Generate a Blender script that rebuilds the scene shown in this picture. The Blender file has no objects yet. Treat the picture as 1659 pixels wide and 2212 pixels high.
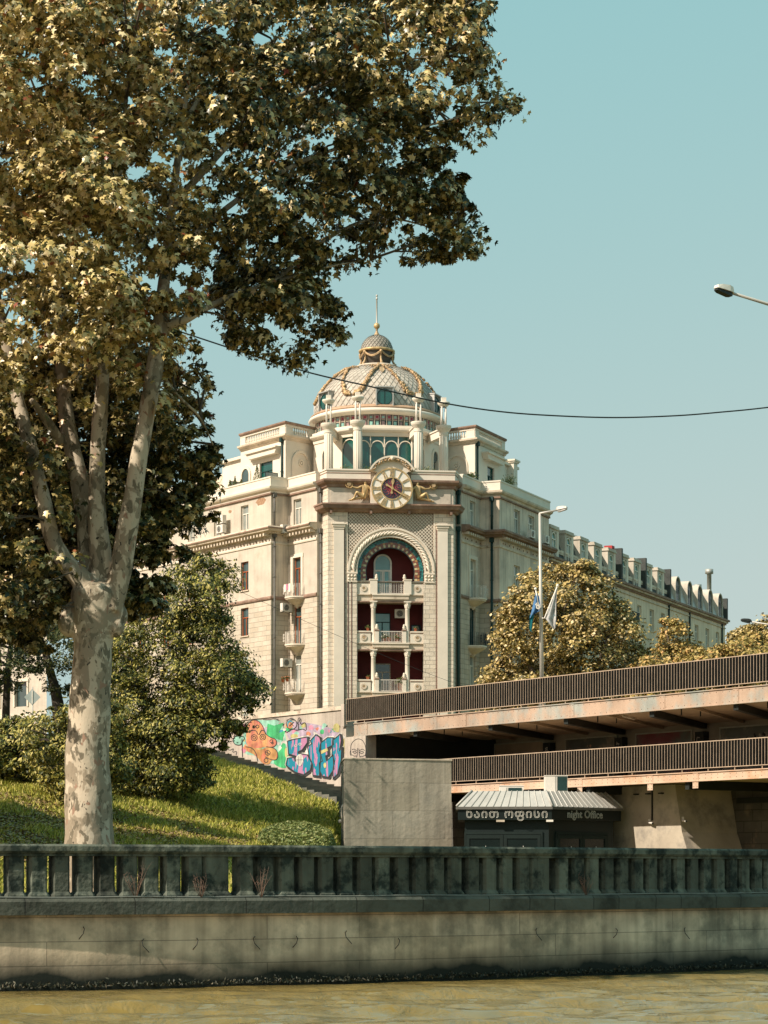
import bpy, math, random
import numpy as np
from mathutils import Vector, Matrix, noise
R = math.radians
random.seed(7)
rng = np.random.default_rng(7)
SC = bpy.context.scene
COL = SC.collection
# survey constants: photograph plate 1659 x 2212, focal length and eye height recovered from it
F = 5000.0; CX = 829.5; HZ = 1885.0; CZ = 2.23
def W(x, y, Y):
    return Vector(((x-CX)/F*Y, Y, CZ+(HZ-y)/F*Y))

# ---------------------------------------------------------------- materials
def _n(nt, t, x=0, y=0, **kw):
    n = nt.nodes.new(t); n.location = (x, y)
    for k, v in kw.items(): setattr(n, k, v)
    return n
def M(name, col, rough=.8, var=.18, scale=1.5, bump=.15, bscale=8., metal=0., brick=None, col2=None, c2=(.5,.62), s2=1.2,
      zstain=None, spec=.35, trans=0., island=0., streak=0., objrand=0.):
    m = bpy.data.materials.new(name); m.use_nodes = True
    nt = m.node_tree; nt.nodes.clear(); L = nt.links.new
    out = _n(nt, 'ShaderNodeOutputMaterial'); b = _n(nt, 'ShaderNodeBsdfPrincipled')
    L(b.outputs[0], out.inputs[0])
    b.inputs['Roughness'].default_value = rough; b.inputs['Metallic'].default_value = metal
    b.inputs['Specular IOR Level'].default_value = spec
    tc = _n(nt, 'ShaderNodeTexCoord')
    no = _n(nt, 'ShaderNodeTexNoise'); no.inputs['Scale'].default_value = scale; no.inputs['Detail'].default_value = 6
    L(tc.outputs['Object'], no.inputs['Vector'])
    mr = _n(nt, 'ShaderNodeMapRange'); mr.inputs[1].default_value = .3; mr.inputs[2].default_value = .7
    mr.inputs[3].default_value = 1-var; mr.inputs[4].default_value = 1+var
    L(no.outputs['Fac'], mr.inputs[0])
    cur = None
    base = _n(nt, 'ShaderNodeRGB'); base.outputs[0].default_value = (*col, 1)
    cur = base.outputs[0]
    if col2:
        n2 = _n(nt, 'ShaderNodeTexNoise'); n2.inputs['Scale'].default_value = s2; n2.inputs['Detail'].default_value = 8
        n2.inputs['Roughness'].default_value = .65
        L(tc.outputs['Object'], n2.inputs['Vector'])
        r2 = _n(nt, 'ShaderNodeMapRange'); r2.inputs[1].default_value = c2[0]; r2.inputs[2].default_value = c2[1]
        L(n2.outputs['Fac'], r2.inputs[0])
        mx = _n(nt, 'ShaderNodeMix', data_type='RGBA'); mx.inputs[7].default_value = (*col2, 1)
        L(r2.outputs[0], mx.inputs[0]); L(cur, mx.inputs[6]); cur = mx.outputs[2]
    if streak:
        mp = _n(nt, 'ShaderNodeMapping'); mp.inputs['Scale'].default_value = (2.2, 2.2, .12)
        n3 = _n(nt, 'ShaderNodeTexNoise'); n3.inputs['Scale'].default_value = 2.0; n3.inputs['Detail'].default_value = 5
        L(tc.outputs['Object'], mp.inputs[0]); L(mp.outputs[0], n3.inputs['Vector'])
        r3 = _n(nt, 'ShaderNodeMapRange'); r3.inputs[1].default_value = .4; r3.inputs[2].default_value = .72
        r3.inputs[3].default_value = 1.0; r3.inputs[4].default_value = 1-streak
        L(n3.outputs['Fac'], r3.inputs[0])
        v3 = _n(nt, 'ShaderNodeVectorMath', operation='SCALE')
        L(cur, v3.inputs[0]); L(r3.outputs[0], v3.inputs['Scale']); cur = v3.outputs[0]
    hbr = None
    if brick:
        bw, bh, mort, dark = brick
        bt = _n(nt, 'ShaderNodeTexBrick'); bt.inputs['Scale'].default_value = 1
        bt.inputs['Brick Width'].default_value = bw; bt.inputs['Row Height'].default_value = bh
        bt.inputs['Mortar Size'].default_value = mort; bt.inputs['Mortar Smooth'].default_value = .3
        bt.inputs['Color1'].default_value = (1,1,1,1); bt.inputs['Color2'].default_value = (.86,.84,.8,1)
        bt.inputs['Mortar'].default_value = (dark,dark,dark,1)
        L(tc.outputs['UV'], bt.inputs['Vector'])
        mb = _n(nt, 'ShaderNodeMix', data_type='RGBA', blend_type='MULTIPLY'); mb.inputs[0].default_value = 1
        L(cur, mb.inputs[6]); L(bt.outputs['Color'], mb.inputs[7]); cur = mb.outputs[2]; hbr = bt.outputs['Fac']
    vm = _n(nt, 'ShaderNodeVectorMath', operation='SCALE'); L(cur, vm.inputs[0]); L(mr.outputs[0], vm.inputs['Scale']); cur = vm.outputs[0]
    if objrand:
        oi=_n(nt,'ShaderNodeObjectInfo'); r5=_n(nt,'ShaderNodeMapRange'); r5.inputs[3].default_value=1-objrand; r5.inputs[4].default_value=1+objrand
        L(oi.outputs['Random'],r5.inputs[0]); v5=_n(nt,'ShaderNodeVectorMath',operation='SCALE'); L(cur,v5.inputs[0]); L(r5.outputs[0],v5.inputs['Scale']); cur=v5.outputs[0]
    if island:
        ge = _n(nt, 'ShaderNodeNewGeometry')
        r4 = _n(nt, 'ShaderNodeMapRange'); r4.inputs[3].default_value = 1-island; r4.inputs[4].default_value = 1+island
        L(ge.outputs['Random Per Island'], r4.inputs[0])
        v4 = _n(nt, 'ShaderNodeVectorMath', operation='SCALE'); L(cur, v4.inputs[0]); L(r4.outputs[0], v4.inputs['Scale']); cur = v4.outputs[0]
    if zstain:
        sp = _n(nt, 'ShaderNodeSeparateXYZ'); L(tc.outputs['Object'], sp.inputs[0])
        ad = _n(nt, 'ShaderNodeMath', operation='MULTIPLY_ADD'); ad.inputs[1].default_value = zstain[3]; 
        nz = _n(nt, 'ShaderNodeTexNoise'); nz.inputs['Scale'].default_value = .9; nz.inputs['Detail'].default_value = 8
        L(tc.outputs['Object'], nz.inputs['Vector']); L(nz.outputs['Fac'], ad.inputs[0]); L(sp.outputs['Z'], ad.inputs[2])
        rz = _n(nt, 'ShaderNodeMapRange'); rz.inputs[1].default_value = zstain[0]; rz.inputs[2].default_value = zstain[1]
        rz.inputs[3].default_value = 1; rz.inputs[4].default_value = 0
        L(ad.outputs[0], rz.inputs[0])
        mz = _n(nt, 'ShaderNodeMix', data_type='RGBA'); mz.inputs[7].default_value = (*zstain[2], 1)
        L(rz.outputs[0], mz.inputs[0]); L(cur, mz.inputs[6]); cur = mz.outputs[2]
    L(cur, b.inputs['Base Color'])
    if bump:
        nb = _n(nt, 'ShaderNodeTexNoise'); nb.inputs['Scale'].default_value = bscale; nb.inputs['Detail'].default_value = 6
        L(tc.outputs['Object'], nb.inputs['Vector'])
        bp = _n(nt, 'ShaderNodeBump'); bp.inputs['Strength'].default_value = bump; bp.inputs['Distance'].default_value = .05
        h = nb.outputs['Fac']
        if hbr is not None:
            sb = _n(nt, 'ShaderNodeMath', operation='SUBTRACT'); L(h, sb.inputs[0]); L(hbr, sb.inputs[1]); h = sb.outputs[0]
        L(h, bp.inputs['Height']); L(bp.outputs[0], b.inputs['Normal'])
    if trans:
        tr = _n(nt, 'ShaderNodeBsdfTranslucent'); L(cur, tr.inputs[0])
        ms = _n(nt, 'ShaderNodeMixShader'); ms.inputs[0].default_value = trans
        L(b.outputs[0], ms.inputs[1]); L(tr.outputs[0], ms.inputs[2]); L(ms.outputs[0], out.inputs[0])
    return m
def glass(name, col, rough=.06):
    m = M(name, col, rough=rough, var=.3, scale=.8, bump=.06, bscale=1.2, spec=1.0); return m
def leafmat(name, ramp, trans=.25, rough=.55):
    m = bpy.data.materials.new(name); m.use_nodes = True
    nt = m.node_tree; nt.nodes.clear(); L = nt.links.new
    out = _n(nt, 'ShaderNodeOutputMaterial'); b = _n(nt, 'ShaderNodeBsdfPrincipled')
    b.inputs['Roughness'].default_value = rough; b.inputs['Specular IOR Level'].default_value = .4
    ge = _n(nt, 'ShaderNodeNewGeometry'); cr = _n(nt, 'ShaderNodeValToRGB')
    els = cr.color_ramp.elements
    while len(els) < len(ramp): els.new(.5)
    for e, (p, c) in zip(els, ramp): e.position = p; e.color = (*c, 1)
    L(ge.outputs['Random Per Island'], cr.inputs[0]); L(cr.outputs[0], b.inputs['Base Color'])
    tr = _n(nt, 'ShaderNodeBsdfTranslucent'); ms = _n(nt, 'ShaderNodeMixShader'); ms.inputs[0].default_value = trans
    L(cr.outputs[0], tr.inputs[0]); L(b.outputs[0], ms.inputs[1]); L(tr.outputs[0], ms.inputs[2]); L(ms.outputs[0], out.inputs[0])
    return m

stucco = M('stucco', (.53,.47,.385), .9, .16, .6, .3, 5, col2=(.44,.37,.29), c2=(.52,.75), s2=.8, streak=.12)
stucco_r = M('stucco_shaded', (.68,.57,.45), .9, .2, .6, .3, 5, col2=(.52,.44,.36), c2=(.5,.7), s2=.7, streak=.35)  # paler copy of stucco for shaded walls; missing fill light is in the colour
stone = M('cut_stone', (.53,.465,.375), .9, .12, .8, .5, 6, brick=(1.1,.36,.022,.60))
stone_f = M('fine_stone', (.68,.60,.49), .9, .08, 1.5, .5, 14, brick=(.62,.30,.022,.58))
trim = M('pale_trim', (.68,.60,.49), .85, .1, .8, .15, 4)
trim_dirty = M('weathered_trim', (.58,.49,.38), .9, .2, 1, .3, 6, col2=(.30,.22,.16), c2=(.55,.7), s2=1.5)
brown = M('brown_cornice', (.235,.150,.110), .9, .25, 1.2, .2, 8, col2=(.33,.24,.18), c2=(.5,.7), s2=2)
brown_line = M('brown_line', (.15,.085,.07), .8, .15, 2, .1)
darkred = M('dark_red_render', (.105,.018,.018), .8, .2, 1, .1)
white = M('white_paint', (.76,.71,.62), .7, .07, 2, .05)
plaster = M('white_plaster', (.67,.605,.505), .9, .07, .8, .1, 3)
gold = M('gold', (.50,.35,.17), .5, .35, 4, .3, 14, metal=.35)
goldp = M('gilt_plaster', (.42,.29,.16), .55, .35, 3, .6, 9, metal=.3)
goldd = M('old_gold', (.34,.22,.11), .6, .35, 6, .6, 18, metal=.3)
pane = glass('window_glass', (.045,.075,.075))
pane_l = glass('curtained_glass', (.26,.28,.25))
pane_t = glass('teal_glass', (.006,.075,.062))
pane_b = glass('sky_blue_glass', (.12,.30,.29))
orange = M('orange_wood', (.34,.085,.025), .6, .2, 3, .1)
pipe = M('pipe_metal', (.12,.115,.10), .6, .2, 3, .1)
pipe_d = M('dark_green_pipe', (.008,.035,.032), .6, .2, 3, .1)
scale_m = M('dome_scales', (.46,.41,.34), .7, .18, 1.2, .15, 6, col2=(.37,.335,.28), c2=(.5,.7), s2=.8)
darkm = M('dark_metal', (.018,.022,.020), .6, .2, 3, .1)
ironm = M('black_iron', (.02,.025,.025), .55, .2, 3, .05)
whiteiron = M('white_iron', (.62,.57,.50), .6, .1, 3, .05)
concrete = M('grey_concrete', (.46,.41,.325), .95, .16, .7, .4, 5, brick=(2.45,1.25,.010,.62), col2=(.35,.32,.26), c2=(.48,.66), s2=1.4, streak=.30)
plaster_g = M('grey_plaster', (.44,.385,.30), .95, .2, .7, .4, 4, col2=(.24,.22,.19), c2=(.5,.68), s2=.9)
rust = M('rusty_girder', (.43,.31,.225), .8, .15, .9, .2, 10, col2=(.33,.34,.30), c2=(.46,.6), s2=.55, streak=.1)
rust2 = M('orange_girder', (.55,.40,.29), .8, .12, .9, .2, 10, col2=(.50,.27,.15), c2=(.5,.66), s2=.5)
railsteel = M('rail_steel', (.42,.32,.23), .7, .2, 3, .1)
raildark = M('rail_plate', (.016,.015,.013), .8, .2, 3, .1)
soffit = M('soffit', (.44,.34,.235), .9, .15, .5, .3, 5, col2=(.40,.32,.23), c2=(.45,.7), s2=.6)
stonedark = M('quay_stone', (.105,.10,.085), .9, .25, 1, .6, 5, col2=(.19,.155,.115), c2=(.56,.66), s2=1.1, brick=(1.1,.5,.02,.5))
balu = M('baluster_stone', (.115,.128,.098), .95, .25, 1.8, .6, 9, col2=(.022,.032,.026), c2=(.48,.60), s2=2.2, streak=.55, objrand=.3)
ledge_m = M('ledge_stone', (.095,.105,.085), .95, .2, 1.2, .5, 9, col2=(.045,.05,.04), c2=(.5,.65), s2=1.3, brick=(1.5,2.0,.012,.3))
wallm = M('river_wall_concrete', (.66,.53,.375), .95, .26, 1.6, .13, 14, col2=(.33,.285,.205), c2=(.46,.62), s2=.9,
          brick=(3.6,.46,.010,.50), zstain=(.52,.98,(.014,.018,.013),.62), streak=.35)
ac_w = M('ac_white', (.66,.62,.55), .6, .05, 3, .0)
copper = M('zinc_roof', (.42,.41,.38), .5, .12, 1, .1, metal=.4)
roofbeige = M('beige_metal_roof', (.60,.49,.35), .6, .1, 1, .1)
slate = M('dark_slate', (.05,.055,.05), .7, .3, 2, .3)
terracotta = M('terracotta', (.45,.15,.08), .8, .2, 5, .1)
redp = M('red_paint', (.38,.03,.03), .6, .1, 3, .05)
lampgrey = M('lamp_grey', (.46,.44,.39), .5, .06, 3, .02, metal=.2)
cable_m = M('black_cable', (.012,.02,.02), .7, .1, 3, .0)

# ---------------------------------------------------------------- mesh builder
class Fr:
    """vertical facade frame: a runs along the face, b outwards, z up"""
    def __init__(s, P, d, n, org=(0,0), rot=0.):
        s.P = Vector((P[0],P[1],0)); l = math.hypot(*d); s.d = Vector((d[0]/l,d[1]/l,0)); l = math.hypot(*n); s.n = Vector((n[0]/l,n[1]/l,0))
        s.org = org; s.rot = rot
    def __call__(s, a, b, z): return s.P + s.d*a + s.n*b + Vector((0,0,z))
    def _w(s, v, pt=True):
        c, q = math.cos(s.rot), math.sin(s.rot)
        x, y = v[0]*c-v[1]*q, v[0]*q+v[1]*c
        return (x+s.org[0], y+s.org[1]) if pt else (x, y)
    def px(s, x, y=None, b=0.):
        P = s._w(s.P+s.n*b); d = s._w(s.d, False); k = (x-CX)/F
        a = (k*P[1]-P[0])/(d[0]-k*d[1]); Y = P[1]+d[1]*a
        return a if y is None else (a, CZ+(HZ-y)/F*Y)
    def rect(s, x0, x1, y0, y1, b=0.):
        """pixel rectangle surveyed on this face -> a0,a1,z0,z1"""
        a0, a1 = s.px(x0, b=b), s.px(x1, b=b); a, z1 = s.px((x0+x1)/2, y0, b); a, z0 = s.px((x0+x1)/2, y1, b)
        return (min(a0,a1), max(a0,a1), z0, z1)
ID = Fr((0,0),(1,0),(0,1))
class MB:
    def __init__(s): s.v=[]; s.f=[]; s.mi=[]; s.mats=[]; s.sm=[]
    def add(s, vs, fs, mat, smooth=False):
        o = len(s.v); s.v += [tuple(v) for v in vs]
        if mat not in s.mats: s.mats.append(mat)
        i = s.mats.index(mat)
        for f in fs: s.f.append(tuple(o+k for k in f)); s.mi.append(i); s.sm.append(smooth)
        return s
    def box(s, fr, a0,a1,b0,b1,z0,z1, mat):
        vs = [fr(a,b,z) for z in (z0,z1) for b in (b0,b1) for a in (a0,a1)]
        return s.add(vs, [(0,2,3,1),(4,5,7,6),(0,1,5,4),(2,6,7,3),(0,4,6,2),(1,3,7,5)], mat)
    def quad(s, pts, mat): return s.add(pts, [tuple(range(len(pts)))], mat)
    def prism(s, poly, z0, z1, mat, fr=ID):
        n = len(poly); vs = [fr(p[0],p[1],z0) for p in poly]+[fr(p[0],p[1],z1) for p in poly]
        return s.add(vs, [tuple(range(n-1,-1,-1)), tuple(range(n,2*n))]+[(i,(i+1)%n,n+(i+1)%n,n+i) for i in range(n)], mat)
    def plate(s, fr, poly, b0, b1, mat):
        """polygon in (a,z) of a frame given thickness b0..b1"""
        n = len(poly); vs = [fr(p[0],b0,p[1]) for p in poly]+[fr(p[0],b1,p[1]) for p in poly]
        return s.add(vs, [tuple(range(n)), tuple(range(2*n-1,n-1,-1))]+[(i,n+i,n+(i+1)%n,(i+1)%n) for i in range(n)], mat)
    def ring(s, fr, ca, cz, r0, r1, b0, b1, t0, t1, n, mat, closed=False):
        """arch / annulus in the plane of a frame"""
        vs=[]; 
        for i in range(n+1):
            t = t0+(t1-t0)*i/n; c, q = math.cos(t), math.sin(t)
            for r in (r0,r1):
                for b in (b0,b1): vs.append(fr(ca+r*c, b, cz+r*q))
        fs=[]
        for i in range(n):
            k=4*i; fs += [(k,k+4,k+6,k+2),(k+1,k+3,k+7,k+5),(k+2,k+6,k+7,k+3),(k,k+1,k+5,k+4)]
        if not closed: fs += [(0,2,3,1),(4*n,4*n+1,4*n+3,4*n+2)]
        return s.add(vs, fs, mat)
    def disc(s, fr, ca, cz, r, b0, b1, mat, n=32):
        return s.plate(fr, [(ca+r*math.cos(2*math.pi*i/n), cz+r*math.sin(2*math.pi*i/n)) for i in range(n)], b0, b1, mat)
    def lathe(s, c, prof, mat, n=24, a0=0, a1=2*math.pi, smooth=True):
        full = abs(a1-a0-2*math.pi)<1e-6; m = n if full else n+1; vs=[]
        for i in range(m):
            t = a0+(a1-a0)*i/n
            for r, z in prof: vs.append((c[0]+r*math.cos(t), c[1]+r*math.sin(t), c[2]+z))
        k=len(prof); fs=[]
        for i in range(n):
            j=(i+1)%m
            for q in range(k-1): fs.append((i*k+q, j*k+q, j*k+q+1, i*k+q+1))
        return s.add(vs, fs, mat, smooth)
    def tube(s, pts, rad, mat, n=8, cap=True, smooth=True, wob=0.):
        pts=[Vector(p) for p in pts]; N=len(pts); rads = rad if hasattr(rad,'__len__') else [rad]*N
        vs=[]; up=None
        for i,p in enumerate(pts):
            t=(pts[min(i+1,N-1)]-pts[max(i-1,0)]).normalized()
            if up is None: up = Vector((0,0,1)) if abs(t.z)<.9 else Vector((0,1,0))
            x=up.cross(t).normalized(); up=t.cross(x).normalized()
            for k in range(n):
                th=2*math.pi*k/n; r=rads[i]
                if wob: r*=1+wob*noise.noise(p*1.3+Vector((math.cos(th),math.sin(th),0))*.9)
                vs.append(p+x*math.cos(th)*r+up*math.sin(th)*r)
        fs=[(i*n+k,i*n+(k+1)%n,(i+1)*n+(k+1)%n,(i+1)*n+k) for i in range(N-1) for k in range(n)]
        if cap: fs += [tuple(range(n-1,-1,-1)), tuple(range((N-1)*n,N*n))]
        return s.add(vs, fs, mat, smooth)
    def sphere(s, c, r, mat, n=12, sz=None):
        sz = sz or (1,1,1); vs=[]; fs=[]; m=n//2
        for j in range(m+1):
            ph=math.pi*j/m
            for i in range(n):
                t=2*math.pi*i/n; vs.append((c[0]+r*sz[0]*math.sin(ph)*math.cos(t), c[1]+r*sz[1]*math.sin(ph)*math.sin(t), c[2]+r*sz[2]*math.cos(ph)))
        for j in range(m):
            for i in range(n): fs.append((j*n+i,(j+1)*n+i,(j+1)*n+(i+1)%n,j*n+(i+1)%n))
        return s.add(vs, fs, mat, True)
    def sweep(s, pts, prof, mat, side=1, ends=True):
        """closed (b,z) profile swept along a plan polyline with mitred corners; side=+1: outward is to the right of travel"""
        P=[Vector((p[0],p[1])) for p in pts]; N=len(P); nn=[]
        for i in range(N-1):
            d=(P[i+1]-P[i]).normalized(); nn.append(Vector((d.y,-d.x))*side)
        vs=[]
        for i in range(N):
            if i==0: m=nn[0]
            elif i==N-1: m=nn[-1]
            else: m=(nn[i-1]+nn[i])/(1+nn[i-1].dot(nn[i]))
            for b,z in prof: vs.append((P[i].x+m.x*b, P[i].y+m.y*b, z))
        k=len(prof)
        fs=[(i*k+q,(i+1)*k+q,(i+1)*k+(q+1)%k,i*k+(q+1)%k) for i in range(N-1) for q in range(k)]
        if ends: fs += [tuple(range(k)), tuple(range((N-1)*k+k-1,(N-1)*k-1,-1))]
        return s.add(vs, fs, mat)
    def wall(s, fr, a0,a1,z0,z1, ops, mat, depth=.25, b=0., rmat=None):
        ops=[(max(a0,o[0]),min(a1,o[1]),max(z0,o[2]),min(z1,o[3])) for o in ops]
        A=sorted({a0,a1,*[q for o in ops for q in o[:2]]}); Z=sorted({z0,z1,*[q for o in ops for q in o[2:]]})
        for i in range(len(A)-1):
            for j in range(len(Z)-1):
                ca=(A[i]+A[i+1])/2; cz=(Z[j]+Z[j+1])/2
                if any(o[0]<ca<o[1] and o[2]<cz<o[3] for o in ops): continue
                s.quad([fr(A[i],b,Z[j]),fr(A[i+1],b,Z[j]),fr(A[i+1],b,Z[j+1]),fr(A[i],b,Z[j+1])], mat)
        rm = rmat or mat
        for o in ops:
            e=depth
            s.quad([fr(o[0],b,o[2]),fr(o[0],b-e,o[2]),fr(o[0],b-e,o[3]),fr(o[0],b,o[3])], rm)
            s.quad([fr(o[1],b,o[2]),fr(o[1],b,o[3]),fr(o[1],b-e,o[3]),fr(o[1],b-e,o[2])], rm)
            s.quad([fr(o[0],b,o[3]),fr(o[1],b,o[3]),fr(o[1],b-e,o[3]),fr(o[0],b-e,o[3])], rm)
            s.quad([fr(o[0],b,o[2]),fr(o[0],b-e,o[2]),fr(o[1],b-e,o[2]),fr(o[1],b,o[2])], rm)
        return s
    def build(s, name, parent=None, fixn=False):
        me=bpy.data.meshes.new(name); me.from_pydata(s.v,[],s.f)
        for m in s.mats: me.materials.append(m)
        me.polygons.foreach_set('material_index', s.mi); me.polygons.foreach_set('use_smooth', s.sm)
        uv=me.uv_layers.new(name='UVMap').data
        V=s.v; vals=[]
        for p in me.polygons:
            n=p.normal
            if abs(n.z)<.75:
                l=math.hypot(n.x,n.y) or 1; tx,ty=-n.y/l,n.x/l
                if tx<0 or (abs(tx)<1e-6 and ty<0): tx,ty=-tx,-ty
                for i in p.vertices: vals += [V[i][0]*tx+V[i][1]*ty, V[i][2]]
            else:
                for i in p.vertices: vals += [V[i][0],V[i][1]]
        uv.foreach_set('uv', vals); me.update()
        o=bpy.data.objects.new(name,me); COL.objects.link(o)
        if parent is not None: o.parent=parent
        return o
def tag(o, label=None, cat=None, group=None, kind=None):
    if label: o['label']=label
    if cat: o['category']=cat
    if group: o['group']=group
    if kind: o['kind']=kind
    return o
def empty(name, loc=(0,0,0), rz=0., label=None, cat=None, group=None):
    o=bpy.data.objects.new(name,None); COL.objects.link(o); o.location=loc; o.rotation_euler=(0,0,rz)
    o.empty_display_size=.3
    return tag(o,label,cat,group)
def kids(o): return [c for c in bpy.data.objects if c.parent==o]
def copy_tree(o, loc=None, rz=None, label=None, parent=None):
    c=o.copy(); COL.objects.link(c)
    if parent is not None: c.parent=parent
    if loc is not None: c.location=loc
    if rz is not None: c.rotation_euler=(0,0,rz)
    if label: c['label']=label
    for k in kids(o): copy_tree(k, parent=c)
    return c
def fastmesh(name, V, T, mat, parent=None, smooth=False):
    """V (n,3) float, T (m,3) int triangles"""
    me=bpy.data.meshes.new(name); me.vertices.add(len(V)); me.vertices.foreach_set('co', V.astype(np.float32).ravel())
    me.loops.add(T.size); me.loops.foreach_set('vertex_index', T.astype(np.int32).ravel())
    me.polygons.add(len(T)); me.polygons.foreach_set('loop_start', np.arange(0,T.size,3,dtype=np.int32))
    me.update(calc_edges=True); me.materials.append(mat)
    o=bpy.data.objects.new(name,me); COL.objects.link(o)
    if parent is not None: o.parent=parent
    return o
def skin(name, verts, edges, radii, mat, parent=None, sub=1, root=0):
    me=bpy.data.meshes.new(name); me.from_pydata([tuple(v) for v in verts],edges,[]); o=bpy.data.objects.new(name,me); COL.objects.link(o)
    md=o.modifiers.new('s','SKIN'); md.use_smooth_shade=True
    sv=me.skin_vertices[0].data
    for i,r in enumerate(radii): sv[i].radius=(r,r); sv[i].use_root=(i==root)
    sd=o.modifiers.new('u','SUBSURF'); sd.levels=sub; sd.render_levels=sub
    bpy.context.view_layer.update(); dg=bpy.context.evaluated_depsgraph_get()
    nm=bpy.data.meshes.new_from_object(o.evaluated_get(dg)); o.modifiers.clear(); o.data=nm; nm.name=name
    nm.materials.clear(); nm.materials.append(mat)
    if parent is not None: o.parent=parent
    return o
def text(name, body, fr, a, z, b, size, mat, parent=None, outline=0., ext=.01, sx=1., spacing=1., rot=0., flip=False, align='LEFT'):
    cu=bpy.data.curves.new(name,'FONT'); cu.body=body; cu.size=size; cu.space_character=spacing; cu.align_x=align
    if align=='CENTER': cu.align_y='CENTER'
    if outline: cu.fill_mode='NONE'; cu.bevel_depth=outline; cu.bevel_resolution=1
    else: cu.extrude=ext
    cu.resolution_u=5
    o=bpy.data.objects.new(name,cu); COL.objects.link(o); bpy.context.view_layer.update()
    dg=bpy.context.evaluated_depsgraph_get(); me=bpy.data.meshes.new_from_object(o.evaluated_get(dg))
    bpy.data.objects.remove(o); bpy.data.curves.remove(cu)
    c,q=math.cos(rot),math.sin(rot)
    for v in me.vertices:
        x,y,h=v.co; x*=sx; x,y=x*c-y*q,x*q+y*c
        v.co=fr(a+x*(-1 if flip else 1), b+h, z+y)
    me.materials.clear(); me.materials.append(mat)
    o=bpy.data.objects.new(name,me); COL.objects.link(o)
    if parent is not None: o.parent=parent
    return o
# ---------------------------------------------------------------- camera, sun, sky
cam=bpy.data.cameras.new('camera'); co=bpy.data.objects.new('camera',cam); COL.objects.link(co)
cam.sensor_fit='HORIZONTAL'; cam.sensor_width=36; cam.lens=36*F/1659; cam.shift_y=(HZ-1106)/1659
cam.clip_end=6000; cam.clip_start=.5; co.location=(0,0,CZ); co.rotation_euler=(R(90),0,0); SC.camera=co
SUN=Vector((-.835,-.55,0)).normalized(); EL=R(41)
sdir=Vector((SUN.x*math.cos(EL),SUN.y*math.cos(EL),math.sin(EL)))
sl=bpy.data.lights.new('sun','SUN'); sl.energy=4.9; sl.angle=R(.55); sl.color=(1,.885,.75)
so=bpy.data.objects.new('sun',sl); COL.objects.link(so); so.rotation_euler=sdir.to_track_quat('Z','Y').to_euler(); so.location=(-60,-40,80)
w=bpy.data.worlds.new('World'); SC.world=w; w.use_nodes=True; nt=w.node_tree; nt.nodes.clear(); L=nt.links.new
ou=_n(nt,'ShaderNodeOutputWorld'); bg=_n(nt,'ShaderNodeBackground'); sk=_n(nt,'ShaderNodeTexSky',sky_type='NISHITA')
sk.sun_disc=False; sk.sun_elevation=EL; sk.sun_rotation=math.atan2(SUN.x,SUN.y)
sk.dust_density=1.2; sk.ozone_density=1.0; sk.air_density=1.0
hs=_n(nt,'ShaderNodeHueSaturation'); hs.inputs['Saturation'].default_value=.40
sx=_n(nt,'ShaderNodeSeparateColor'); cx_=_n(nt,'ShaderNodeCombineColor'); L(hs.outputs[0],sx.inputs[0])
for i_,(a_,p_) in enumerate(((.80,.90),(2.97,.19),(3.46,.075))):
    pw=_n(nt,'ShaderNodeMath',operation='POWER'); pw.inputs[1].default_value=p_; mu_=_n(nt,'ShaderNodeMath',operation='MULTIPLY'); mu_.inputs[1].default_value=a_
    L(sx.outputs[i_],pw.inputs[0]); L(pw.outputs[0],mu_.inputs[0]); L(mu_.outputs[0],cx_.inputs[i_])
L(sk.outputs[0],hs.inputs['Color']); L(cx_.outputs[0],bg.inputs[0]); L(bg.outputs[0],ou.inputs[0])
bg.inputs[1].default_value=.113
SC.view_settings.view_transform='Standard'; SC.view_settings.look='None'; SC.view_settings.exposure=.45; SC.view_settings.gamma=1

# ---------------------------------------------------------------- river wall line, bridge line, terrain
def wy(X):
    X=np.asarray(X,float); Xc=np.clip(X,-14,16); s=.618+2*.0164*Xc
    return 47+.618*Xc+.0164*Xc**2+(X-Xc)*s
BR=Fr((-1.94,119),(.573,-.819),(-.819,-.573))
def terr(X,Y):
    q=(X+1.94)*.819+(Y-119)*.573; p=(X+1.94)*.573-(Y-119)*.819
    t=np.clip((Y-62)/58,0,None); wv=np.clip((X+14)/12,0,1)
    z=1.75+(6.96-.17*np.clip(X+14,0,14))*np.where(t<1,t**(1+1.4*wv),1+(t-1))
    z=np.minimum(z,9.8)
    z=z+.06*np.sin(X*.9+Y*.23)*np.clip(t*3,0,1)+.025*np.sin(X*2.1-Y*.6)*np.clip(t*3,0,1)
    drop=np.clip((X+2.3)/.8,0,1); z=z*(1-drop)+1.75*drop
    z=np.where((q>-2.8)&(q<1.2)&(p<3.5),z-.7,z); z=np.where((p<0)&(q>1.2),9.75,z); z=np.where((p>=0)&(q>12.6),9.75,z)
    return z
def gridmesh(name,Xs,Ys,zf,mat,offset=None):
    X,Y=np.meshgrid(Xs,Ys,indexing='ij')
    if offset is not None: Y=Y+offset(X)
    Z=zf(X,Y); V=np.stack([X,Y,Z],-1).reshape(-1,3); n,m=len(Xs),len(Ys)
    i,j=np.meshgrid(np.arange(n-1),np.arange(m-1),indexing='ij'); a=(i*m+j).ravel(); b=a+m; c=b+1; d=a+1
    T=np.concatenate([np.stack([a,b,c],-1),np.stack([a,c,d],-1)])
    o=fastmesh(name,V,T,mat); o.data.polygons.foreach_set('use_smooth',np.ones(len(T),bool)); return o
grd=M('ground_turf',(.12,.115,.030),.95,.35,.35,.6,9,col2=(.27,.19,.09),c2=(.50,.62),s2=.22,spec=.1)
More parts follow.
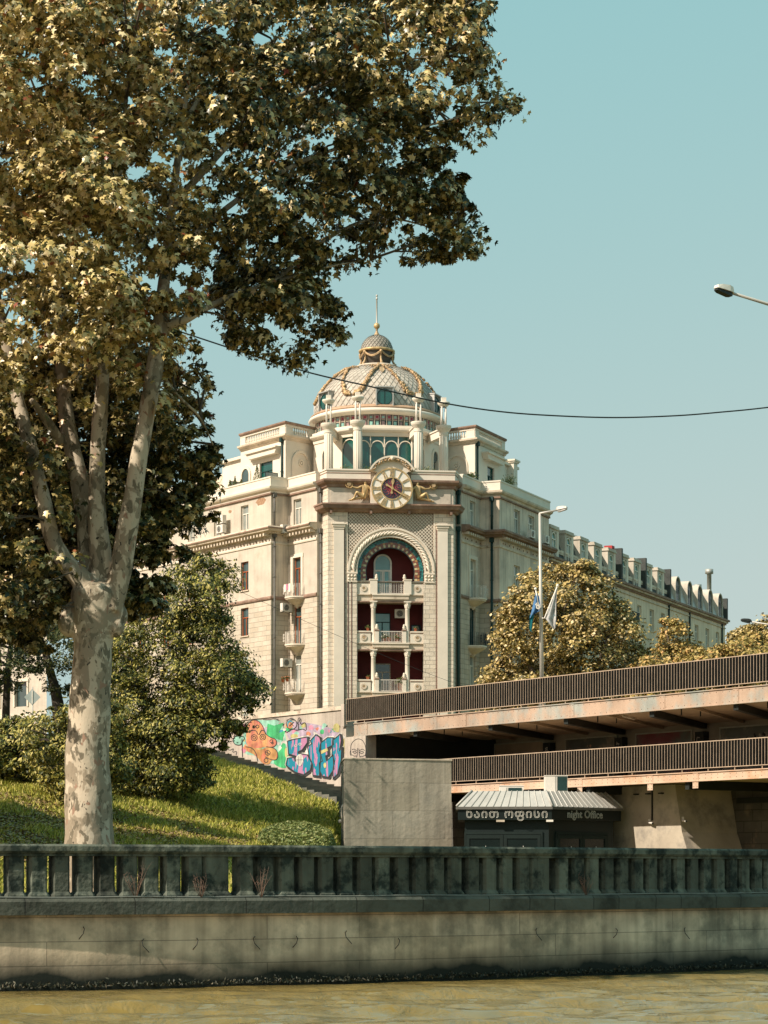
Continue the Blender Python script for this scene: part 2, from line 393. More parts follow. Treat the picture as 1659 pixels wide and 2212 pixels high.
Xs=np.unique(np.concatenate([np.linspace(-900,-60,15),np.arange(-60,-26,2.),np.arange(-26,40,.55),np.arange(40,80,3.),np.linspace(80,900,12)]))
Ds=np.concatenate([[.2],np.arange(.8,100,.6),np.arange(100,220,6.),np.geomspace(220,3000,12)])
tag(gridmesh('ground',Xs,Ds,terr,grd,offset=lambda X: wy(X)),kind='structure')
# water
def wz(X,Y):
    z=0
    for k,(wl,ax,am,ph) in enumerate([(2.6,.35,.018,.3),(1.7,-.2,.014,1.1),(1.15,.5,.011,2.),(.8,-.55,.008,.7),(.55,.15,.006,3.),(3.9,.1,.020,4.),(.42,.8,.004,1.)]):
        kx,ky=math.sin(ax)*2*math.pi/wl,math.cos(ax)*2*math.pi/wl
        z=z+2.6*am*np.sin(kx*X*.45+ky*Y+ph+.9*np.sin(X*.23*(k+1)**.5+ph*2)+.6*np.sin(Y*.11+X*.07*k))
    return z*np.exp(-np.abs(X)/120)*np.clip((wy(X)-Y)/5,.12,1)
watm=bpy.data.materials.new('river_water'); watm.use_nodes=True; nt=watm.node_tree; b=nt.nodes['Principled BSDF']
b.inputs['Base Color'].default_value=(.235,.185,.060,1); b.inputs['Roughness'].default_value=.03; b.inputs['IOR'].default_value=1.33
b.inputs['Specular IOR Level'].default_value=.75
tc=_n(nt,'ShaderNodeTexCoord'); mp=_n(nt,'ShaderNodeMapping'); mp.inputs['Scale'].default_value=(1.3,1.1,1)
n1=_n(nt,'ShaderNodeTexNoise'); n1.inputs['Scale'].default_value=1.5; n1.inputs['Detail'].default_value=10; n1.inputs['Roughness'].default_value=.62; n1.inputs['Distortion'].default_value=1.2
bp=_n(nt,'ShaderNodeBump'); bp.inputs['Strength'].default_value=.5; bp.inputs['Distance'].default_value=.16
nt.links.new(tc.outputs['Object'],mp.inputs[0]); nt.links.new(mp.outputs[0],n1.inputs['Vector']); nt.links.new(n1.outputs['Fac'],bp.inputs['Height']); nt.links.new(bp.outputs[0],b.inputs['Normal'])
mp5=_n(nt,'ShaderNodeMapping'); mp5.inputs['Scale'].default_value=(1.15,.42,1); mp5.inputs['Rotation'].default_value=(0,0,.12); nt.links.new(tc.outputs['Object'],mp5.inputs[0])
n5=_n(nt,'ShaderNodeTexNoise'); n5.inputs['Scale'].default_value=1.0; n5.inputs['Detail'].default_value=6; n5.inputs['Distortion'].default_value=1.0; nt.links.new(mp5.outputs[0],n5.inputs['Vector'])
r5=_n(nt,'ShaderNodeMapRange'); r5.inputs[1].default_value=.56; r5.inputs[2].default_value=.62; r5.inputs[3].default_value=.75; r5.inputs[4].default_value=.0; nt.links.new(n5.outputs['Fac'],r5.inputs[0]); nt.links.new(r5.outputs[0],bp.inputs['Strength'])
n2=_n(nt,'ShaderNodeTexNoise'); n2.inputs['Scale'].default_value=1.6; n2.inputs['Detail'].default_value=5; nt.links.new(mp5.outputs[0],n2.inputs['Vector'])
mxx=_n(nt,'ShaderNodeMix',data_type='RGBA'); mxx.inputs[6].default_value=(.27,.195,.060,1); mxx.inputs[7].default_value=(.11,.085,.028,1)
nt.links.new(n2.outputs['Fac'],mxx.inputs[0]); nt.links.new(mxx.outputs[2],b.inputs['Base Color'])
Xs=np.unique(np.concatenate([np.linspace(-900,-20,20),np.arange(-20,24,.14),np.linspace(24,900,20)]))
Ys=np.unique(np.concatenate([np.linspace(-120,24,30),np.arange(24,62,.09),np.linspace(62,80,8)]))
tag(gridmesh('water',Xs,Ys,wz,watm),kind='structure')

# ---------------------------------------------------------------- quay wall with balustrade
XS=np.arange(-30,36,.5); wpts=[(float(x),float(wy(x))) for x in XS]
q=empty('quay_wall',(0,0,0),0,'stained concrete river wall carrying a grey stone balustrade','wall')
mb=MB(); mb.sweep(wpts,[(0,-1.2),(.02,.2),(0,1.43),(-.6,1.43),(-.6,-1.2)],wallm); mb.build('wall_face',q)
mb=MB(); mb.sweep(wpts,[(.16,1.43),(.17,1.68),(.12,1.74),(-.62,1.74),(-.62,1.43)],ledge_m); mb.build('ledge',q)
mb=MB(); mb.sweep(wpts,[(.08,2.60),(.11,2.64),(.11,2.73),(.07,2.77),(-.33,2.77),(-.37,2.73),(-.37,2.64),(-.34,2.60)],balu)
mb.sweep(wpts,[(.045,2.545),(.045,2.60),(-.31,2.60),(-.31,2.545)],balu); mb.build('coping',q)
# walk the curve by arc length
fx=np.arange(-30,36,.01); fy=wy(fx); arc=np.concatenate([[0],np.cumsum(np.hypot(np.diff(fx),np.diff(fy)))])
s0=float(np.interp(-8.6,fx,arc)); s1=float(np.interp(13.2,fx,arc)); s=s0; bi=0
while s<s1:
    x=float(np.interp(s,arc,fx)); y=float(wy(x)); sl_=.618+2*.0164*max(-14,min(16,x)); d=(1,sl_); n=(sl_,-1)
    f=Fr((x,y),d,n); wide=.20 if bi%17==13 else 0
    mb=MB(); h=.173+wide/2
    prof=[(-h,-.04),(-h,-.28),(h,-.28),(h,-.04),(h-.045,.02),(-h+.045,.02)]
    jit=random.uniform(-.012,.012)
    mb.prism([(a+jit,b) for a,b in prof],1.86,2.545,balu,fr=f)
    b2=[(a*1.22,b*1.0+(.045 if b>-.1 else -.05)) for a,b in prof]; n6=len(prof)
    vs=[f(a,b,1.742) for a,b in b2]+[f(a,b,1.80) for a,b in b2]+[f(a+jit,b,1.87) for a,b in prof]
    fs=[(i+6*k,(i+1)%n6+6*k,(i+1)%n6+6*k+6,i+6*k+6) for k in (0,1) for i in range(n6)]+[(0,5,4,3,2,1),(12,13,14,15,16,17)]
    mb.add(vs,fs,balu); mb.build('baluster',q); s+=.445+wide; bi+=1
# dead sprigs on the ledge
twig=M('dry_twig',(.20,.13,.095),.9,.2,5,0)
for k,(px,py,h) in enumerate([(295,1938,78),(435,1942,48),(565,1938,70),(1265,1926,52)]):
    Xw=(px-CX)/F*46; Xw=(px-CX)/F*float(wy(Xw)); Xw=(px-CX)/F*float(wy(Xw)); Y=float(wy(Xw))-.10
    base=Vector((Xw,Y,1.745)); mb=MB(); H=h/F*Y
    for j in range(9):
        a=random.uniform(-.5,.5); top=base+Vector((a*H*.7,random.uniform(-.1,.05),H*random.uniform(.5,1)))
        mid=base.lerp(top,.5)+Vector((random.uniform(-.03,.03),0,0)); mb.tube([base+Vector((a*.03,0,0)),mid,top],[.005,.004,.0015],twig,n=4)
        for _ in range(4):
            p=mid.lerp(top,random.random()); mb.tube([p,p+Vector((random.uniform(-.1,.1),random.uniform(-.04,.04),random.uniform(.03,.12)))],[.004,.0015],twig,n=3)
    o=mb.build('dry_sprig'); tag(o,['tallest dead sprig on the quay ledge, left of the plane trunk shadow side','small reddish dead sprig low between two balusters','broad bare dead sprig on the ledge, third from the left','thin pale dead twig standing alone on the ledge below the bar'][k],'weed','dead sprigs on the quay ledge')
# bent reinforcement hooks sticking out of the wall face
hk=MB()
for px,py,bend in ((180,2010,1),(311,2036,-1),(425,2034,1),(551,2030,-1),(640,2030,1),(749,2018,-1),(860,2034,1),(1160,2012,-1),(1330,2012,1),(1480,2010,-1)):
    Xw=(px-CX)/F*47
    for _ in range(3): Xw=(px-CX)/F*float(wy(Xw))
    Y=float(wy(Xw))-.02; zc=CZ+(HZ-py)/F*Y; b_=Vector((Xw,Y,zc))
    hk.tube([b_+Vector((0,.02,.07)),b_+Vector((.03*bend,-.06,.03)),b_+Vector((.01*bend,-.07,-.06)),b_+Vector((-.05*bend,-.04,-.13)),b_+Vector((-.10*bend,-.0,-.19))],.008,darkm,n=5)
hk.build('rebar_hooks',q)
# hose lying on the ledge
mb=MB(); pts=[]
for x in np.arange(-10,14,.35):
    pts.append((x,float(wy(x))-.09+.02*math.sin(x*1.7),1.762+.006*math.sin(x*2.3)))
mb.tube(pts,.02,M('old_hose',(.16,.17,.145),.7,.2,4,.1),n=6); tag(mb.build('hose'),'long grey hose lying along the quay ledge at the feet of the balusters','hose')

# ---------------------------------------------------------------- graffiti wall, steps
gw=empty('graffiti_wall',BR(0,0,0),0,'pale retaining wall beside the steps covered in coloured graffiti','wall')
gp=Vector(BR(0,0,0))
class Off:
    def __init__(s,fr,o): s.fr=fr; s.o=Vector(o)
    def __call__(s,a,b,z): return s.fr(a,b,z)-s.o
    def px(s,*k,**w): return s.fr.px(*k,**w)
    def rect(s,*k,**w): return s.fr.rect(*k,**w)
G=Off(BR,(gp.x,gp.y,0)); gw.location=(gp.x,gp.y,0)
wallpaint=M('pale_wall',(.46,.40,.33),.9,.2,.5,.3,5,col2=(.36,.28,.25),c2=(.5,.7),s2=.7,streak=.25)
mb=MB(); mb.box(G,-26,-.02,-.5,0,3,9.72,wallpaint); mb.build('wall_lower',gw)
mb=MB(); mb.box(G,-26,-.02,-.42,-.05,9.72,10.62,wallpaint); mb.box(G,-26,-.02,-.48,.02,10.62,10.82,trim_dirty); mb.build('parapet',gw)
mb=MB(); mb.box(G,-.0,1.9,-.55,.10,3,9.18,wallpaint); mb.box(G,-.28,-.0,-.5,.14,9.75,10.9,wallpaint); mb.build('pier',gw)
def gc(x,y): return ((740+x/2.9625)/1.543,(2300+y/2.9625)/1.543)
def gpt(x,y): return BR.px(*gc(x,y))
gl=[0]
def flatpoly(mb,pts,mat,off): mb.plate(G,[gpt(*p) for p in pts],off-.003,off,mat)
def smooth(pts,n=3,closed=True):
    for _ in range(n):
        q2=[]; N=len(pts)
        for i in range(N if closed else N-1):
            p,r=pts[i],pts[(i+1)%N]; q2+=[(.75*p[0]+.25*r[0],.75*p[1]+.25*r[1]),(.25*p[0]+.75*r[0],.25*p[1]+.75*r[1])]
        if not closed: q2=[pts[0]]+q2+[pts[-1]]
        pts=q2
    return pts
def stroke(mb,pts,wd,mat,off,closed=False,fr=None,pf=None):
    pf=pf or gpt; fr=fr or G; P=[Vector(p) for p in pts]
    if closed: P=P+[P[0]]
    for i in range(len(P)-1):
        d=(P[i+1]-P[i]); 
        if d.length<1e-6: continue
        d.normalize(); n=Vector((-d.y,d.x))*wd/2; e=d*wd*.25
        mb.plate(fr,[pf(*(P[i]-e+n)),pf(*(P[i]-e-n)),pf(*(P[i+1]+e-n)),pf(*(P[i+1]+e+n))],off-.003,off+(i%3)*.0004,mat)
def paint(n,c,**k): return M('spray_'+n,tuple(.85*q_+.03 for q_ in c),.8,.35,2.2,.25,14,streak=.3,**k)
pk=paint('pink',(.60,.22,.32)); bl=paint('blue',(.02,.24,.32)); gn=paint('green',(.03,.40,.13)); rd=paint('red',(.55,.14,.10),col2=(.60,.30,.12),c2=(.4,.6),s2=.9)
orp=paint('orange',(.50,.25,.07),col2=(.55,.16,.10),c2=(.5,.6),s2=1.3); aq=paint('aqua',(.28,.55,.42)); bk=paint('black',(.012,.014,.016)); wh=paint('white',(.60,.57,.50)); yl=paint('yellow',(.45,.40,.14)); lil=paint('lilac',(.42,.33,.42))
mb=MB()
flatpoly(mb,smooth([(230,340),(330,290),(440,300),(560,290),(620,380),(640,560),(620,720),(480,740),(330,640),(215,640),(200,480)]),aq,.006)
flatpoly(mb,smooth([(640,300),(900,330),(1180,400),(1200,560),(900,520),(640,520)]),lil,.006)
for _ in range(90):
    cx_=random.uniform(210,1200); cy_=random.uniform(330,640)-(.0 if cx_<700 else 0); mm=random.choice([aq,gn,lil,yl,wh,rd,bl,pk,wh]); r_=random.uniform(10,38)
    if cy_>640+ (cx_-300)*.15: continue
    flatpoly(mb,smooth([(cx_+r_*random.uniform(.4,1.4)*math.cos(t),cy_+r_*random.uniform(.4,1.6)*math.sin(t)) for t in np.arange(0,6.28,.8)],1),mm,.0065+random.random()*.003)
flatpoly(mb,[(440,430),(452,330),(515,352),(612,320),(560,425),(625,400),(600,500),(470,462)],gn,.010)
flatpoly(mb,smooth([(500,720),(560,600),(640,540),(680,640),(640,780),(560,760)],2),gn,.010)
flatpoly(mb,smooth([(965,430),(975,385),(1010,390),(1005,440)],2),gn,.010)
flatpoly(mb,smooth([(240,420),(250,340),(300,292),(360,300),(405,350),(430,430),(480,470),(530,480),(548,520),(520,565),(440,560),(330,580),(240,560)],2),rd,.014)
flatpoly(mb,smooth([(235,550),(300,560),(380,600),(440,560),(520,570),(556,620),(550,690),(490,690),(470,740),(400,725),(350,660),(290,620),(240,600)],2),orp,.018)
flatpoly(mb,smooth([(110,500),(130,455),(180,445),(235,470),(200,510),(190,545),(130,540)],2),aq,.014)
flatpoly(mb,smooth([(620,590),(635,560),(655,600),(650,660),(625,670)],2),yl,.014); flatpoly(mb,smooth([(670,470),(690,430),(760,440),(740,480)],2),yl,.014)
flatpoly(mb,smooth([(1170,480),(1205,470),(1225,540),(1210,640),(1180,600)],2),yl,.014)
mb.build('graffiti_colours',gw)
mb=MB()
for c in [[(240,420),(250,340),(300,292),(360,300),(405,350),(430,430)],[(235,560),(300,570),(340,620),(355,700)],[(110,500),(130,455),(180,445),(235,470),(200,510),(190,545),(130,540),(110,500)],
          [(430,430),(480,470),(530,480),(548,520),(520,565),(440,560)],[(440,560),(520,570),(556,620),(550,690),(490,690),(430,660)],[(200,480),(205,660)],[(270,420),(300,395),(340,400),(360,440)],[(370,440),(390,395),(420,400),(440,440)],
          [(640,300),(700,270),(760,340)],[(760,390),(750,290),(775,265),(775,350),(830,310),(835,390)],[(640,420),(700,380),(740,400),(800,380),(830,400)],[(410,290),(470,295),(520,280),(560,290)]]:
    stroke(mb,smooth(c,2,False),7,bk,.024)
for cx,cy,r in [(320,470,30),(405,465,28),(320,470,14),(405,465,13),(318,362,12),(352,360,15),(490,505,15),(500,522,9),(438,695,20),(455,620,24),(690,335,52),(1025,745,20)]:
    stroke(mb,[(cx+r*math.cos(t*.393),cy+r*math.sin(t*.393)) for t in range(17)],6,bk,.026)
for a,b_ in [((670,315),(712,355)),((712,315),(668,355)),((440,615),(470,628)),((452,605),(458,640))]: stroke(mb,[a,b_],6,bk,.026)
stroke(mb,smooth([(40,570),(80,600),(120,570),(100,620),(150,600),(140,640)],2,False),6,bk,.012)
mb.build('graffiti_outlines',gw)
# big letter piece
Ls=[[(655,505),(700,490),(855,462),(850,520),(800,590),(760,610),(760,625),(850,640),(895,720),(880,790),(815,835),(735,812),(660,760),(640,735),(655,672),(720,665),(730,700),(800,715),(800,680),(730,650),(665,630)],
    [(852,560),(895,530),(880,500),(935,440),(975,470),(985,520),(968,600),(985,640),(1000,700),(970,720),(972,850),(905,840),(905,740),(870,660)],
    [(985,600),(985,520),(1050,470),(1105,470),(1110,540),(1050,570),(1055,640),(1030,650),(1040,700),(1105,640),(1115,780),(1060,860),(1000,850),(975,800)],
    [(1100,500),(1175,435),(1185,500),(1170,600),(1190,560),(1185,690),(1150,830),(1105,870),(1105,780),(1120,700),(1095,640)]]
def grow(pts,e):
    cx=sum(p[0] for p in pts)/len(pts); cy=sum(p[1] for p in pts)/len(pts); o=[]
    for p in pts:
        d=Vector((p[0]-cx,p[1]-cy)); l=d.length; d.normalize(); o.append((p[0]+d.x*e,p[1]+d.y*e))
    return o
mb=MB(); stripe=M('graffiti_stripes',(.60,.22,.36),.7,.15,1,0)
nt=stripe.node_tree; b=[n for n in nt.nodes if n.type=='BSDF_PRINCIPLED'][0]; wv=_n(nt,'ShaderNodeTexNoise'); wv.inputs['Scale'].default_value=1.0; wv.inputs['Distortion'].default_value=1.2; wv.inputs['Detail'].default_value=2; wm=_n(nt,'ShaderNodeMapping'); wm.inputs['Scale'].default_value=(2.6,.55,1); wm.inputs['Rotation'].default_value=(0,0,.25)
tc=_n(nt,'ShaderNodeTexCoord'); cr=_n(nt,'ShaderNodeValToRGB'); cr.color_ramp.interpolation='CONSTANT'; e=cr.color_ramp.elements
e[0].color=(.42,.18,.30,1); e[1].position=.455; e[1].color=(.008,.19,.27,1)
nt.links.new(tc.outputs['UV'],wm.inputs[0]); nt.links.new(wm.outputs[0],wv.inputs['Vector']); nt.links.new(wv.outputs['Fac'],cr.inputs[0]); nt.links.new(cr.outputs[0],b.inputs['Base Color'])
for i,l in enumerate(Ls):
    stroke(mb,l,30,wh,.030+i*.0015,True); 
for i,l in enumerate(Ls):
    stroke(mb,[(p[0]+7,p[1]+9) for p in l],24,bk,.037+i*.0015,True)
for i,l in enumerate(Ls):
    flatpoly(mb,l,stripe,.048+i*.002); stroke(mb,l,9,bk,.058+i*.0008,True)
flatpoly(mb,smooth([(735,660),(790,620),(818,680),(790,760),(745,735)],2),wh,.064)
stroke(mb,[(735,690),(815,690)],4,bk,.066); stroke(mb,[(760,650),(765,740)],4,bk,.066); stroke(mb,[(790,640),(790,745)],4,bk,.066)
flatpoly(mb,[(985,600),(1050,572),(1055,600),(990,632)],yl,.064); flatpoly(mb,smooth([(1008,730),(1035,710),(1040,760),(1020,775)],2),yl,.064)
for cx,cy in ((738,550),(780,535)): stroke(mb,[(cx+13*math.cos(t*.785),cy+11*math.sin(t*.785)) for t in range(9)],5,wh,.064)
mb.build('graffiti_letters',gw)
mb=MB()  # face drawn on the pier
bp_=.104
for c in [[(1292,640),(1285,590),(1292,530),(1330,490),(1370,480),(1410,500),(1435,560),(1437,610),(1430,650)],[(1300,590),(1320,580),(1345,600)],[(1375,600),(1400,580),(1425,598)],
          [(1305,612),(1325,600),(1348,618),(1325,628),(1305,612)],[(1372,618),(1395,602),(1420,615),(1395,630),(1372,618)],[(1355,575),(1352,640),(1345,665)],[(1368,580),(1372,640),(1380,665)],[(1283,600),(1280,630),(1292,650)],[(1438,600),(1443,630),(1433,650)],[(1300,640),(1320,655),(1345,650)],[(1378,655),(1400,660),(1425,645)]]:
    stroke(mb,smooth(c,2,False),6,bk,bp_)
mb.build('graffiti_face',gw)

# steps along the wall
steps=MB(); stp=M('step_stone',(.14,.14,.115),.9,.3,1.5,.4,6)
for k in range(34):
    a0=-20+k*.68; zt=min(9.8,9.8-.195*(a0+17))
    steps.box(G,a0,a0+.70,.12,2.7,1.7,zt,stp)
o=steps.build('steps'); o.location=gw.location; tag(o,'dark stone steps descending beside the graffiti wall','steps')

# ---------------------------------------------------------------- two level bridge
br=empty('bridge',gw.location,0,'two level steel bridge with rusty riveted girders and slatted railings','bridge')
a_end=64; gs=BR.px(765)
mb=MB(); mb.box(G,gs+.3,a_end,-12,-.12,9.28,9.84,soffit)
mb.build('upper_deck',br)
def girder(name,a0,a1,z0,z1,mat,b0,b1,splices,drop=0.,rv=.39):
    mb=MB(); mb.box(G,a0,a1,b0,b1,z0,z1,mat); mb.box(G,a0,a1,b0-.03,b1+.05,z1-.03,z1+.012,mat); mb.box(G,a0,a1,b0-.03,b1+.05,z0-.012,z0+.02,mat)
    def riv(a,z,b):
        r=.028; vs=[G(a+dx,b,z+dz) for dx,dz in((-r,0),(0,-r),(r,0),(0,r))]+[G(a,b+.022,z)]
        mb.add(vs,[(0,1,4),(1,2,4),(2,3,4),(3,0,4)],rv_m)
    a=a0+.3
    while a<a1: riv(a,z1-.12,b1); riv(a,z0+.11,b1); a+=rv
    for s_ in splices:
        mb.box(G,s_-.17,s_+.17,b1,b1+.022,z0-drop,z1-.035,mat)
        for j in range(3 if drop==0 else 4):
            z=z0-drop+.07+(z1-z0+drop-.18)*j/(2 if drop==0 else 3)
            riv(s_-.10,z,b1+.022); riv(s_+.10,z,b1+.022)
    return mb.build(name,br)
rv_m=M('rivet',(.20,.13,.09),.8,.2,4,0)
girder('upper_girder',gs,a_end,9.20,9.86,rust,-.12,0,[BR.px(x) for x in (790,940,1003,1235,1431,1590)]+[40,52])
girder('lower_girder',BR.px(930),a_end,6.08,6.46,rust2,-.12,0,[BR.px(x) for x in (1253,1405,1503,1695)]+[40,47,54],drop=.30,rv=.37)
mb=MB(); mb.box(G,4,a_end,-8.5,-.12,6.14,6.44,soffit); mb.build('lower_deck',br)
for k in range(9):
    mb=MB(); mb.box(G,6+k*6.5,6.25+k*6.5,-8,-.12,5.75,6.14,darkm); mb.build('lower_beam',br)
def railing(name,a0,a1,z0,z1,bb,pitch=.178):
    mb=MB(); rr=MB()
    rr.box(G,a0,a1,bb-.05,bb+.012,z1-.035,z1,railsteel); rr.box(G,a0,a1,bb-.05,bb+.012,z0,z0+.03,railsteel)
    a=a0+.02; k=0
    while a<a1:
        rr.box(G,a-.009,a+.009,bb-.006,bb+.006,z0+.03,z1-.035,railsteel)
        mb.box(G,a+.03,a+.046,bb-.13,bb-.02,z0+.01,z1-.01,raildark)
        mb.box(G,a+.115,a+.131,bb-.13,bb-.02,z0+.01,z1-.01,raildark)
        if k%9==0: rr.box(G,a-.018,a+.018,bb-.05,bb-.02,z0-.12,z0,railsteel)
        a+=pitch; k+=1
    o=rr.build(name,br); mb.build('railing_plates',o); return o
railing('upper_railing',BR.px(748.5),a_end,9.98,11.16,.02)
railing('lower_railing',BR.px(900),a_end,6.60,7.74,.02)
BK=-8.5; SK=-5.7/8.5
mb=MB(); bkw=M('underpass_wall',(.30,.27,.21),.9,.2,.7,.2)
mb.box(G,BR.px(918,b=BK),a_end,BK-.3,BK,5.2,9.28,bkw); mb.box(G,-1,BR.px(918,b=BK),BK-3.3,BK-3,1.6,9.28,darkm); mb.box(G,1.25,1.55,-11.6,-.56,1.6,9.25,darkm); mb.build('underpass_wall',br)  # near-black walls close the tunnel opening, its deep shade put into their colour
cols=[BR.px(x,b=BK) for x in (1037,1192,1347,1522)]; cols+=[cols[-1]+5.2*k for k in range(1,5)]; cols=[cols[0]-5.0]+cols
for k,a in enumerate(cols):
    fa=a+5.7
    mb=MB(); mb.add([G(a-.15,BK,9.02),G(a+.15,BK,9.02),G(fa+.15,-.13,8.95),G(fa-.15,-.13,8.95),G(a-.15,BK,9.27),G(a+.15,BK,9.27),G(fa+.15,-.13,9.27),G(fa-.15,-.13,9.27)],[(0,1,2,3),(4,7,6,5),(0,4,5,1),(1,5,6,2),(2,6,7,3),(3,7,4,0)],darkm); mb.build('cross_beam',br)
    cm=MB()
    if k: cm.box(G,a-.3,a+.3,BK,BK+.35,6.45,8.88,darkm); cm.box(G,a-.52,a-.42,BK,BK+.2,6.45,8.86,plaster_g); cm.build('column',br)
for k in range(len(cols)-1):
    a=(cols[k]+cols[k+1])/2; mb=MB(); mb.add([G(a-.05,BK,9.15),G(a+.05,BK,9.15),G(a+5.75,-.13,9.15),G(a+5.65,-.13,9.15),G(a-.05,BK,9.27),G(a+.05,BK,9.27),G(a+5.75,-.13,9.27),G(a+5.65,-.13,9.27)],[(0,1,2,3),(4,7,6,5),(0,4,5,1),(1,5,6,2),(2,6,7,3),(3,7,4,0)],soffit)
    for bb in (-.5,-1.6): mb.box(G,a+4.6-.02,a+4.6+.02,bb,bb+.04,8.95,9.28,darkm)
    mb.build('hanger',br)
for k,(x0,y0,x1,y1) in enumerate([(973,1607,1009,1612),(1258,1562,1289,1570)]):
    pass
for a in (cols[1]+2.2,cols[2]+2.4,cols[4]+1.0):
    mb=MB(); mb.add([G(a,-3.2,9.20),G(a+.13,-3.2,9.20),G(a+1.3,-1.5,9.20),G(a+1.17,-1.5,9.20),G(a,-3.2,9.275),G(a+.13,-3.2,9.275),G(a+1.3,-1.5,9.275),G(a+1.17,-1.5,9.275)],[(0,1,2,3),(4,7,6,5),(0,4,5,1),(1,5,6,2),(2,6,7,3),(3,7,4,0)],white); mb.build('strip_light',br)
# sprayed on the columns
def cp(fa): return lambda x,y: (fa+x,6.6+y)
for k,a in enumerate(cols[1:5]):
    mb=MB()
    for j in range(3):
        cy=1.9-j*.62; pts=[(random.uniform(-.18,.18),cy+random.uniform(-.22,.22)) for _ in range(6)]
        stroke(mb,smooth(pts,2,False),.035,wh,BK+.36,fr=G,pf=cp(a))
    mb.build('column_tag',br)
# abutment below
ab=empty('bridge_abutment',gw.location,0,'grey plastered buttress and dark stone abutment under the bridge','abutment')
PB=-2.0; a0=BR.px(1300,b=PB); a1,_=BR.px(1458,1700,b=PB); a1b=BR.px(1497,b=PB)
mb=MB(); P=[(a0,1.6),(a1b,1.6),(a1b-.12,2.6),(a1+.45,4.0),(a1,6.1),(a0,6.1)]
mb.plate(G,P,-6,PB,plaster_g); mb.build('buttress',ab)
mb=MB(); mb.box(G,a1,a_end,-6.2,-5.3,1.2,6.1,stonedark); mb.box(G,1,a0,-4.4,-3.8,1.2,6.1,stonedark); mb.build('stone_wall',ab)
mb=MB(); mb.box(G,a1+.6,a_end,-5.3,-5.1,5.3,5.55,darkm); mb.build('stone_ledge',ab)
am=(a0+a1)/2+1.0
mb=MB(); mb.box(G,am-.035,am+.035,PB,PB+.05,4.55,6.1,darkm); 
for k in (-1.1,-.3,.55): mb.box(G,am+k,am+k+.2,PB,PB+.18,5.70,5.76,darkm)
mb.build('conduit',ab)
def camera_unit(a,z,b,label):
    o=empty('security_camera',G(a,b,z)+Vector(gw.location)*1.0,0,label,'camera'); e=MB()
    e.box(ID,-.05,.05,-.02,.04,.02,.16,ac_w); e.tube([(-.02,-.05,.0),(.1,-.3,-.04)],.05,ac_w,n=10); e.build('housing',o); 
    e=MB(); e.tube([(.10,-.30,-.04),(.112,-.33,-.045)],.042,darkm,n=10); e.build('lens',o)
camera_unit(am-.1,4.45,PB+.1,'white security camera hanging from the cable on the plastered buttress')
camera_unit(a1+.62,4.5,PB+.1,'white security camera on the sloping edge of the buttress by the dark stone wall')

# ---------------------------------------------------------------- pictures hanging in the underpass
def poster(x0,x1,zt,zb,mats,label,fn,name='poster'):
    a0=BR.px(x0,b=BK+.1); a1=BR.px(x1,b=BK+.1); c=G((a0+a1)/2,BK+.03,(zt+zb)/2)+Vector(gw.location)
    o=empty(name,c,0,label,'poster','pictures on the underpass wall'); f=Off(BR,c); A0,A1=a0,a1
    e=MB(); e.box(f,A0,A1,BK+.03,BK+.07,zb,zt,mats[0]); e.build('picture',o)
    e=MB(); t=.07
    for r in ((A0-t,A1+t,zt,zt+t),(A0-t,A1+t,zb-t,zb),(A0-t,A0,zb,zt),(A1,A1+t,zb,zt)): e.box(f,r[0],r[1],BK+.03,BK+.10,r[2],r[3],mats[1])
    e.build('frame',o); e=MB(); fn(e,f,A0,A1,zb,zt)
    if e.v: e.build('motif',o)
def blobs(e,f,A0,A1,cx,cz,n,rx,rz,mats,sz=.1):
    for _ in range(n):
        a=A0+(A1-A0)*cx+random.gauss(0,rx); z=cz+random.gauss(0,rz); r=random.uniform(.4,1)*sz
        e.plate(f,[(a+r*math.cos(t)*random.uniform(.5,1.2),z+r*math.sin(t)*random.uniform(.6,1.6)) for t in np.arange(0,6.28,.9)],BK+.071,BK+.073+random.random()*.006,random.choice(mats))
pb=M('poster_beige',(.58,.50,.38),.5,.15,.8,0,spec=.5); pd=M('poster_dark',(.10,.11,.095),.35,.35,.7,0,spec=.6,col2=(.22,.19,.14),c2=(.5,.6),s2=.9); prr=M('poster_maroon',(.22,.035,.045),.35,.4,.9,0,spec=.6,col2=(.09,.10,.085),c2=(.46,.6),s2=.45)
skn=M('poster_flesh',(.60,.36,.22),.5,.3,4,0); gr=M('frame_grey',(.38,.38,.31),.6,.1,3,0); pbr=M('poster_brown',(.36,.29,.20),.4,.2,1,0)
def f1(e,f,A0,A1,zb,zt):
    e.disc(f,A0+(A1-A0)*.28,7.95,.11,BK+.071,BK+.075,terracotta,n=12); e.plate(f,[(A0+(A1-A0)*.28-.05,8.0),(A0+(A1-A0)*.28+.05,8.0),(A0+(A1-A0)*.28,8.25)],BK+.071,BK+.076,terracotta)
    e.ring(f,A0+(A1-A0)*.75,8.1,.09,.17,BK+.071,BK+.075,0,6.283,18,darkm); e.disc(f,A0+(A1-A0)*.75,8.1,.07,BK+.071,BK+.075,gr,n=12)
poster(926,1017,9.0,6.9,(pb,gr),'pale beige banner with two small round emblems, nearest the dark tunnel mouth',f1,'banner')
poster(1068,1172,8.98,6.8,(pbr,gr),'brown picture of a crouching group of pale figures under the bridge',lambda e,f,A0,A1,zb,zt:(blobs(e,f,A0,A1,.5,7.75,60,.5,.13,(skn,pbr,darkm),.12),blobs(e,f,A0,A1,.25,8.1,10,.1,.2,(darkm,skn),.07)))
poster(1222,1330,8.97,6.8,(pd,gr),'dark grey picture with one standing draped figure under the bridge',lambda e,f,A0,A1,zb,zt:blobs(e,f,A0,A1,.45,7.9,30,.09,.45,(skn,pbr,gr),.11))
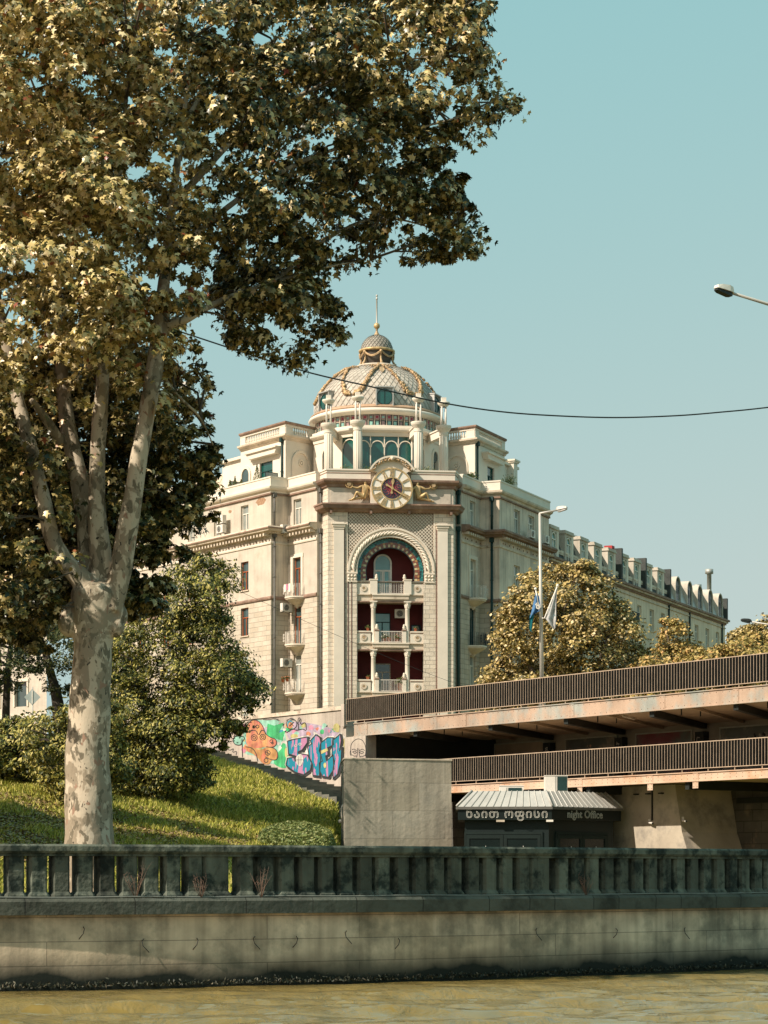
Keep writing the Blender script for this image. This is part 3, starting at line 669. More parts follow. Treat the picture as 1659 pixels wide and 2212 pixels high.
poster(1374,1492,8.97,6.8,(prr,gr),'maroon picture glowing red with two crowned heads under the bridge',lambda e,f,A0,A1,zb,zt:(blobs(e,f,A0,A1,.3,8.0,22,.22,.3,(redp,prr),.2),blobs(e,f,A0,A1,.34,7.5,12,.14,.1,(skn,pb),.08),blobs(e,f,A0,A1,.5,7.75,10,.08,.2,(skn,terracotta),.08)))
poster(1556,1690,8.97,6.8,(pd,gr),'large dark battle scene picture crowded with small figures and spears',lambda e,f,A0,A1,zb,zt:(blobs(e,f,A0,A1,.3,7.9,50,.7,.15,(darkm,pbr),.16),blobs(e,f,A0,A1,.5,8.0,22,.6,.2,(skn,gr),.06),blobs(e,f,A0,A1,.7,8.4,24,.5,.14,(darkm,darkm,gr),.10)))

# ---------------------------------------------------------------- concrete block
mb=MB(); cb=empty('concrete_block',(0,105,0),0,'bare streaked concrete block standing between the grass slope and the bar','block')
f=lambda a,b,z: Vector((a,b-105,z))
mb.prism([(-1.76,103),(3.04,104.4),(3.0,108.2),(-1.98,107)],1.6,7.28,concrete,fr=f); mb.build('block',cb)
mb=MB(); mb.prism([(-1.80,102.97),(3.08,104.37),(3.0,108.25),(-2.02,107.05)],7.28,7.34,trim_dirty,fr=f); mb.build('capping',cb)
mb=MB(); mb.box(f,-1.95,-1.92,104.9,104.95,4.6,6.6,darkm); mb.tube([(-1.88,-.6,4.2),(-1.93,-.6,5.1),(-1.87,-.55,5.3)],.03,white,n=6); mb.sphere((-1.98,-.4,4.55),.09,white); mb.build('side_pipe',cb)

# ---------------------------------------------------------------- bar under the bridge
bar=empty('bar_pavilion',(7,102,0),0,'low dark bar pavilion with ribbed grey metal mansard roof and outlined letters','bar')
f0=lambda a,b,z: Vector((a-7,b-102,z))
A=Vector((3.22,100.9)); B=Vector((7.29,100.6)); C=Vector((10.6,103.5)); Dp=Vector((9.4,107.6)); E=Vector((3.4,106))
ea=[A,B,C,Dp,E]
bark=M('bar_wall',(.004,.012,.011),.6,.2,1,.1); fasc=M('fascia',(.003,.009,.008),.5,.2,1,.05); ribm=M('ribbed_roof',(.44,.43,.39),.55,.10,.8,.05,metal=.15,streak=.1)
def inset(poly,e):
    N=len(poly); out=[]; cx=sum((p for p in poly),Vector((0,0)))/N
    for i in range(N):
        p0,p1,p2=poly[i-1],poly[i],poly[(i+1)%N]; d1=(p1-p0).normalized(); d2=(p2-p1).normalized(); n1=Vector((-d1.y,d1.x)); n2=Vector((-d2.y,d2.x))
        m=(n1+n2)/(1+n1.dot(n2)); out.append(p1+m*e)
    return out
body=inset(ea,.30); mb=MB(); mb.prism([tuple(p) for p in body],1.7,4.6,bark,fr=f0); mb.build('wall',bar)
mb=MB(); o1=inset(ea,.12); 
vs=[f0(p.x,p.y,4.53) for p in ea]+[f0(p.x,p.y,5.0) for p in ea]; mb.add(vs,[(0,1,2,3,4),(9,8,7,6,5)]+[(i,(i+1)%5,5+(i+1)%5,5+i) for i in range(5)],fasc); mb.build('fascia',bar)
mb=MB(); ou_=inset(ea,-.09); vs=[f0(p.x,p.y,4.985) for p in ou_]+[f0(p.x,p.y,5.09) for p in ou_]; mb.add(vs,[(0,1,2,3,4),(9,8,7,6,5)]+[(i,(i+1)%5,5+(i+1)%5,5+i) for i in range(5)],pipe); mb.build('gutter',bar)
to=inset(ea,.62); lo=inset(ea,-.06); z0,z1=5.10,5.80
mb=MB(); vs=[f0(p.x,p.y,z0) for p in lo]+[f0(p.x,p.y,z1) for p in to]; mb.add(vs,[(0,1,2,3,4),(9,8,7,6,5)]+[(i,(i+1)%5,5+(i+1)%5,5+i) for i in range(5)],ribm)
for i in range(3):
    l0,l1,t0,t1=lo[i],lo[i+1],to[i],to[i+1]; n=int((l1-l0).length/.30)
    for k in range(n+1):
        u=k/n; q0=f0(*(l0.lerp(l1,u)),z0)+Vector((0,0,.02)); q1=f0(*(t0.lerp(t1,u)),z1)+Vector((0,0,.02)); mb.tube([q0,q1],.022,ribm,n=4,smooth=False)
for i in range(3): mb.tube([f0(*lo[i],z0+.03),f0(*to[i],z1+.03)],.05,ribm,n=5)
mb.build('roof',bar)
fA=Fr(A,(B-A),((B-A).y,-(B-A).x)); fB=Fr(B,(C-B),((C-B).y,-(C-B).x)); oA=Off(fA,(7,102,0)); oB=Off(fB,(7,102,0))
signm=M('sign_outline',(.80,.78,.70),.5,.05,2,0)
a0=fA.px(1006,b=.02); text('sign_letters','ნაით ოფისი',oA,a0,4.62,.025,.52,signm,bar,outline=.0065,sx=.98,spacing=1.16)
a0=fB.px(1225,b=.02); text('sign_letters','night Office',oB,a0,4.64,.025,.46,signm,bar,outline=.006,sx=.98,spacing=1.05)
pane_k=M('bar_glass',(.006,.012,.011),.25,.2,1,0,spec=.25)
def door(fr,off,x0,x1,leafs):
    A0,A1=fr.px(x0,b=-.28),fr.px(x1,b=-.28); g=MB(); n=leafs; dm=M('door_frame',(.006,.015,.013),.8,.2,2,0)
    dr=MB(); dr.box(off,A0,A1,-.30,-.24,3.90,4.02,dm); dr.box(off,A0,A0+.07,-.30,-.24,1.76,3.9,dm); dr.box(off,A1-.07,A1,-.30,-.24,1.76,3.9,dm)
    for k in range(n):
        c0=A0+.07+(A1-A0-.14)*k/n; c1=A0+.07+(A1-A0-.14)*(k+1)/n
        dr.box(off,c0+.01,c0+.15,-.30,-.22,1.76,3.88,dm); dr.box(off,c1-.15,c1-.01,-.30,-.22,1.76,3.88,dm); dr.box(off,c0+.15,c1-.15,-.30,-.22,3.72,3.88,dm); dr.box(off,c0+.15,c1-.15,-.30,-.22,1.76,2.0,dm)
        g.box(off,c0+.15,c1-.15,-.29,-.26,2.0,3.72,pane_k)
    d=dr.build('door',bar); g.build('pane',d); 
    h=MB(); 
    for k in range(n): c=A0+.07+(A1-A0-.14)*(k+.5)/n; h.tube([off(c+.05,-.2,2.7),off(c+.05,-.2,3.4)],.015,lampgrey,n=5)
    h.build('handle',d)
door(fA,oA,1003,1172,2); door(fB,oB,1200,1312,2)
mb=MB(); mb.box(oA,fA.px(1013),fA.px(1165),-.3,-.10,4.50,4.54,bark)
mb.box(oA,fA.px(1180),fA.px(1195),-.14,.01,4.44,4.53,white); mb.box(oA,fA.px(1072),fA.px(1090),-.14,.0,4.44,4.53,trim_dirty); mb.build('light_box',bar)
# equipment on the bar roof
def roofbox(name,x0,x1,y0,y1,Y,dp,label,openf):
    p0=W(x0,y1,Y); p1=W(x1,y0,Y); c=Vector(((p0.x+p1.x)/2,Y,5.8)); o=empty(name,c,0,label,'cooling unit')
    e=MB(); wdt=(p1.x-p0.x)/2; h=p1.z-5.8; e.box(ID,-wdt,wdt,0,dp,0.,h,ac_w); e.box(ID,-wdt-.02,wdt+.02,-.02,dp+.02,h,h+.03,ac_w); e.build('casing',o)
    e=MB(); r=openf; e.box(ID,-wdt+2*wdt*r[0],-wdt+2*wdt*r[1],-.025,.0,h*r[2],h*r[3],pipe_d); e.box(ID,-wdt+2*wdt*r[0]+.03,-wdt+2*wdt*r[0]+.07,-.04,-.02,h*r[2],h*r[3],ac_w); e.build('grille',o)
roofbox('rooftop_unit',1080,1131,1698,1712,103.0,.8,'low white box with a dark grille on the bar roof',(.28,.92,.15,.72))
roofbox('rooftop_unit',1178,1226,1676,1712,102.6,.9,'tall white cooling unit with a dark green side on the bar roof',(.46,.97,.08,.95))
# ================================================================ corner building
ORG=(.48,165.); ROT=R(6)
B_=empty('corner_building',(ORG[0],ORG[1],0),ROT,'cream corner apartment building with gilded clock tower front and scaled dome','building')
def LF(P,d,n): return Fr(P,d,n,ORG,ROT)
FT=LF((0,0),(1,0),(0,-1))
def wing(sg): return LF((sg*8.35,3.35),(sg*.5,.866),(sg*.866,-.5))
def bay(sg): return LF((sg*5.2,.9),(sg*.5,.866),(sg*.866,-.5))
WL,WR,BL,BR_=wing(-1),wing(1),bay(-1),bay(1)
LEN={-1:24.,1:10.6}
RL=LF((-7.05,4.1),(-1.3,-.75),(.5,-.866)); RRt=LF((7.05,4.1),(1.3,-.75),(-.5,-.866))
TLs=LF((-4.85,1.1),(.35,-1.1),(-1.1,-.35)); TRs=LF((4.85,1.1),(-.35,-1.1),(1.1,-.35))
Z0,ZS,ZM,ZU,ZP=9.4,22.1,26.9,29.75,30.9
windows=[]   # (frame, rect, kind)
def win(fr,r,kind='white',nb=2,depth=.22,transom=.62,par=None,sillw=True,glassm=None,mname='window'):
    par=par or B_; a0,a1,z0,z1=r; fm={'white':white,'orange':orange,'dark':pipe_d,'grey':plaster_g,'teal':pipe_d}[kind]
    g=glassm or {'white':pane_l,'orange':pane,'dark':pane,'grey':pane,'teal':pane_t}[kind]
    t=.055; e=MB(); b0,b1=-depth,-depth+.06
    for q in ((a0,a1,z1-t,z1),(a0,a1,z0,z0+t)): e.box(fr,q[0],q[1],b0,b1,q[2],q[3],fm)
    for q in ((a0,a0+t),(a1-t,a1)): e.box(fr,q[0],q[1],b0,b1,z0+t,z1-t,fm)
    zt=z0+(z1-z0)*transom
    e.box(fr,a0+t,a1-t,b0,b1+.01,zt-.03,zt+.03,fm)
    for k in range(1,nb):
        c=a0+(a1-a0)*k/nb; e.box(fr,c-.035,c+.035,b0,b1+.015,z0+t,zt-.03,fm)
    o=e.build(mname,par)
    e=MB(); e.box(fr,a0+t*.6,a1-t*.6,b0-.03,b0+.012,z0+t*.6,z1-t*.6,g); e.build('pane',o)
    if g is pane_l or kind=='orange':
        pass
    if sillw: e=MB(); e.box(fr,a0-.08,a1+.08,-.10,.09,z0-.09,z0-.01,trim_dirty); e.build('sill',o)
    return o
# window openings surveyed from the photograph, one list per face
rows=[(27.45,29.25),(23.0,25.1),(19.65,21.7),(16.25,18.3),(12.8,14.8)]
opL=[]; stepL=WL.px(470)-WL.px(528.5)
for k in range(-0,6):
    ac=WL.px(528.5)+stepL*k
    for j,(za,zb) in enumerate(rows): opL.append(((ac-.52,ac+.52,za,zb),'white' if j in(0,3,4) else 'orange'))
opR=[]
for k,x in enumerate((1117,1148)):
    ac=WR.px(x)
    for j,(za,zb) in enumerate(rows): opR.append(((ac-.62,ac+.62,za,zb),'white'))
opR+= [((WR.px(1176)-.5,WR.px(1176)+.5,za,zb),'white') for za,zb in rows[1:]]
opB={-1:[],1:[]}
for sg,bf,xc in((-1,BL,642.5),(1,BR_,1021)):
    ac=bf.px(xc); hw=.50 if sg<0 else .55
    opB[sg]=[((ac-hw,ac+hw,27.35,29.25),'white'),((ac-hw,ac+hw,22.15,25.0),'orange' if sg<0 else 'white'),((ac-hw,ac+hw,18.75,21.45),'orange' if sg<0 else 'dark'),((ac-hw,ac+hw,15.25,18.0),'white'),((ac-hw,ac+hw,12.2,14.0),'white')]
# walls: stucco above the string course, cut stone below
def split(mu,ml,fr,a0,a1,ops,mat_u=stucco,mat_l=stone,zt=ZP-.7):
    r=[o[0] for o in ops]
    mu.wall(fr,a0,a1,ZS,zt,[o for o in r if o[3]>ZS+.3],mat_u,.24); ml.wall(fr,a0,a1,Z0,ZS,[(o[0],o[1],o[2],min(o[3],ZS)) for o in r if o[2]<ZS-.3],mat_l,.24)
mu,ml=MB(),MB()
split(mu,ml,WL,0,24,opL); split(mu,ml,WR,0,10.6,opR,stucco_r,M('stone_shaded',(.56,.465,.36),.9,.15,.8,.5,6,brick=(1.1,.36,.022,.62),streak=.25))  # shaded wing gets its own stucco and stone copies, light adjusted in colour
split(mu,ml,BL,0,3.7,opB[-1]); split(mu,ml,BR_,0,3.7,opB[1],stucco_r,ml.mats[-1])
for fr in (RL,RRt): split(mu,ml,fr,0,1.5,[],stucco_r,stone)
for s_ in(-1,1):
    fr=LF((s_*5.2,.9),(-s_*.35,.2),(s_*-.2,-.35)) ; split(mu,ml,fr,0,.42,[])
mu.quad([Vector((13.65,12.52,z)) if k<2 else Vector((5,16.5,z)) for k,z in enumerate((Z0,ZP-.7,ZP-.7,Z0))],stucco_r)
mu.prism([(-20,23.5),(-8.2,3.6),(-7.0,4.35),(-5.1,1.2),(-4.6,1.6),(4.6,1.6),(5.1,1.2),(7.0,4.35),(8.2,3.6),(13.3,12.4),(5,16.3),(-12,28)],ZP-.78,ZP-.7,trim_dirty)
mu.build('wall',B_); ml.build('stone_wall',B_)
for fr,ops in((WL,opL),(WR,opR),(BL,opB[-1]),(BR_,opB[1])):
    for (r,kd) in ops:
        tall=(r[3]-r[2])>2.3
        win(fr,r,kd,2 if not tall else 2,mname='balcony_door' if tall else 'window',transom=.66 if not tall else .74,sillw=not tall)
# pale door surrounds at bays
e=MB()
for sg,bf in((-1,BL),(1,BR_)):
    r=opB[sg][1][0]; 
    for q in((r[0]-.26,r[0]-.02,r[2],r[3]+.02),(r[1]+.02,r[1]+.26,r[2],r[3]+.02),(r[0]-.30,r[1]+.30,r[3]+.02,r[3]+.28)): e.box(bf,q[0],q[1],-.02,.07,q[2],q[3],trim)
e.build('door_surround',B_)
PLL=[(-8.35-.5*24,3.35+.866*24),(-8.35,3.35),(-7.05,4.1),(-5.2,.9)]; PLR=[(-x,y) for x,y in PLL[::-1]]; PLR[-1]=(8.35+.5*10.6,3.35+.866*10.6)
TW=[(-4.85,1.1),(-4.5,0),(4.5,0),(4.85,1.1)]
def bandp(name,prof,mat,polys,par=B_,side=1):
    e=MB()
    for p in polys: e.sweep(p,prof,mat,side)
    return e.build(name,par)
# main cornice with brackets, frieze, string course
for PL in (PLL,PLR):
    lit = PL is PLL  # bands of the unlit wing use darker materials, its shade put into colour
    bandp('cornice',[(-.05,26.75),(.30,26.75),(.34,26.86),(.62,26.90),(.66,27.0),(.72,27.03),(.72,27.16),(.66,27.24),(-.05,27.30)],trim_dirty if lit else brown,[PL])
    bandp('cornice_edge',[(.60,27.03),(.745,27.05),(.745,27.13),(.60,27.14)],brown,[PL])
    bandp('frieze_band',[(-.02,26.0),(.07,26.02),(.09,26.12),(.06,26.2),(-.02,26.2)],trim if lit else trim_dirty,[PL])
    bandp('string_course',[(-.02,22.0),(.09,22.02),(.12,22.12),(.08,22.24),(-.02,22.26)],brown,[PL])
e=MB()
for fr,a1 in((WL,24),(BL,3.7),(WR,10.6),(BR_,3.7)):
    a=.15
    while a<a1: e.box(fr,a,a+.16,.0,.52,26.58,26.76,trim_dirty); e.box(fr,a+.12,a+.22,.0,.05,26.32,26.42,brown) if int(a*2)%2 else None; a+=.42
e.build('brackets',B_)
ALLP=[PLL[:-1]+[(-5.2,.9)],PLR]
for polys,mm in (([PLL],trim),([PLR],trim_dirty)):  # upper cornice likewise coloured darker for the shaded wing
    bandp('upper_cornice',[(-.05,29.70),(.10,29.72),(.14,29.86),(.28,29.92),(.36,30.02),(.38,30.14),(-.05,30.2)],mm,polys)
bandp('upper_line',[(.0,29.58),(.13,29.60),(.13,29.70),(.0,29.71)],brown,[PLL,PLR])
bandp('parapet',[(-.25,30.2),(.10,30.2),(.10,30.78),(.15,30.80),(.15,30.9),(-.28,30.9)],plaster,[PLL,PLR])
# ---------------- tower front
e=MB(); e.wall(FT,-4.5,4.5,Z0,28.0,[(-2.40,2.40,Z0+3.0,23.02)],stone_f,.9,0); 
# arched opening is cut by leaving the wall out between z 23 and the arch
e2=MB(); e2.mats=[]
e.v=[];e.f=[];e.mi=[];e.sm=[];e.mats=[]
e.wall(FT,-4.5,4.5,Z0,22.99,[(-2.40,2.40,Z0,22.99)],stone_f,.9,0)
e.wall(FT,-4.5,4.5,22.99,28.0,[(-3.15,3.15,22.99,28.0)],stone_f,.15,0)
for fr in (TLs,TRs): e.wall(fr,0,1.155,Z0,30.2,[],stone_f,.1,0)
e.build('tower_wall',B_)
ca,cz=.02,23.72
lat=M('lattice_ground',(.15,.095,.065),.9,.1,1,0)
def archplate(mb,r,x0,x1,zb,zt,b0,b1,mat,n=40):
    pts=[(x0,zb)]+[(x0,zt),(x1,zt),(x1,zb)]; 
    inner=[(ca+r,zb)]+[(ca+r*math.cos(math.pi*i/n),cz+r*math.sin(math.pi*i/n)) for i in range(n+1)]+[(ca-r,zb)]
    def outp(p):
        ang=math.atan2(max(p[1]-cz,0),p[0]-ca); c,s=math.cos(ang),math.sin(ang)
        ts=[]; 
        if c>1e-6: ts.append((x1-ca)/c)
        if c<-1e-6: ts.append((x0-ca)/c)
        if s>1e-6: ts.append((zt-cz)/s)
        t=min(ts); q=(ca+c*t,cz+s*t)
        return (q[0],p[1]) if p[1]<=cz else q
    for i in range(len(inner)-1):
        p,r_=inner[i],inner[i+1]; o,q=outp(p),outp(r_)
        mb.quad([FT(p[0],b1,p[1]),FT(r_[0],b1,r_[1]),FT(q[0],b1,q[1]),FT(o[0],b1,o[1])],mat)
        mb.quad([FT(p[0],b0,p[1]),FT(r_[0],b0,r_[1]),FT(r_[0],b1,r_[1]),FT(p[0],b1,p[1])],mat)
        if abs(o[0]-q[0])>1.0 or (abs(o[0]-q[0])>1e-3 and abs(o[1]-q[1])>1e-3):
            mb.quad([FT(o[0],b1,o[1]),FT(q[0],b1,q[1]),FT(x1 if o[0]>ca else x0,b1,zt)],mat)
e=MB(); archplate(e,2.42,-3.15,3.15,22.99,28.0,-.9,-.12,lat); e.build('lattice_panel',B_)
# lattice: crossing ribs with rings, clipped by the arch
e=MB(); st=.25; latr=M('lattice_rib',(.66,.58,.47),.85,.06,2,.1)
k=0; x=-3.15
nz=int((28-23.3)/st); nx=int(6.3/st)
for i in range(nx+1):
    for j in range(nz+1):
        a=-3.0+i*st; z=23.15+j*st
        for (aa,zz) in((a,z),(a+st/2,z+st/2)):
            if aa>3.05 or zz>27.85 or math.hypot(aa-ca,zz-cz)<3.12 or (zz<cz): continue
            e.ring(FT,aa,zz,.088,.127,-.12,-.035,0,2*math.pi,4,latr,True); e.box(FT,aa-.022,aa+.022,-.12,-.06,zz-.022,zz+.022,latr)
e.build('lattice_ribs',B_)
e=MB(); e.box(FT,-3.17,-3.08,-.12,.02,22.9,27.95,trim); e.box(FT,3.08,3.17,-.12,.02,22.9,27.95,trim); e.build('lattice_border',B_)
# archivolt: outer moulding, twisted rope, inner cavetto
e=MB(); t0,t1=-.0,math.pi
e.ring(FT,ca,cz,2.98,3.12,-.12,.12,t0,t1,48,trim); e.ring(FT,ca,cz,2.84,2.98,-.2,.04,t0,t1,48,trim); e.ring(FT,ca,cz,2.42,2.52,-.5,.06,t0,t1,48,trim)
for s_ in(-1,1): e.box(FT,ca+s_*2.42 if s_>0 else ca-3.12,ca+3.12 if s_>0 else ca-2.42,-.12,.07,23.62,23.74,trim)
e.build('arch_moulding',B_)
e=MB(); N=32; ropeg=M('rope_ground',(.34,.28,.21),.9,.1,2,0)
for i in range(N):
    t=math.pi*(i+.5)/N; c,q=math.cos(t),math.sin(t); p0=(2.56,t-.045); p1=(2.84,t+.045)
    P=[FT(ca+r*math.cos(u),b,cz+r*math.sin(u)) for r,u,b in((2.52,t+.11,-.05),(2.60,t+.08,.06),(2.70,t,.10),(2.80,t-.08,.06),(2.87,t-.11,-.05))]
    e.tube(P,[.03,.07,.085,.07,.03],trim,n=6)
e.ring(FT,ca,cz,2.50,2.88,-.15,-.02,t0,t1,44,ropeg); e.build('arch_rope',B_)
# arch capitals
e=MB()
for s_ in(-1,1):
    u0,u1=(2.42,3.12) if s_>0 else (-3.12,-2.42)
    e.box(FT,u0-.03,u1+.03,-.1,.12,23.50,23.62,trim); e.box(FT,u0,u1,-.1,.05,22.98,23.5,trim); e.box(FT,u0-.02,u1+.02,-.1,.09,22.92,22.99,trim)
    for k in range(3):
        c=u0+.12+.23*k; e.sphere(FT(c,.06,23.36),.10,trim,8); e.sphere(FT(c,.07,23.12),.075,trim,8)
e.build('arch_capital',B_)
# mosaic ring of coloured glass
mos=[M('mosaic_'+n,c,.3,.25,5,0,spec=.7) for n,c in (('teal',(.02,.16,.17)),('sea',(.04,.28,.26)),('red',(.22,.07,.04)),('amber',(.42,.22,.08)),('cream',(.52,.45,.26)),('dark',(.02,.035,.035)))]
e=MB(); N=46
def mring(r0,r1,N,pick,b):
    for i in range(N):
        t0_=-.18+ (math.pi+.36)*i/N; t1_=-.18+(math.pi+.36)*(i+.86)/N; e.ring(FT,ca,cz,r0,r1,-.62,b,t0_,t1_,2,pick(i))
e.ring(FT,ca,cz,1.72,2.42,-.66,-.60,-.30,math.pi+.30,40,mos[5])
mring(2.28,2.38,64,lambda i:mos[0] if i%2 else mos[1],-.55)
mring(2.12,2.26,46,lambda i:random.choice([mos[0],mos[1],mos[5]]),-.56)
mring(1.96,2.12,38,lambda i:(mos[2] if i%3 else mos[3]) if 3<i<34 or 1 else mos[0],-.54)
mring(1.78,1.97,38,lambda i:mos[4] if i%2 else mos[2],-.53)
e.build('stained_glass_ring',B_)
# straight jambs of the ring
e=MB()
for s_ in(-1,1):
    for k in range(5):
        z=22.95+k*.16
        for (r0,r1,mm) in((1.76,1.95,mos[4] if k%2 else mos[2]),(1.97,2.12,mos[3] if k%2 else mos[2]),(2.14,2.38,mos[0])):
            a,b=sorted((ca+s_*r0,ca+s_*r1)); e.box(FT,a,b,-.62,-.56,z+.01,z+.14,mm)
e.build('stained_glass_jamb',B_)
# dark red recess
e=MB()
e.quad([FT(-2.6,-2.1,Z0),FT(2.6,-2.1,Z0),FT(2.6,-2.1,26.4),FT(-2.6,-2.1,26.4)],darkred)
for s_ in(-1,1): e.quad([FT(s_*2.5,-2.1,Z0),FT(s_*2.5,-.02,Z0) if 0 else FT(s_*2.5,-.62,Z0),FT(s_*2.5,-.62,26.4),FT(s_*2.5,-2.1,26.4)],darkred)
for s_ in(-1,1): e.quad([FT(s_*2.40,-.05,Z0),FT(s_*2.40,-.9,Z0),FT(s_*2.40,-.9,23),FT(s_*2.40,-.05,23)],stone_f)
e.quad([FT(-2.6,-.62,26.4),FT(2.6,-.62,26.4),FT(2.6,-2.1,26.4),FT(-2.6,-2.1,26.4)],darkred)
e.build('loggia_recess',B_)
# loggia doors
bf=Fr(FT(0,-2.1,0),(1,0),(0,-1),ORG,ROT); B2=LF((0,2.1),(1,0),(0,-1))
a0=B2.px(808); a1=B2.px(845)
e=MB(); r=(a1-a0)/2; c=(a0+a1)/2; e.ring(B2,c,24.55,r-.09,r+.03,-.0,.10,0,math.pi,20,white); e.box(B2,a0-.03,a0+.08,0,.1,21.9,24.55,white); e.box(B2,a1-.08,a1+.03,0,.1,21.9,24.55,white); e.box(B2,a0,a1,.0,.09,23.95,24.07,white); e.box(B2,c-.06,c+.06,0,.1,21.9,23.95,white)
for k in(-1,1):
    e.box(B2,c+k*.30-.22,c+k*.30-.17,0,.09,21.9,23.95,white); e.box(B2,c+k*.30+.14,c+k*.30+.19,0,.09,21.9,23.95,white)
o=e.build('arched_door',B_); e=MB(); e.disc(B2,c,24.55,r-.05,.01,.03,pane_b,24); e.box(B2,a0,a1,.01,.028,21.9,24.5,pane_b); e.build('pane',o)
for zf,zt,kd in((18.2,20.95,'dark'),(14.75,17.3,'grey')):
    a0,a1=B2.px(808),B2.px(843); win(B2,(a0,a1,zf,zt),kd,2,-.02,.76,sillw=False,glassm=pane_b if kd=='dark' else pane,mname='loggia_door')
a0,a1=B2.px(888),B2.px(908); win(B2,(a0,a1,18.6,20.1),'dark',1,-.02,.99,sillw=False)
# loggia slabs, parapets, columns
for k,(zt,zb,sl) in enumerate(((23.02,22.08,21.60),(19.46,18.62,18.16),(16.0,15.12,14.66))):
    e=MB(); pw=.95 if k==0 else 1.0
    for s_ in(-1,1):
        u0,u1=sorted((s_*2.42,s_*(.95 if k==0 else 1.42)));
        e.box(FT,u0,u1,-.45,-.10,zb,zt-.10,plaster); e.box(FT,u0-.0,u1,-.48,-.06,zt-.10,zt,trim); e.box(FT,u0,u1,-.47,-.075,zt-.16,zt-.115,brown)
        e.ring(FT,s_*1.92,(zt+zb)/2-.05,.10,.22,-.12,-.05,0,2*math.pi,20,trim_dirty,True); e.disc(FT,s_*1.92,(zt+zb)/2-.05,.08,-.12,-.06,goldp,12)
        if k==0: e.box(FT,s_*1.22-.26,s_*1.22+.26,-.5,.02,zb,zt+.05,plaster); e.box(FT,s_*1.22-.30,s_*1.22+.30,-.52,.05,zt+.05,zt+.13,trim)
        else: e.box(FT,s_*.98-.13,s_*.98+.13,-.3,.0,zb,zt+.13,plaster); e.box(FT,s_*.98-.16,s_*.98+.16,-.33,.03,zt+.0,zt+.10,brown)
        p=FT(s_*(1.0 if k==0 else .98),-.15,zt+.13); e.lathe(p,[(.05,0),(.11,.05),(.13,.13),(.08,.22),(.10,.26),(.06,.34),(.0,.38)],trim,10)
    e.build('balcony_parapet',B_)
    e=MB(); e.box(FT,-2.42,2.42,-2.1,-.06,zb-.06,zb,trim_dirty); e.box(FT,-2.42,2.42,-2.1,-.16,sl,zb-.06,trim_dirty); e.box(FT,-1.35,1.35,-.2,.06,zb-.09,zb+.012,trim); e.box(FT,-1.3,1.3,-.2,.0,sl+.12,zb-.09,trim_dirty)
    e.box(FT,-2.42,2.42,-.2,-.10,sl-.10,sl-.003,brown); e.build('balcony_slab',B_)
    e=MB(); hw=.92 if k==0 else .85; e.box(FT,-hw,hw,-.14,-.10,zt-.05,zt,whiteiron); e.box(FT,-hw,hw,-.14,-.10,zb+.05,zb+.09,whiteiron)
    n=15
    for i in range(n+1): a=-hw+2*hw*i/n; e.box(FT,a-.012,a+.012,-.13,-.11,zb+.09,zt-.05,whiteiron)
    for cc in((-.78,.0,.78) if k!=1 else (-.8,.8)):
        for j in range(4): e.ring(FT,cc,zb+.2+.16*j,.045,.07,-.135,-.10,0,2*math.pi,8,whiteiron,True)
    e.build('balcony_railing',B_)
for (zb,zt) in((18.62,21.60),(15.12,18.16)):
    for s_ in(-1,1):
        e=MB(); p=FT(s_*1.22,-.28,0); e.lathe(p,[(.20,zb),(.20,zb+.1),(.165,zb+.14),(.155,zt-.62),(.17,zt-.6),(.14,zt-.56),(.19,zt-.42),(.24,zt-.30),(.20,zt-.22),(.26,zt-.14),(.26,zt-.09)],plaster,16)
        e.box(FT,s_*1.22-.27,s_*1.22+.27,-.55,-.02,zt-.09,zt,trim)
        for j in range(8): t=j*math.pi/4; e.sphere((p[0]+.2*math.cos(t),p[1]+.2*math.sin(t),zt-.26),.06,trim,6); e.sphere((p[0]+.17*math.cos(t+.4),p[1]+.17*math.sin(t+.4),zt-.46),.05,trim,6)
        e.build('loggia_column',B_)
# tower pilasters and their brown edge lines
for s_ in(-1,1):
    e=MB(); c=s_*3.72; e.box(FT,c-.36,c+.36,-.05,.14,Z0,27.15,plaster); e.box(FT,c-.50,c+.50,-.05,.30,26.98,27.08,trim); e.box(FT,c-.44,c+.44,-.05,.24,26.82,26.98,trim); e.box(FT,c-.38,c+.38,-.05,.18,26.66,26.82,trim)
    e.build('pilaster',B_)
e=MB()
for u in(-3.29,-3.04,-2.8,3.29): e.box(FT,u-.035,u+.035,-.02,.03,Z0,26.7 if abs(u)>3.2 else 22.9,brown_line)
for s_ in(-1,1): e.box(FT,s_*2.9-.55 if s_>0 else -3.2,3.2 if s_>0 else -2.42,-.02,.012,Z0,22.9,stone_f)
e.build('edge_lines',B_)
# brown cornice under the clock
bandp('clock_cornice',[(-.05,27.86),(.20,27.9),(.30,28.02),(.50,28.10),(.58,28.30),(.64,28.34),(.64,28.44),(-.05,28.50)],brown,[TW])
e=MB()
for u in (-4.3,-.55-.9,.55+.75,4.3): e.box(FT,u-.08,u+.08,.0,.42,27.74,27.98,brown)
e.build('cornice_bracket',B_)
e=MB(); e.wall(FT,-4.5,4.5,28.0,30.9,[],stucco,.1,0); e.box(FT,-4.3,-1.4,.0,.05,28.55,29.6,stucco); e.box(FT,1.4,4.3,.0,.05,28.55,29.6,stucco); e.build('clock_wall',B_)
TWl=[(-4.85,1.1),(-4.5,0),(-1.45,0)]; TWr=[(1.45,0),(4.5,0),(4.85,1.1)]
bandp('upper_cornice',[(-.05,29.62),(.12,29.66),(.18,29.84),(.36,29.92),(.46,30.04),(.48,30.18),(-.05,30.22)],brown,[TWl,TWr])
bandp('parapet',[(-.28,30.2),(.14,30.2),(.14,30.80),(.20,30.82),(.20,30.93),(-.30,30.93)],plaster,[TWl,TWr])
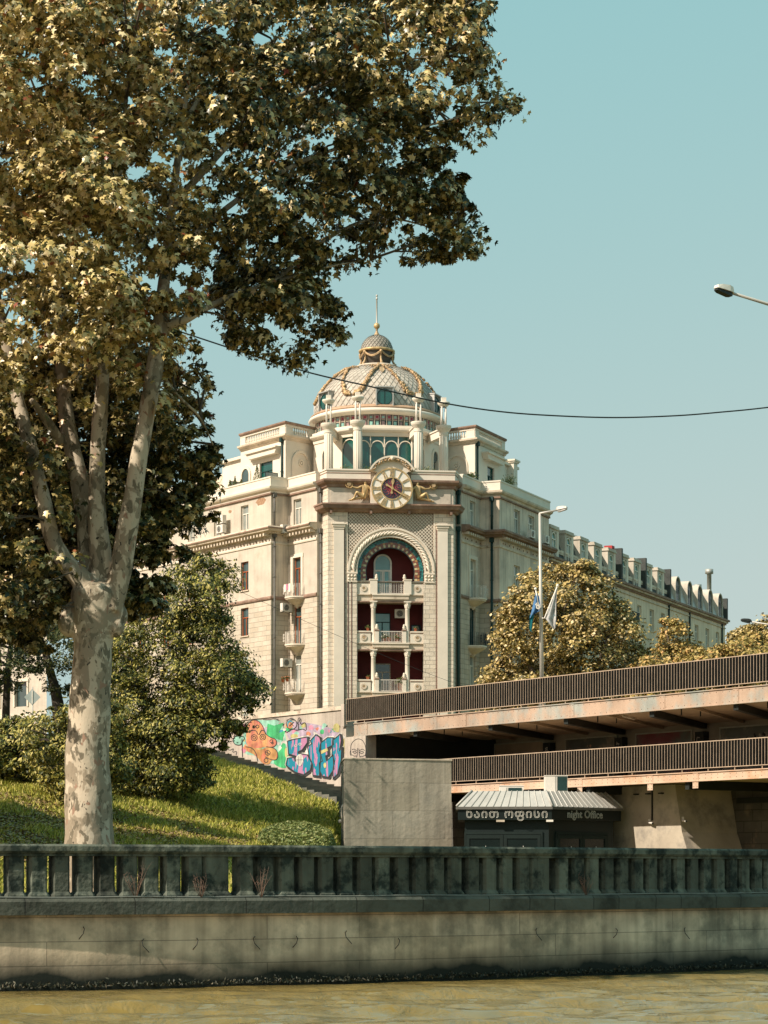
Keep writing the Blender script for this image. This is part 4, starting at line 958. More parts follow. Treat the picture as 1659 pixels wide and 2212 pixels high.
bandp('parapet_line',[(.1,30.60),(.16,30.61),(.16,30.67),(.1,30.68)],brown,[TWl,TWr])
# ---------------- clock
CA,CZ2=.02,29.50; FT0=FT; FT=LF((0,-.48),(1,0),(0,-1))
ck=empty('clock',(0,0,0)); ck.parent=B_
e=MB(); e.ring(FT,CA,CZ2+.05,0,1.50,-.6,.09,0,math.pi,36,plaster); e.box(FT,CA-1.50,CA+1.50,-.6,.085,28.45,CZ2+.05,plaster); e.ring(FT,CA,30.0,0,1.5,-.6,.10,.55,math.pi-.55,30,plaster); e.ring(FT,CA,30.0,1.46,1.74,-.6,.26,.50,math.pi-.50,40,trim_dirty); e.ring(FT,CA,30.0,1.70,1.82,-.6,.34,.48,math.pi-.48,40,trim); e.build('clock_surround',ck)
e=MB(); 
for i in range(70):
    t=.55+(math.pi-1.10)*i/69; r=1.58+random.uniform(-.07,.07); e.sphere(FT(CA+r*math.cos(t),.27,30.0+r*math.sin(t)),random.uniform(.05,.10),random.choice([goldp,goldd,trim_dirty]),6)
e.sphere(FT(CA,.34,31.6),.16,trim_dirty,8); e.sphere(FT(CA-.17,.32,31.56),.11,goldp,8); e.sphere(FT(CA+.17,.32,31.56),.11,goldp,8); e.build('garland',ck)
e=MB(); e.disc(FT,CA,CZ2,1.40,.10,.22,white,48); e.build('clock_face',ck)
e=MB(); e.ring(FT,CA,CZ2,1.38,1.47,.10,.27,0,2*math.pi,56,gold,True); e.ring(FT,CA,CZ2,.74,.82,.10,.27,0,2*math.pi,40,gold,True); e.build('clock_rim',ck)
clk=M('clock_centre',(.035,.035,.05),.5,.3,5,0); mar=M('clock_flames',(.26,.035,.055),.5,.3,5,0)
e=MB(); e.disc(FT,CA,CZ2,.75,.20,.235,clk,36)
for i in range(16):
    t=2*math.pi*i/16+.1; pts=[]; r=.12
    P=[(CA+r_*math.cos(t+.16*math.sin(r_*16)),CZ2+r_*math.sin(t+.16*math.sin(r_*16))) for r_ in (.1,.22,.34,.46,.58,.68)]
    for j in range(5):
        p,q=Vector(P[j]),Vector(P[j+1]); n=Vector((-(q-p).y,(q-p).x)).normalized(); w0=.05*(1-j/5.5); w1=.05*(1-(j+1)/5.5)
        e.plate(FT,[tuple(p+n*w0),tuple(p-n*w0),tuple(q-n*w1),tuple(q+n*w1)],.235,.245+.0003*i,mar)
e.disc(FT,CA,CZ2,.2,.24,.252,mar,16)
for i in range(60):
    t=random.uniform(0,6.28); r=random.uniform(.2,.7); e.box(FT,CA+r*math.cos(t)-.02,CA+r*math.cos(t)+.02,.235,.239,CZ2+r*math.sin(t)-.01,CZ2+r*math.sin(t)+.01,pb)
e.build('clock_centre',ck)
num=['XII','I','II','III','IIII','V','VI','VII','VIII','IX','X','XI']
e=MB()
def bar_(t,off,off2,r0=.86,r1=1.35,wd=.042):
    # stroke from (r0, off) to (r1, off2) tangentially shifted
    er=Vector((math.cos(t),math.sin(t))); et=Vector((-math.sin(t),math.cos(t))); p=er*r0+et*off+Vector((CA,CZ2)); q=er*r1+et*off2+Vector((CA,CZ2))
    n=et*wd/2; e.plate(FT,[tuple(p+n),tuple(p-n),tuple(q-n),tuple(q+n)],.22,.262+random.random()*.004,gold)
GL={'I':[(0,0,.055)],'V':[(0,-.07,.03),(0,.07,.05)],'X':[(-.07,.07,.035),(.07,-.07,.05)]}; WD={'I':.085,'V':.17,'X':.17}
for h,s_ in enumerate(num):
    t=math.pi/2-2*math.pi*h/12; tot=sum(WD[c] for c in s_); x=-tot/2
    for c in s_:
        x+=WD[c]/2
        for (o0,o1,wd) in GL[c]: bar_(t,-(x)+o0,-(x)*1.15+o1,wd=wd)
        x+=WD[c]/2
e.build('clock_numerals',ck)
def hand(t,L,wd,tail,name,b):
    e=MB(); er=Vector((math.cos(t),math.sin(t))); et=Vector((-er.y,er.x)); c=Vector((CA,CZ2))
    P=[(-tail,-.05),(-tail,.05),(-.08,.045),(0,.075),(.3*L,.03),(.62*L,wd),(L,0),(.62*L,-wd),(.3*L,-.03),(0,-.075),(-.08,-.045)]
    e.plate(FT,[tuple(c+er*p[0]+et*p[1]) for p in P],b,b+.025,gold); e.disc(FT,*(c-er*tail),.09,b,b+.026,gold,14); e.disc(FT,CA,CZ2,.10,b,b+.05,gold,16)
    e.build(name,ck)
hand(math.pi/2-2*math.pi*(12.2-12)/12,.80,.12,.30,'hour_hand',.285); hand(math.pi/2-2*math.pi*20.3/60,1.22,.05,.45,'minute_hand',.315)
FT=FT0; CZ2=29.56
# gilded reclining figures with sun discs
def figure(sg):
    # figure reclines facing outwards: (a,b,z) relative to clock centre, mirrored by sg
    J={'pel':(1.95,.28,-.60),'wst':(1.93,.30,-.32),'chs':(1.88,.30,-.02),'nck':(1.86,.30,.22),'hd':(1.88,.32,.38),'hd2':(1.90,.34,.50),
       'sh1':(2.10,.33,.14),'el1':(2.42,.38,-.02),'ha1':(2.72,.38,.04),'fg1':(2.86,.38,.12),
       'sh2':(1.64,.28,.12),'el2':(1.46,.24,-.16),'ha2':(1.52,.22,-.50),'fg2':(1.50,.22,-.62),
       'hp1':(2.08,.34,-.62),'kn1':(2.50,.46,-.28),'an1':(2.66,.36,-.72),'ft1':(2.86,.38,-.84),
       'hp2':(1.92,.22,-.66),'kn2':(2.36,.30,-.70),'an2':(2.86,.30,-.86),'ft2':(3.08,.34,-.90)}
    rad={'pel':.17,'wst':.13,'chs':.17,'nck':.065,'hd':.10,'hd2':.10,'sh1':.085,'el1':.062,'ha1':.045,'fg1':.04,'sh2':.085,'el2':.062,'ha2':.048,'fg2':.05,'hp1':.13,'kn1':.095,'an1':.055,'ft1':.05,'hp2':.13,'kn2':.095,'an2':.055,'ft2':.05}
    ks=list(J); ix={k:i for i,k in enumerate(ks)}
    E=[('pel','wst'),('wst','chs'),('chs','nck'),('nck','hd'),('hd','hd2'),('chs','sh1'),('sh1','el1'),('el1','ha1'),('ha1','fg1'),('chs','sh2'),('sh2','el2'),('el2','ha2'),('ha2','fg2'),('pel','hp1'),('hp1','kn1'),('kn1','an1'),('an1','ft1'),('pel','hp2'),('hp2','kn2'),('kn2','an2'),('an2','ft2')]
    V=[FT(CA+sg*J[k][0],J[k][1],CZ2+J[k][2]) for k in ks]
    o=skin('gilded_figure',V,[(ix[a],ix[b]) for a,b in E],[rad[k]*1.22 for k in ks],gold,B_,1)
    e=MB()
    for k in range(7): # cloth behind and folds
        e.tube([FT(CA+sg*(1.55+.09*k),.20,CZ2+.05-.03*k),FT(CA+sg*(1.62+.12*k),.28,CZ2-.40),FT(CA+sg*(1.5+.16*k),.22,CZ2-.84)],[.03,.05,.03],goldp,n=5)
    e.build('drapery',o)
    e=MB(); cx,cz_=CA+sg*3.02,CZ2+.27; e.disc(FT,cx,cz_,.15,.2,.38,goldp,16)
    for k in range(14):
        t=2*math.pi*k/14; e.sphere(FT(cx+.24*math.cos(t),.27,cz_+.24*math.sin(t)),.065,gold,6)
    e.tube([FT(cx,.25,cz_),FT(cx-sg*.12,.32,cz_-.25),FT(cx-sg*.2,.38,cz_-.26)],.03,gold,n=5); e.build('sunflower',o)
figure(-1); figure(1)
# ---------------- terrace storey and rotunda
DC=Vector((0,9.8,0))
Wb=LF((0,4.3),(1,0),(0,-1))
bow=[(-4.9,8.2),(-3.05,5.2),(-2.05,4.3),(2.05,4.3),(3.05,5.2),(4.9,8.2)]
e=MB()
def seg(p,q,side=1):
    d=(q[0]-p[0],q[1]-p[1]); n=(d[1],-d[0]); return LF(p,d,n),math.hypot(*d)
for p,q_ in((bow[0],bow[1]),(bow[4],bow[5])):
    fr,l=seg(p,q_); c=l*.46 if p[0]<0 else l*.54; e.wall(fr,0,l,30.2,34.15,[(c-.42,c+.42,31.0,33.15)],plaster,.3)
    o=MB(); 
for k in range(0,1): pass
e.lathe(DC,[(4.82,30.2),(4.82,35.1)],plaster,40)
e.prism([(-4.6,1.4),(4.6,1.4),(6.5,4.5),(4.9,9),(-4.9,9),(-6.5,4.5)],30.15,30.25,trim_dirty)
e.build('rotunda_wall',B_)
for p,q_ in((bow[0],bow[1]),(bow[4],bow[5])):
    fr,l=seg(p,q_); c=l*.46 if p[0]<0 else l*.54
    e=MB(); e.ring(fr,c,33.15,.40,.60,-.2,.08,0,math.pi,16,trim); e.disc(fr,c,33.15,.42,.002,.004,pane,20); e.box(fr,c-.58,c-.42,-.02,.08,30.9,33.15,trim); e.box(fr,c+.42,c+.58,-.02,.08,30.9,33.15,trim); o=e.build('arched_window',B_)
    e=MB(); e.box(fr,c-.42,c+.42,-.26,-.2,31.0,33.15,pane); e.box(fr,c-.03,c+.03,-.2,-.17,31.0,33.15,pipe_d); e.box(fr,c-.42,c+.42,-.2,-.17,32.3,32.36,pipe_d); e.build('pane',o)
# glazed bow
e=MB(); g=MB()
for (p,q_) in((bow[1],bow[2]),(bow[2],bow[3]),(bow[3],bow[4])):
    fr,l=seg(p,q_); g.box(fr,0,l,-.12,-.08,30.2,34.15,pane_t); n=max(1,round(l/1.03))
    for k in range(n+1): a=l*k/n; e.box(fr,a-.035,a+.035,-.08,.02,30.2,34.15,trim)
    for k in range(n):
        c=l*(k+.5)/n; e.ring(fr,c,33.35,l/n/2-.09,l/n/2-.02,-.08,.0,0,math.pi,14,trim)
o=e.build('glazed_bow',B_); g.build('pane',o)
bandp('rotunda_entablature',[(-.4,34.13),(.06,34.13),(.08,34.40),(.24,34.46),(.34,34.56),(.36,34.68),(.12,34.72),(.12,34.92),(-.6,34.94)],plaster,[bow])
e=MB()
e.prism([(-4.9,8.2),(-3.05,5.2),(-2.05,4.3),(2.05,4.3),(3.05,5.2),(4.9,8.2)],34.86,34.92,trim)
e.build('terrace_roof',B_)
# freestanding columns with rod lanterns, tied back by beams
cols_=[(-4.2,3.0),(-2.2,1.75),(2.2,1.75),(4.2,3.0)]
for i,(u,v) in enumerate(cols_):
    e=MB(); c=Vector((u,v,0)); pr=[(.40,30.2),(.40,30.5),(.33,30.6),(.31,30.7),(.30,34.0),(.34,34.05),(.32,34.1),(.34,34.25),(.52,34.5),(.56,34.62),(.56,34.72),(0,34.72)]
    vs=e.lathe(c,pr,plaster,24,smooth=False)
    for k in range(12):
        t=2*math.pi*k/12; e.tube([(u+.30*math.cos(t),v+.30*math.sin(t),30.75),(u+.29*math.cos(t),v+.29*math.sin(t),33.95)],.035,plaster,n=5)
    o=e.build('column',B_)
    e=MB()
    for dx in(-.15,.15):
        for dy in(-.15,.15): e.tube([(u+dx,v+dy,34.72),(u+dx,v+dy,36.15)],.055,whiteiron,n=6)
    e.lathe(c,[(.24,36.1),(.30,36.18),(.44,36.3),(.46,36.38),(.46,36.44),(.2,36.46),(.0,36.46)],plaster,18); e.box(Fr((u,v),(1,0),(0,-1)),-.17,.17,-.17,.17,36.44,36.78,plaster); e.build('rod_lantern',o)
    e=MB(); tgt=[(-3.4,6.0),(-2.0,4.6),(2.0,4.6),(3.4,6.0)][i]; d=(tgt[0]-u,tgt[1]-v); fr=Fr((u,v),d,(d[1],-d[0])); l=math.hypot(*d)
    e.box(fr,.2,l,-.2,.2,33.95,34.46,plaster); e.box(fr,.2,l,-.27,.27,34.46,34.56,trim); e.build('tie_beam',o)
# drum and dome
e=MB(); e.lathe(DC,[(4.55,34.6),(4.55,36.0)],mos[5],60,smooth=False); e.build('drum',B_)
sg1=M('stained_pink',(.30,.19,.18),.3,.4,3,0,spec=.6); sg2=M('stained_mint',(.22,.42,.36),.3,.3,3,0,spec=.6)
e=MB(); N=64
for i in range(N):
    t=2*math.pi*i/N
    if math.sin(t)>.5: continue
    c=Vector((DC.x+4.56*math.cos(t),DC.y+4.56*math.sin(t),0)); fr=Fr(c,(-math.sin(t),math.cos(t)),(math.cos(t),math.sin(t)))
    e.box(fr,-.22,-.18,0,.10,34.7,35.95,trim_dirty)
    e.box(fr,-.15,.17,.0,.03,35.58,35.88,sg1); e.box(fr,-.08,.10,.03,.045,35.65,35.81,mar if i%2 else sg2)
    e.box(fr,-.15,.17,.0,.03,35.50,35.54,trim_dirty); e.box(fr,-.15,.17,.0,.03,34.85,34.95,sg1)
    e.box(fr,-.10,.12,.0,.03,35.02,35.42,sg2 if i%3 else sg1)
e.build('stained_glass_band',B_)
e=MB(); e.lathe(DC,[(4.5,35.93),(4.85,35.93),(4.98,36.0),(5.12,36.08),(5.16,36.18),(5.10,36.30),(4.95,36.38),(4.90,36.40)],plaster,72); e.build('dome_cornice',B_)
e=MB(); e.lathe(DC,[(4.92,36.36),(5.02,36.40),(5.00,36.50),(4.75,36.66),(4.6,36.62)],M('copper_edge',(.42,.27,.17),.6,.2,3,.1),72); e.build('dome_edge',B_)
DZ=36.5; RA,RB=4.72,4.02
def dpt(t,z,off=0.):
    s_=math.sqrt(max(0,1-((z-DZ)/RB)**2)); r=RA*s_; n=Vector((s_/RA*1,0,0)); nx=s_/RA; nz=((z-DZ)/RB)/RB; l=math.hypot(nx,nz); r+=off*nx/l; zz=z+off*nz/l
    return Vector((DC.x+r*math.cos(t),DC.y+r*math.sin(t),zz))
e=MB(); prof=[(RA*math.sqrt(1-(k/24*.985)**2),DZ+RB*(k/24*.985)) for k in range(25)]
e.lathe(DC,prof,M('scale_gap',(.30,.27,.22),.9,.2,2,0),72); dome=e.build('dome',B_)
def scales(name,par,cen,ra,rb,z0,kmax,n0,mat,step):
    """overlapping diamond shingles on a half ellipsoid"""
    e=MB(); ang=0.02; row=0
    while ang<kmax:
        s_,c_=math.sin(ang),math.cos(ang); n=n0 if c_>.45 else (n0//2)
        w=math.pi/n; 
        for i in range(n):
            t=2*math.pi*(i+(row%2)*.5)/n; P=[]
            for (dt,da,of) in((0,-step*.88,.055),(w*.86,0,.02),(0,step*.9,.0),(-w*.86,0,.02)):
                a=max(0,ang+da); r=ra*math.cos(a); nx,nz=math.cos(a)/ra,math.sin(a)/rb; l=math.hypot(nx,nz)
                r+=of*nx/l; z=z0+rb*math.sin(a)+of*nz/l; P.append((cen.x+r*math.cos(t+dt),cen.y+r*math.sin(t+dt),z))
            e.add(P,[(0,1,2,3)],mat)
        ang+=step; row+=1
    return e.build(name,par)
scales('dome_scales',dome,DC,RA,RB,DZ,1.34,62,scale_m,.085)
fax=-math.pi/2+R(1.)
for k in range(-2,4):
    t=fax+k*math.pi/3
    def gar(path,rad,nn,mats):
        e=MB(); 
        for j in range(len(path)-1):
            (t0_,z0_),(t1_,z1_)=path[j],path[j+1]
            for _ in range(nn):
                u=random.random(); tt=t+t0_+(t1_-t0_)*u+random.gauss(0,.012); z=z0_+(z1_-z0_)*u+random.gauss(0,.05); e.sphere(dpt(tt,z,.10+random.random()*.06),rad*random.uniform(.6,1.2),random.choice(mats),6)
        return e
    e=gar([(-.05,39.95),(-.20,39.3),(-.30,38.4),(-.36,37.75)],.12,34,[goldp,goldp,goldd]); e2=gar([(.05,39.95),(.20,39.3),(.30,38.4),(.36,37.75)],.085,38,[goldp,goldp,goldd])
    for q_ in (e,e2):
        pass
    e.build('garland',dome); e2.build('garland',dome)
    e=gar([(-.33,38.3),(-.40,37.6),(-.48,37.55)],.11,26,[goldp,gold,goldd]); e.build('fruit_cluster',dome)
    e=gar([(.33,38.3),(.40,37.6),(.48,37.55)],.11,26,[goldp,gold,goldd]); e.build('fruit_cluster',dome)
    e=gar([(-.42,39.78),(.0,39.92),(.42,39.78)],.055,30,[goldp,goldd]); e.add([dpt(t-.05,39.75,.12),dpt(t+.05,39.75,.12),dpt(t+.06,39.4,.12),dpt(t,39.15,.12),dpt(t-.06,39.4,.12)],[(0,1,2,3,4)],goldp); e.build('ribbon',dome)
    # dormer with round window
    c=Vector((DC.x+math.cos(t)*4.58,DC.y+math.sin(t)*4.58,0)); fr=Fr(c,(-math.sin(t),math.cos(t)),(math.cos(t),math.sin(t)))
    e=MB(); e.box(fr,-.66,-.58,-1.2,.36,36.5,37.85,copper); e.box(fr,.58,.66,-1.2,.36,36.5,37.85,copper); e.box(fr,-.70,.70,-1.4,.40,37.85,37.93,copper); o=e.build('dormer',dome)
    e=MB(); e.box(fr,-.58,.58,-.2,.20,36.5,37.85,copper); e.ring(fr,0,37.17,.54,.60,.2,.26,0,2*math.pi,24,pipe_d,True); e.build('dormer_frame',dome)
    e=MB(); e.disc(fr,0,37.17,.54,.20,.225,pane_t,24); e.box(fr,-.03,.03,.225,.25,36.65,37.7,pipe_d); e.build('dormer_pane',dome)
# lantern on the dome
ln=empty('dome_lantern',(0,0,0)); ln.parent=B_
e=MB(); e.lathe(DC,[(1.62,40.22),(1.66,40.34),(1.55,40.40),(1.2,40.46),(0,40.46)],trim_dirty,36); e.build('lantern_base',ln)
e=MB(); e.lathe(DC,[(.93,40.46),(1.02,40.7),(1.16,41.1),(1.20,41.4),(1.20,41.55)],M('dark_bronze',(.07,.06,.05),.6,.3,2,.1),24); e.build('lantern_bowl',ln)
e=MB(); e.lathe(DC,[(1.1,41.46),(1.34,41.46),(1.38,41.54),(1.36,41.62),(1.2,41.68)],gold,40); e.build('lantern_rim',ln)
for k in range(6):
    t=fax+R(8)+k*math.pi/3; er=Vector((math.cos(t),math.sin(t),0)); e=MB()
    e.tube([DC+er*1.45+Vector((0,0,40.42)),DC+er*1.36+Vector((0,0,40.52)),DC+er*1.22+Vector((0,0,40.8)),DC+er*1.20+Vector((0,0,41.2)),DC+er*1.32+Vector((0,0,41.42))],[.14,.10,.08,.10,.13],goldp,n=6)
    e.sphere(DC+er*1.42+Vector((0,0,40.42)),.13,goldp,8); e.sphere(DC+er*1.28+Vector((0,0,41.36)),.14,goldp,8); e.build('lantern_bracket',ln)
    e=MB(); pts=[]
    for j in range(9):
        a=t+math.pi/3*(j/8); sag=.36*math.sin(math.pi*j/8); pts.append(DC+Vector((math.cos(a)*1.3,math.sin(a)*1.3,41.40-sag)))
    e.tube(pts,.055,goldp,n=5); e.tube([p-Vector((0,0,.07)) for p in pts],.045,goldp,n=5)
    for j in (0,8): e.tube([pts[j],pts[j]-Vector((0,0,.42))],.04,goldp,n=5)
    e.build('swag',ln)
e=MB(); e.lathe(DC,[(1.19*math.cos(a),41.6+1.2*math.sin(a)) for a in np.linspace(0,math.pi/2,12)],M('scale_gap_small',(.12,.11,.09),.9,.2,2,0),30); o=e.build('lantern_dome',ln)
sc2=M('lantern_scales',(.30,.27,.22),.6,.2,2,.1)
scales('lantern_scales',ln,DC,1.2,1.2,41.6,1.35,26,sc2,.16)
e=MB(); e.lathe(DC,[(.26,42.76),(.20,42.86),(.09,43.05),(.07,43.2),(.11,43.25),(.05,43.3)],goldp,16); e.sphere(DC+Vector((0,0,43.5)),.24,gold,18); e.lathe(DC,[(.09,43.7),(.06,43.78),(.055,45.5),(.08,45.52),(.08,45.6),(.05,45.62),(.05,45.72),(.09,45.75),(.07,45.85),(0,45.87)],lampgrey,12); e.build('finial',ln)
# ---------------- penthouse blocks either side
def pent(sg):
    P0=(sg*7.07,6.98); P1=(sg*10.15,12.3); P2=(sg*4.9,14.2); P3=(sg*4.75,9.2)
    side=1 if sg<0 else -1
    fr=LF(P0,(P1[0]-P0[0],P1[1]-P0[1]),(sg*(P1[1]-P0[1]),-sg*(P1[0]-P0[0]))); l=math.hypot(P1[0]-P0[0],P1[1]-P0[1])
    dx,dy=P3[0]-P0[0],P3[1]-P0[1]; fi=LF(P0,(dx,dy),(dy*sg*1.,-dx*sg)) ; fi=LF(P0,(dx,dy),(-sg*dy,-abs(dx))); li=math.hypot(dx,dy)
    e=MB(); w0=(fr.px(589),fr.px(560.7)) if sg<0 else (fr.px(1053),fr.px(1068)); w0=sorted(w0)
    aw=fr.px(524) if sg<0 else fr.px(1090)
    ops=[(w0[0],w0[1],31.0,33.0)]; e.wall(fr,0,l,30.2,34.4,ops,plaster,.25); e.wall(fi,0,li,30.2,34.4,[],plaster,.2)
    e.prism([P0,P1,P2,P3],34.3,34.4,plaster); e.build('penthouse_wall',B_)
    win(fr,ops[0],'teal',2,depth=.2,transom=.66,sillw=False)
    # canopy over the window, blind arch with medallion, arched window
    e=MB(); e.plate(fr,[(w0[0]-.9,33.35),(w0[1]+.9,33.35),(w0[1]+1.2,33.75),(w0[0]-1.2,33.75)],-.02,.45,plaster); e.box(fr,w0[0]-1.25,w0[1]+1.25,-.02,.6,33.75,33.85,trim)
    e.build('window_canopy',B_)
    if sg<0:
        ar=l-.75; e=MB(); e.ring(fr,ar,32.35,.5,.72,-.02,.10,0,math.pi,18,trim); e.box(fr,ar-.72,ar-.5,-.02,.1,30.9,32.35,trim); e.box(fr,ar+.5,ar+.72,-.02,.1,30.9,32.35,trim); o=e.build('arched_window',B_); e=MB(); e.disc(fr,ar,32.35,.5,.0,.02,pane,20); e.box(fr,ar-.5,ar+.5,0,.018,30.9,32.35,pane); e.build('pane',o)
    c=li*.52; e=MB(); e.ring(fi,c,32.6,.86,1.05,-.02,.10,0,math.pi,24,trim); e.box(fi,c-1.05,c-.86,-.02,.1,30.9,32.6,trim); e.box(fi,c+.86,c+1.05,-.02,.1,30.9,32.6,trim)
    e.ring(fi,c,32.75,.16,.26,-.02,.08,0,2*math.pi,18,trim,True); e.disc(fi,c,32.75,.09,-.02,.09,trim,12); e.build('blind_arch',B_)
    poly=[P3,P0,P1] if sg<0 else [P3,P0,P1]; sd=1 if sg>0 else -1
    poly_=poly if sg>0 else poly
    s_=-1 if sg<0 else 1
    bandp('penthouse_cornice',[(-.05,34.28),(.10,34.3),(.16,34.42),(.34,34.5),(.36,34.62),(-.05,34.66)],trim_dirty,[poly],side=s_)
    bandp('balustrade_base',[(-.2,34.66),(.06,34.66),(.06,34.76),(-.2,34.76)],plaster,[poly],side=s_)
    bandp('balustrade_cap',[(-.26,35.42),(.14,35.42),(.20,35.50),(.20,35.60),(-.28,35.62)],brown,[poly],side=s_)
    bandp('balustrade_rail',[(-.2,35.28),(.06,35.28),(.06,35.42),(-.2,35.42)],plaster,[poly],side=s_)
    for f2,L in((fr,l),(fi,li)):
        e=MB(); 
        e.box(f2,0,.75,-.2,.04,34.76,35.28,plaster); e.box(f2,L-.7,L,-.2,.04,34.76,35.28,plaster)
        a=.85
        while a<L-.75: 
            p=f2(a,-.08,0); e.lathe(p,[(.05,34.76),(.08,34.84),(.09,34.95),(.045,35.12),(.06,35.28)],plaster,8); a+=.235
        e.build('balustrade',B_)
    # lower continuation and sloping metal mansard further along the wing
    dn=Vector((P1[0]-P0[0],P1[1]-P0[1])).normalized(); Q=Vector(P1)+dn*3.0; nv=Vector((sg*dn.y*-1,sg*dn.x))*1
    inn=Vector((-sg*.866,.5))
    e=MB(); a=Vector(P1)+inn*.25; b_=Q+inn*.25; c_=Q+inn*6; d_=a+inn*6
    e.prism([tuple(a),tuple(b_),tuple(c_),tuple(d_)],30.2,33.75,plaster); e.prism([tuple(a-inn*.25),tuple(b_-inn*.25+dn*.2),tuple(c_),tuple(d_)],33.75,33.95,trim); e.build('side_storey',B_)
    if sg<0:
        e=MB(); a=Q; 
        for k in range(12):
            p=a+dn*(k*.9); q_=a+dn*(k*.9+.9)
            e.add([(p.x,p.y,30.3),(q_.x,q_.y,30.3),(q_.x+inn.x*1.5,q_.y+inn.y*1.5,33.4),(p.x+inn.x*1.5,p.y+inn.y*1.5,33.4)],[(0,1,2,3)],roofbeige)
            e.tube([(p.x,p.y,30.35),(p.x+inn.x*1.5,p.y+inn.y*1.5,33.42)],.04,trim_dirty,n=4)
        e.add([(a.x,a.y,30.3),(a.x+inn.x*1.5,a.y+inn.y*1.5,33.4),(a.x+inn.x*1.5,a.y+inn.y*1.5,30.3)],[(0,1,2)],roofbeige)
        z=a+inn*1.5; y=z+dn*10.8; e.prism([tuple(z),tuple(y),tuple(y+inn*6),tuple(z+inn*6)],33.3,33.42,roofbeige); e.build('metal_roof',B_)
        e=MB(); c0=Vector(P1)+inn*.9+dn*.6; frc=Fr(c0,dn,(-inn.x,-inn.y)); e.box(frc,-.7,.7,-2.5,0,33.9,34.75,copper); e.ring(frc,0,34.6,0,.78,-2.5,.1,0,math.pi,14,copper); e.box(frc,-.45,.45,.0,.03,33.98,34.55,pane_t); e.build('roof_dormer',B_)
    else:
        e=MB(); c0=Vector(P1)+dn*1.6-inn*.0; fr3=Fr(c0,dn,(-inn.x,-inn.y)); e.box(fr3,-.4,.4,-.5,.3,30.2,34.0,plaster); e.box(fr3,-.5,.5,-.6,.4,34.0,34.12,trim); e.box(fr3,-.58,.58,-.68,.48,34.12,34.25,trim); e.build('end_pier',B_)
    # small lantern boxes on roof
    return fr,fi,l,li
PFL,PIL,lL,liL=pent(-1); PFR,PIR,lR,liR=pent(1)
# downpipes
def dpipe(fr,a,b,z0,z1,mat,hop=True,r=.075):
    e=MB(); e.tube([fr(a,b,z0),fr(a,b,z1)],r,mat,n=8)
    if hop: e.box(fr,a-.14,a+.14,b-.12,b+.14,z1-.1,z1+.22,mat); 
    for z in np.arange(z0+1,z1,2.2): e.box(fr,a-.10,a+.10,b-.1,b+.085,z,z+.05,mat)
    e.build('drainpipe',B_)
dpipe(RL,1.28,.12,Z0,26.6,pipe); dpipe(RL,1.28,.12,27.3,29.5,pipe)
fl=LF((-5.2,.9),(.35,.2),(.2,-.35)); dpipe(fl,.25,.10,Z0,26.6,pipe); dpipe(fl,.25,.10,27.3,29.5,pipe)
frp=LF((5.2,.9),(-.35,.2),(-.2,-.35)); dpipe(frp,.18,.12,Z0,26.9,pipe_d,r=.11); dpipe(frp,.18,.12,27.3,29.5,pipe_d,r=.11)
dpipe(RRt,.95,.12,Z0,26.5,pipe_d,r=.09); dpipe(RRt,.95,.12,27.3,29.5,pipe_d,r=.09)
dpipe(PFL,.35,.10,30.9,34.2,pipe_d); dpipe(PFR,.30,.10,30.9,34.2,pipe_d)
# curved balconies on the bays
def balcony(fr,ac,zt,mat,deep=.85,wd=1.0):
    e=MB(); N=14; top=[]; arc=[(ac-wd,0.0)]+[(ac-wd+2*wd*i/N, deep*min(1,(1-abs(2*i/N-1)**3)*1.05)) for i in range(N+1)]+[(ac+wd,0.)]
    e.prism(arc,zt-.10,zt,trim,fr=fr); arc2=[(ac+(a-ac)*.93,b*.93) for a,b in arc]; e.prism(arc2,zt-.20,zt-.10,trim_dirty,fr=fr)
    vs=[]; 
    for i in range(4):
        k=[.9,.55,.25,.08][i]; z=zt-.2-[0,.22,.38,.62][i]
        vs+= [fr(ac+(a-ac)*k,b*k,z) for a,b in arc]
    n=len(arc); e.add(vs,[(r_*n+i,r_*n+(i+1)%n,(r_+1)*n+(i+1)%n,(r_+1)*n+i) for r_ in range(3) for i in range(n)]+[tuple(range(3*n,4*n))],trim_dirty)
    o=e.build('balcony',B_); e=MB()
    ar=[(a if abs(a-ac)<wd-.06 else ac+math.copysign(wd-.06,a-ac),max(0,b-.06)) for a,b in arc]
    for zz in(zt+.92,zt+.06): e.tube([fr(a,b,zz) for a,b in ar],.025,mat,n=5)
    cum=[Vector(p) for p in ar]; L=[0]
    for i in range(1,len(cum)): L.append(L[-1]+(cum[i]-cum[i-1]).length)
    s_=.0
    while s_<L[-1]:
        i=max(j for j in range(len(L)) if L[j]<=s_); j=min(i+1,len(L)-1); u=(s_-L[i])/max(1e-6,L[j]-L[i]); p=cum[i].lerp(cum[j],u); e.tube([fr(p.x,p.y,zt),fr(p.x,p.y,zt+.92)],.014,mat,n=4,smooth=False); s_+=.125
    for aa in(-.62,.05,.62):
        for j in range(3): e.ring(fr,ac+aa,zt+.28+.2*j,.05,.085,deep-.10,deep-.06,0,2*math.pi,8,mat,True)
    e.build('railing',o); return o
acL,acR=BL.px(642.5),BR_.px(1021)
for z in(22.15,18.72,15.22): balcony(BL,acL,z,whiteiron)
balcony(BR_,acR,22.15,whiteiron,1.0,.95); balcony(BR_,acR,18.7,ironm,1.0,.95); 
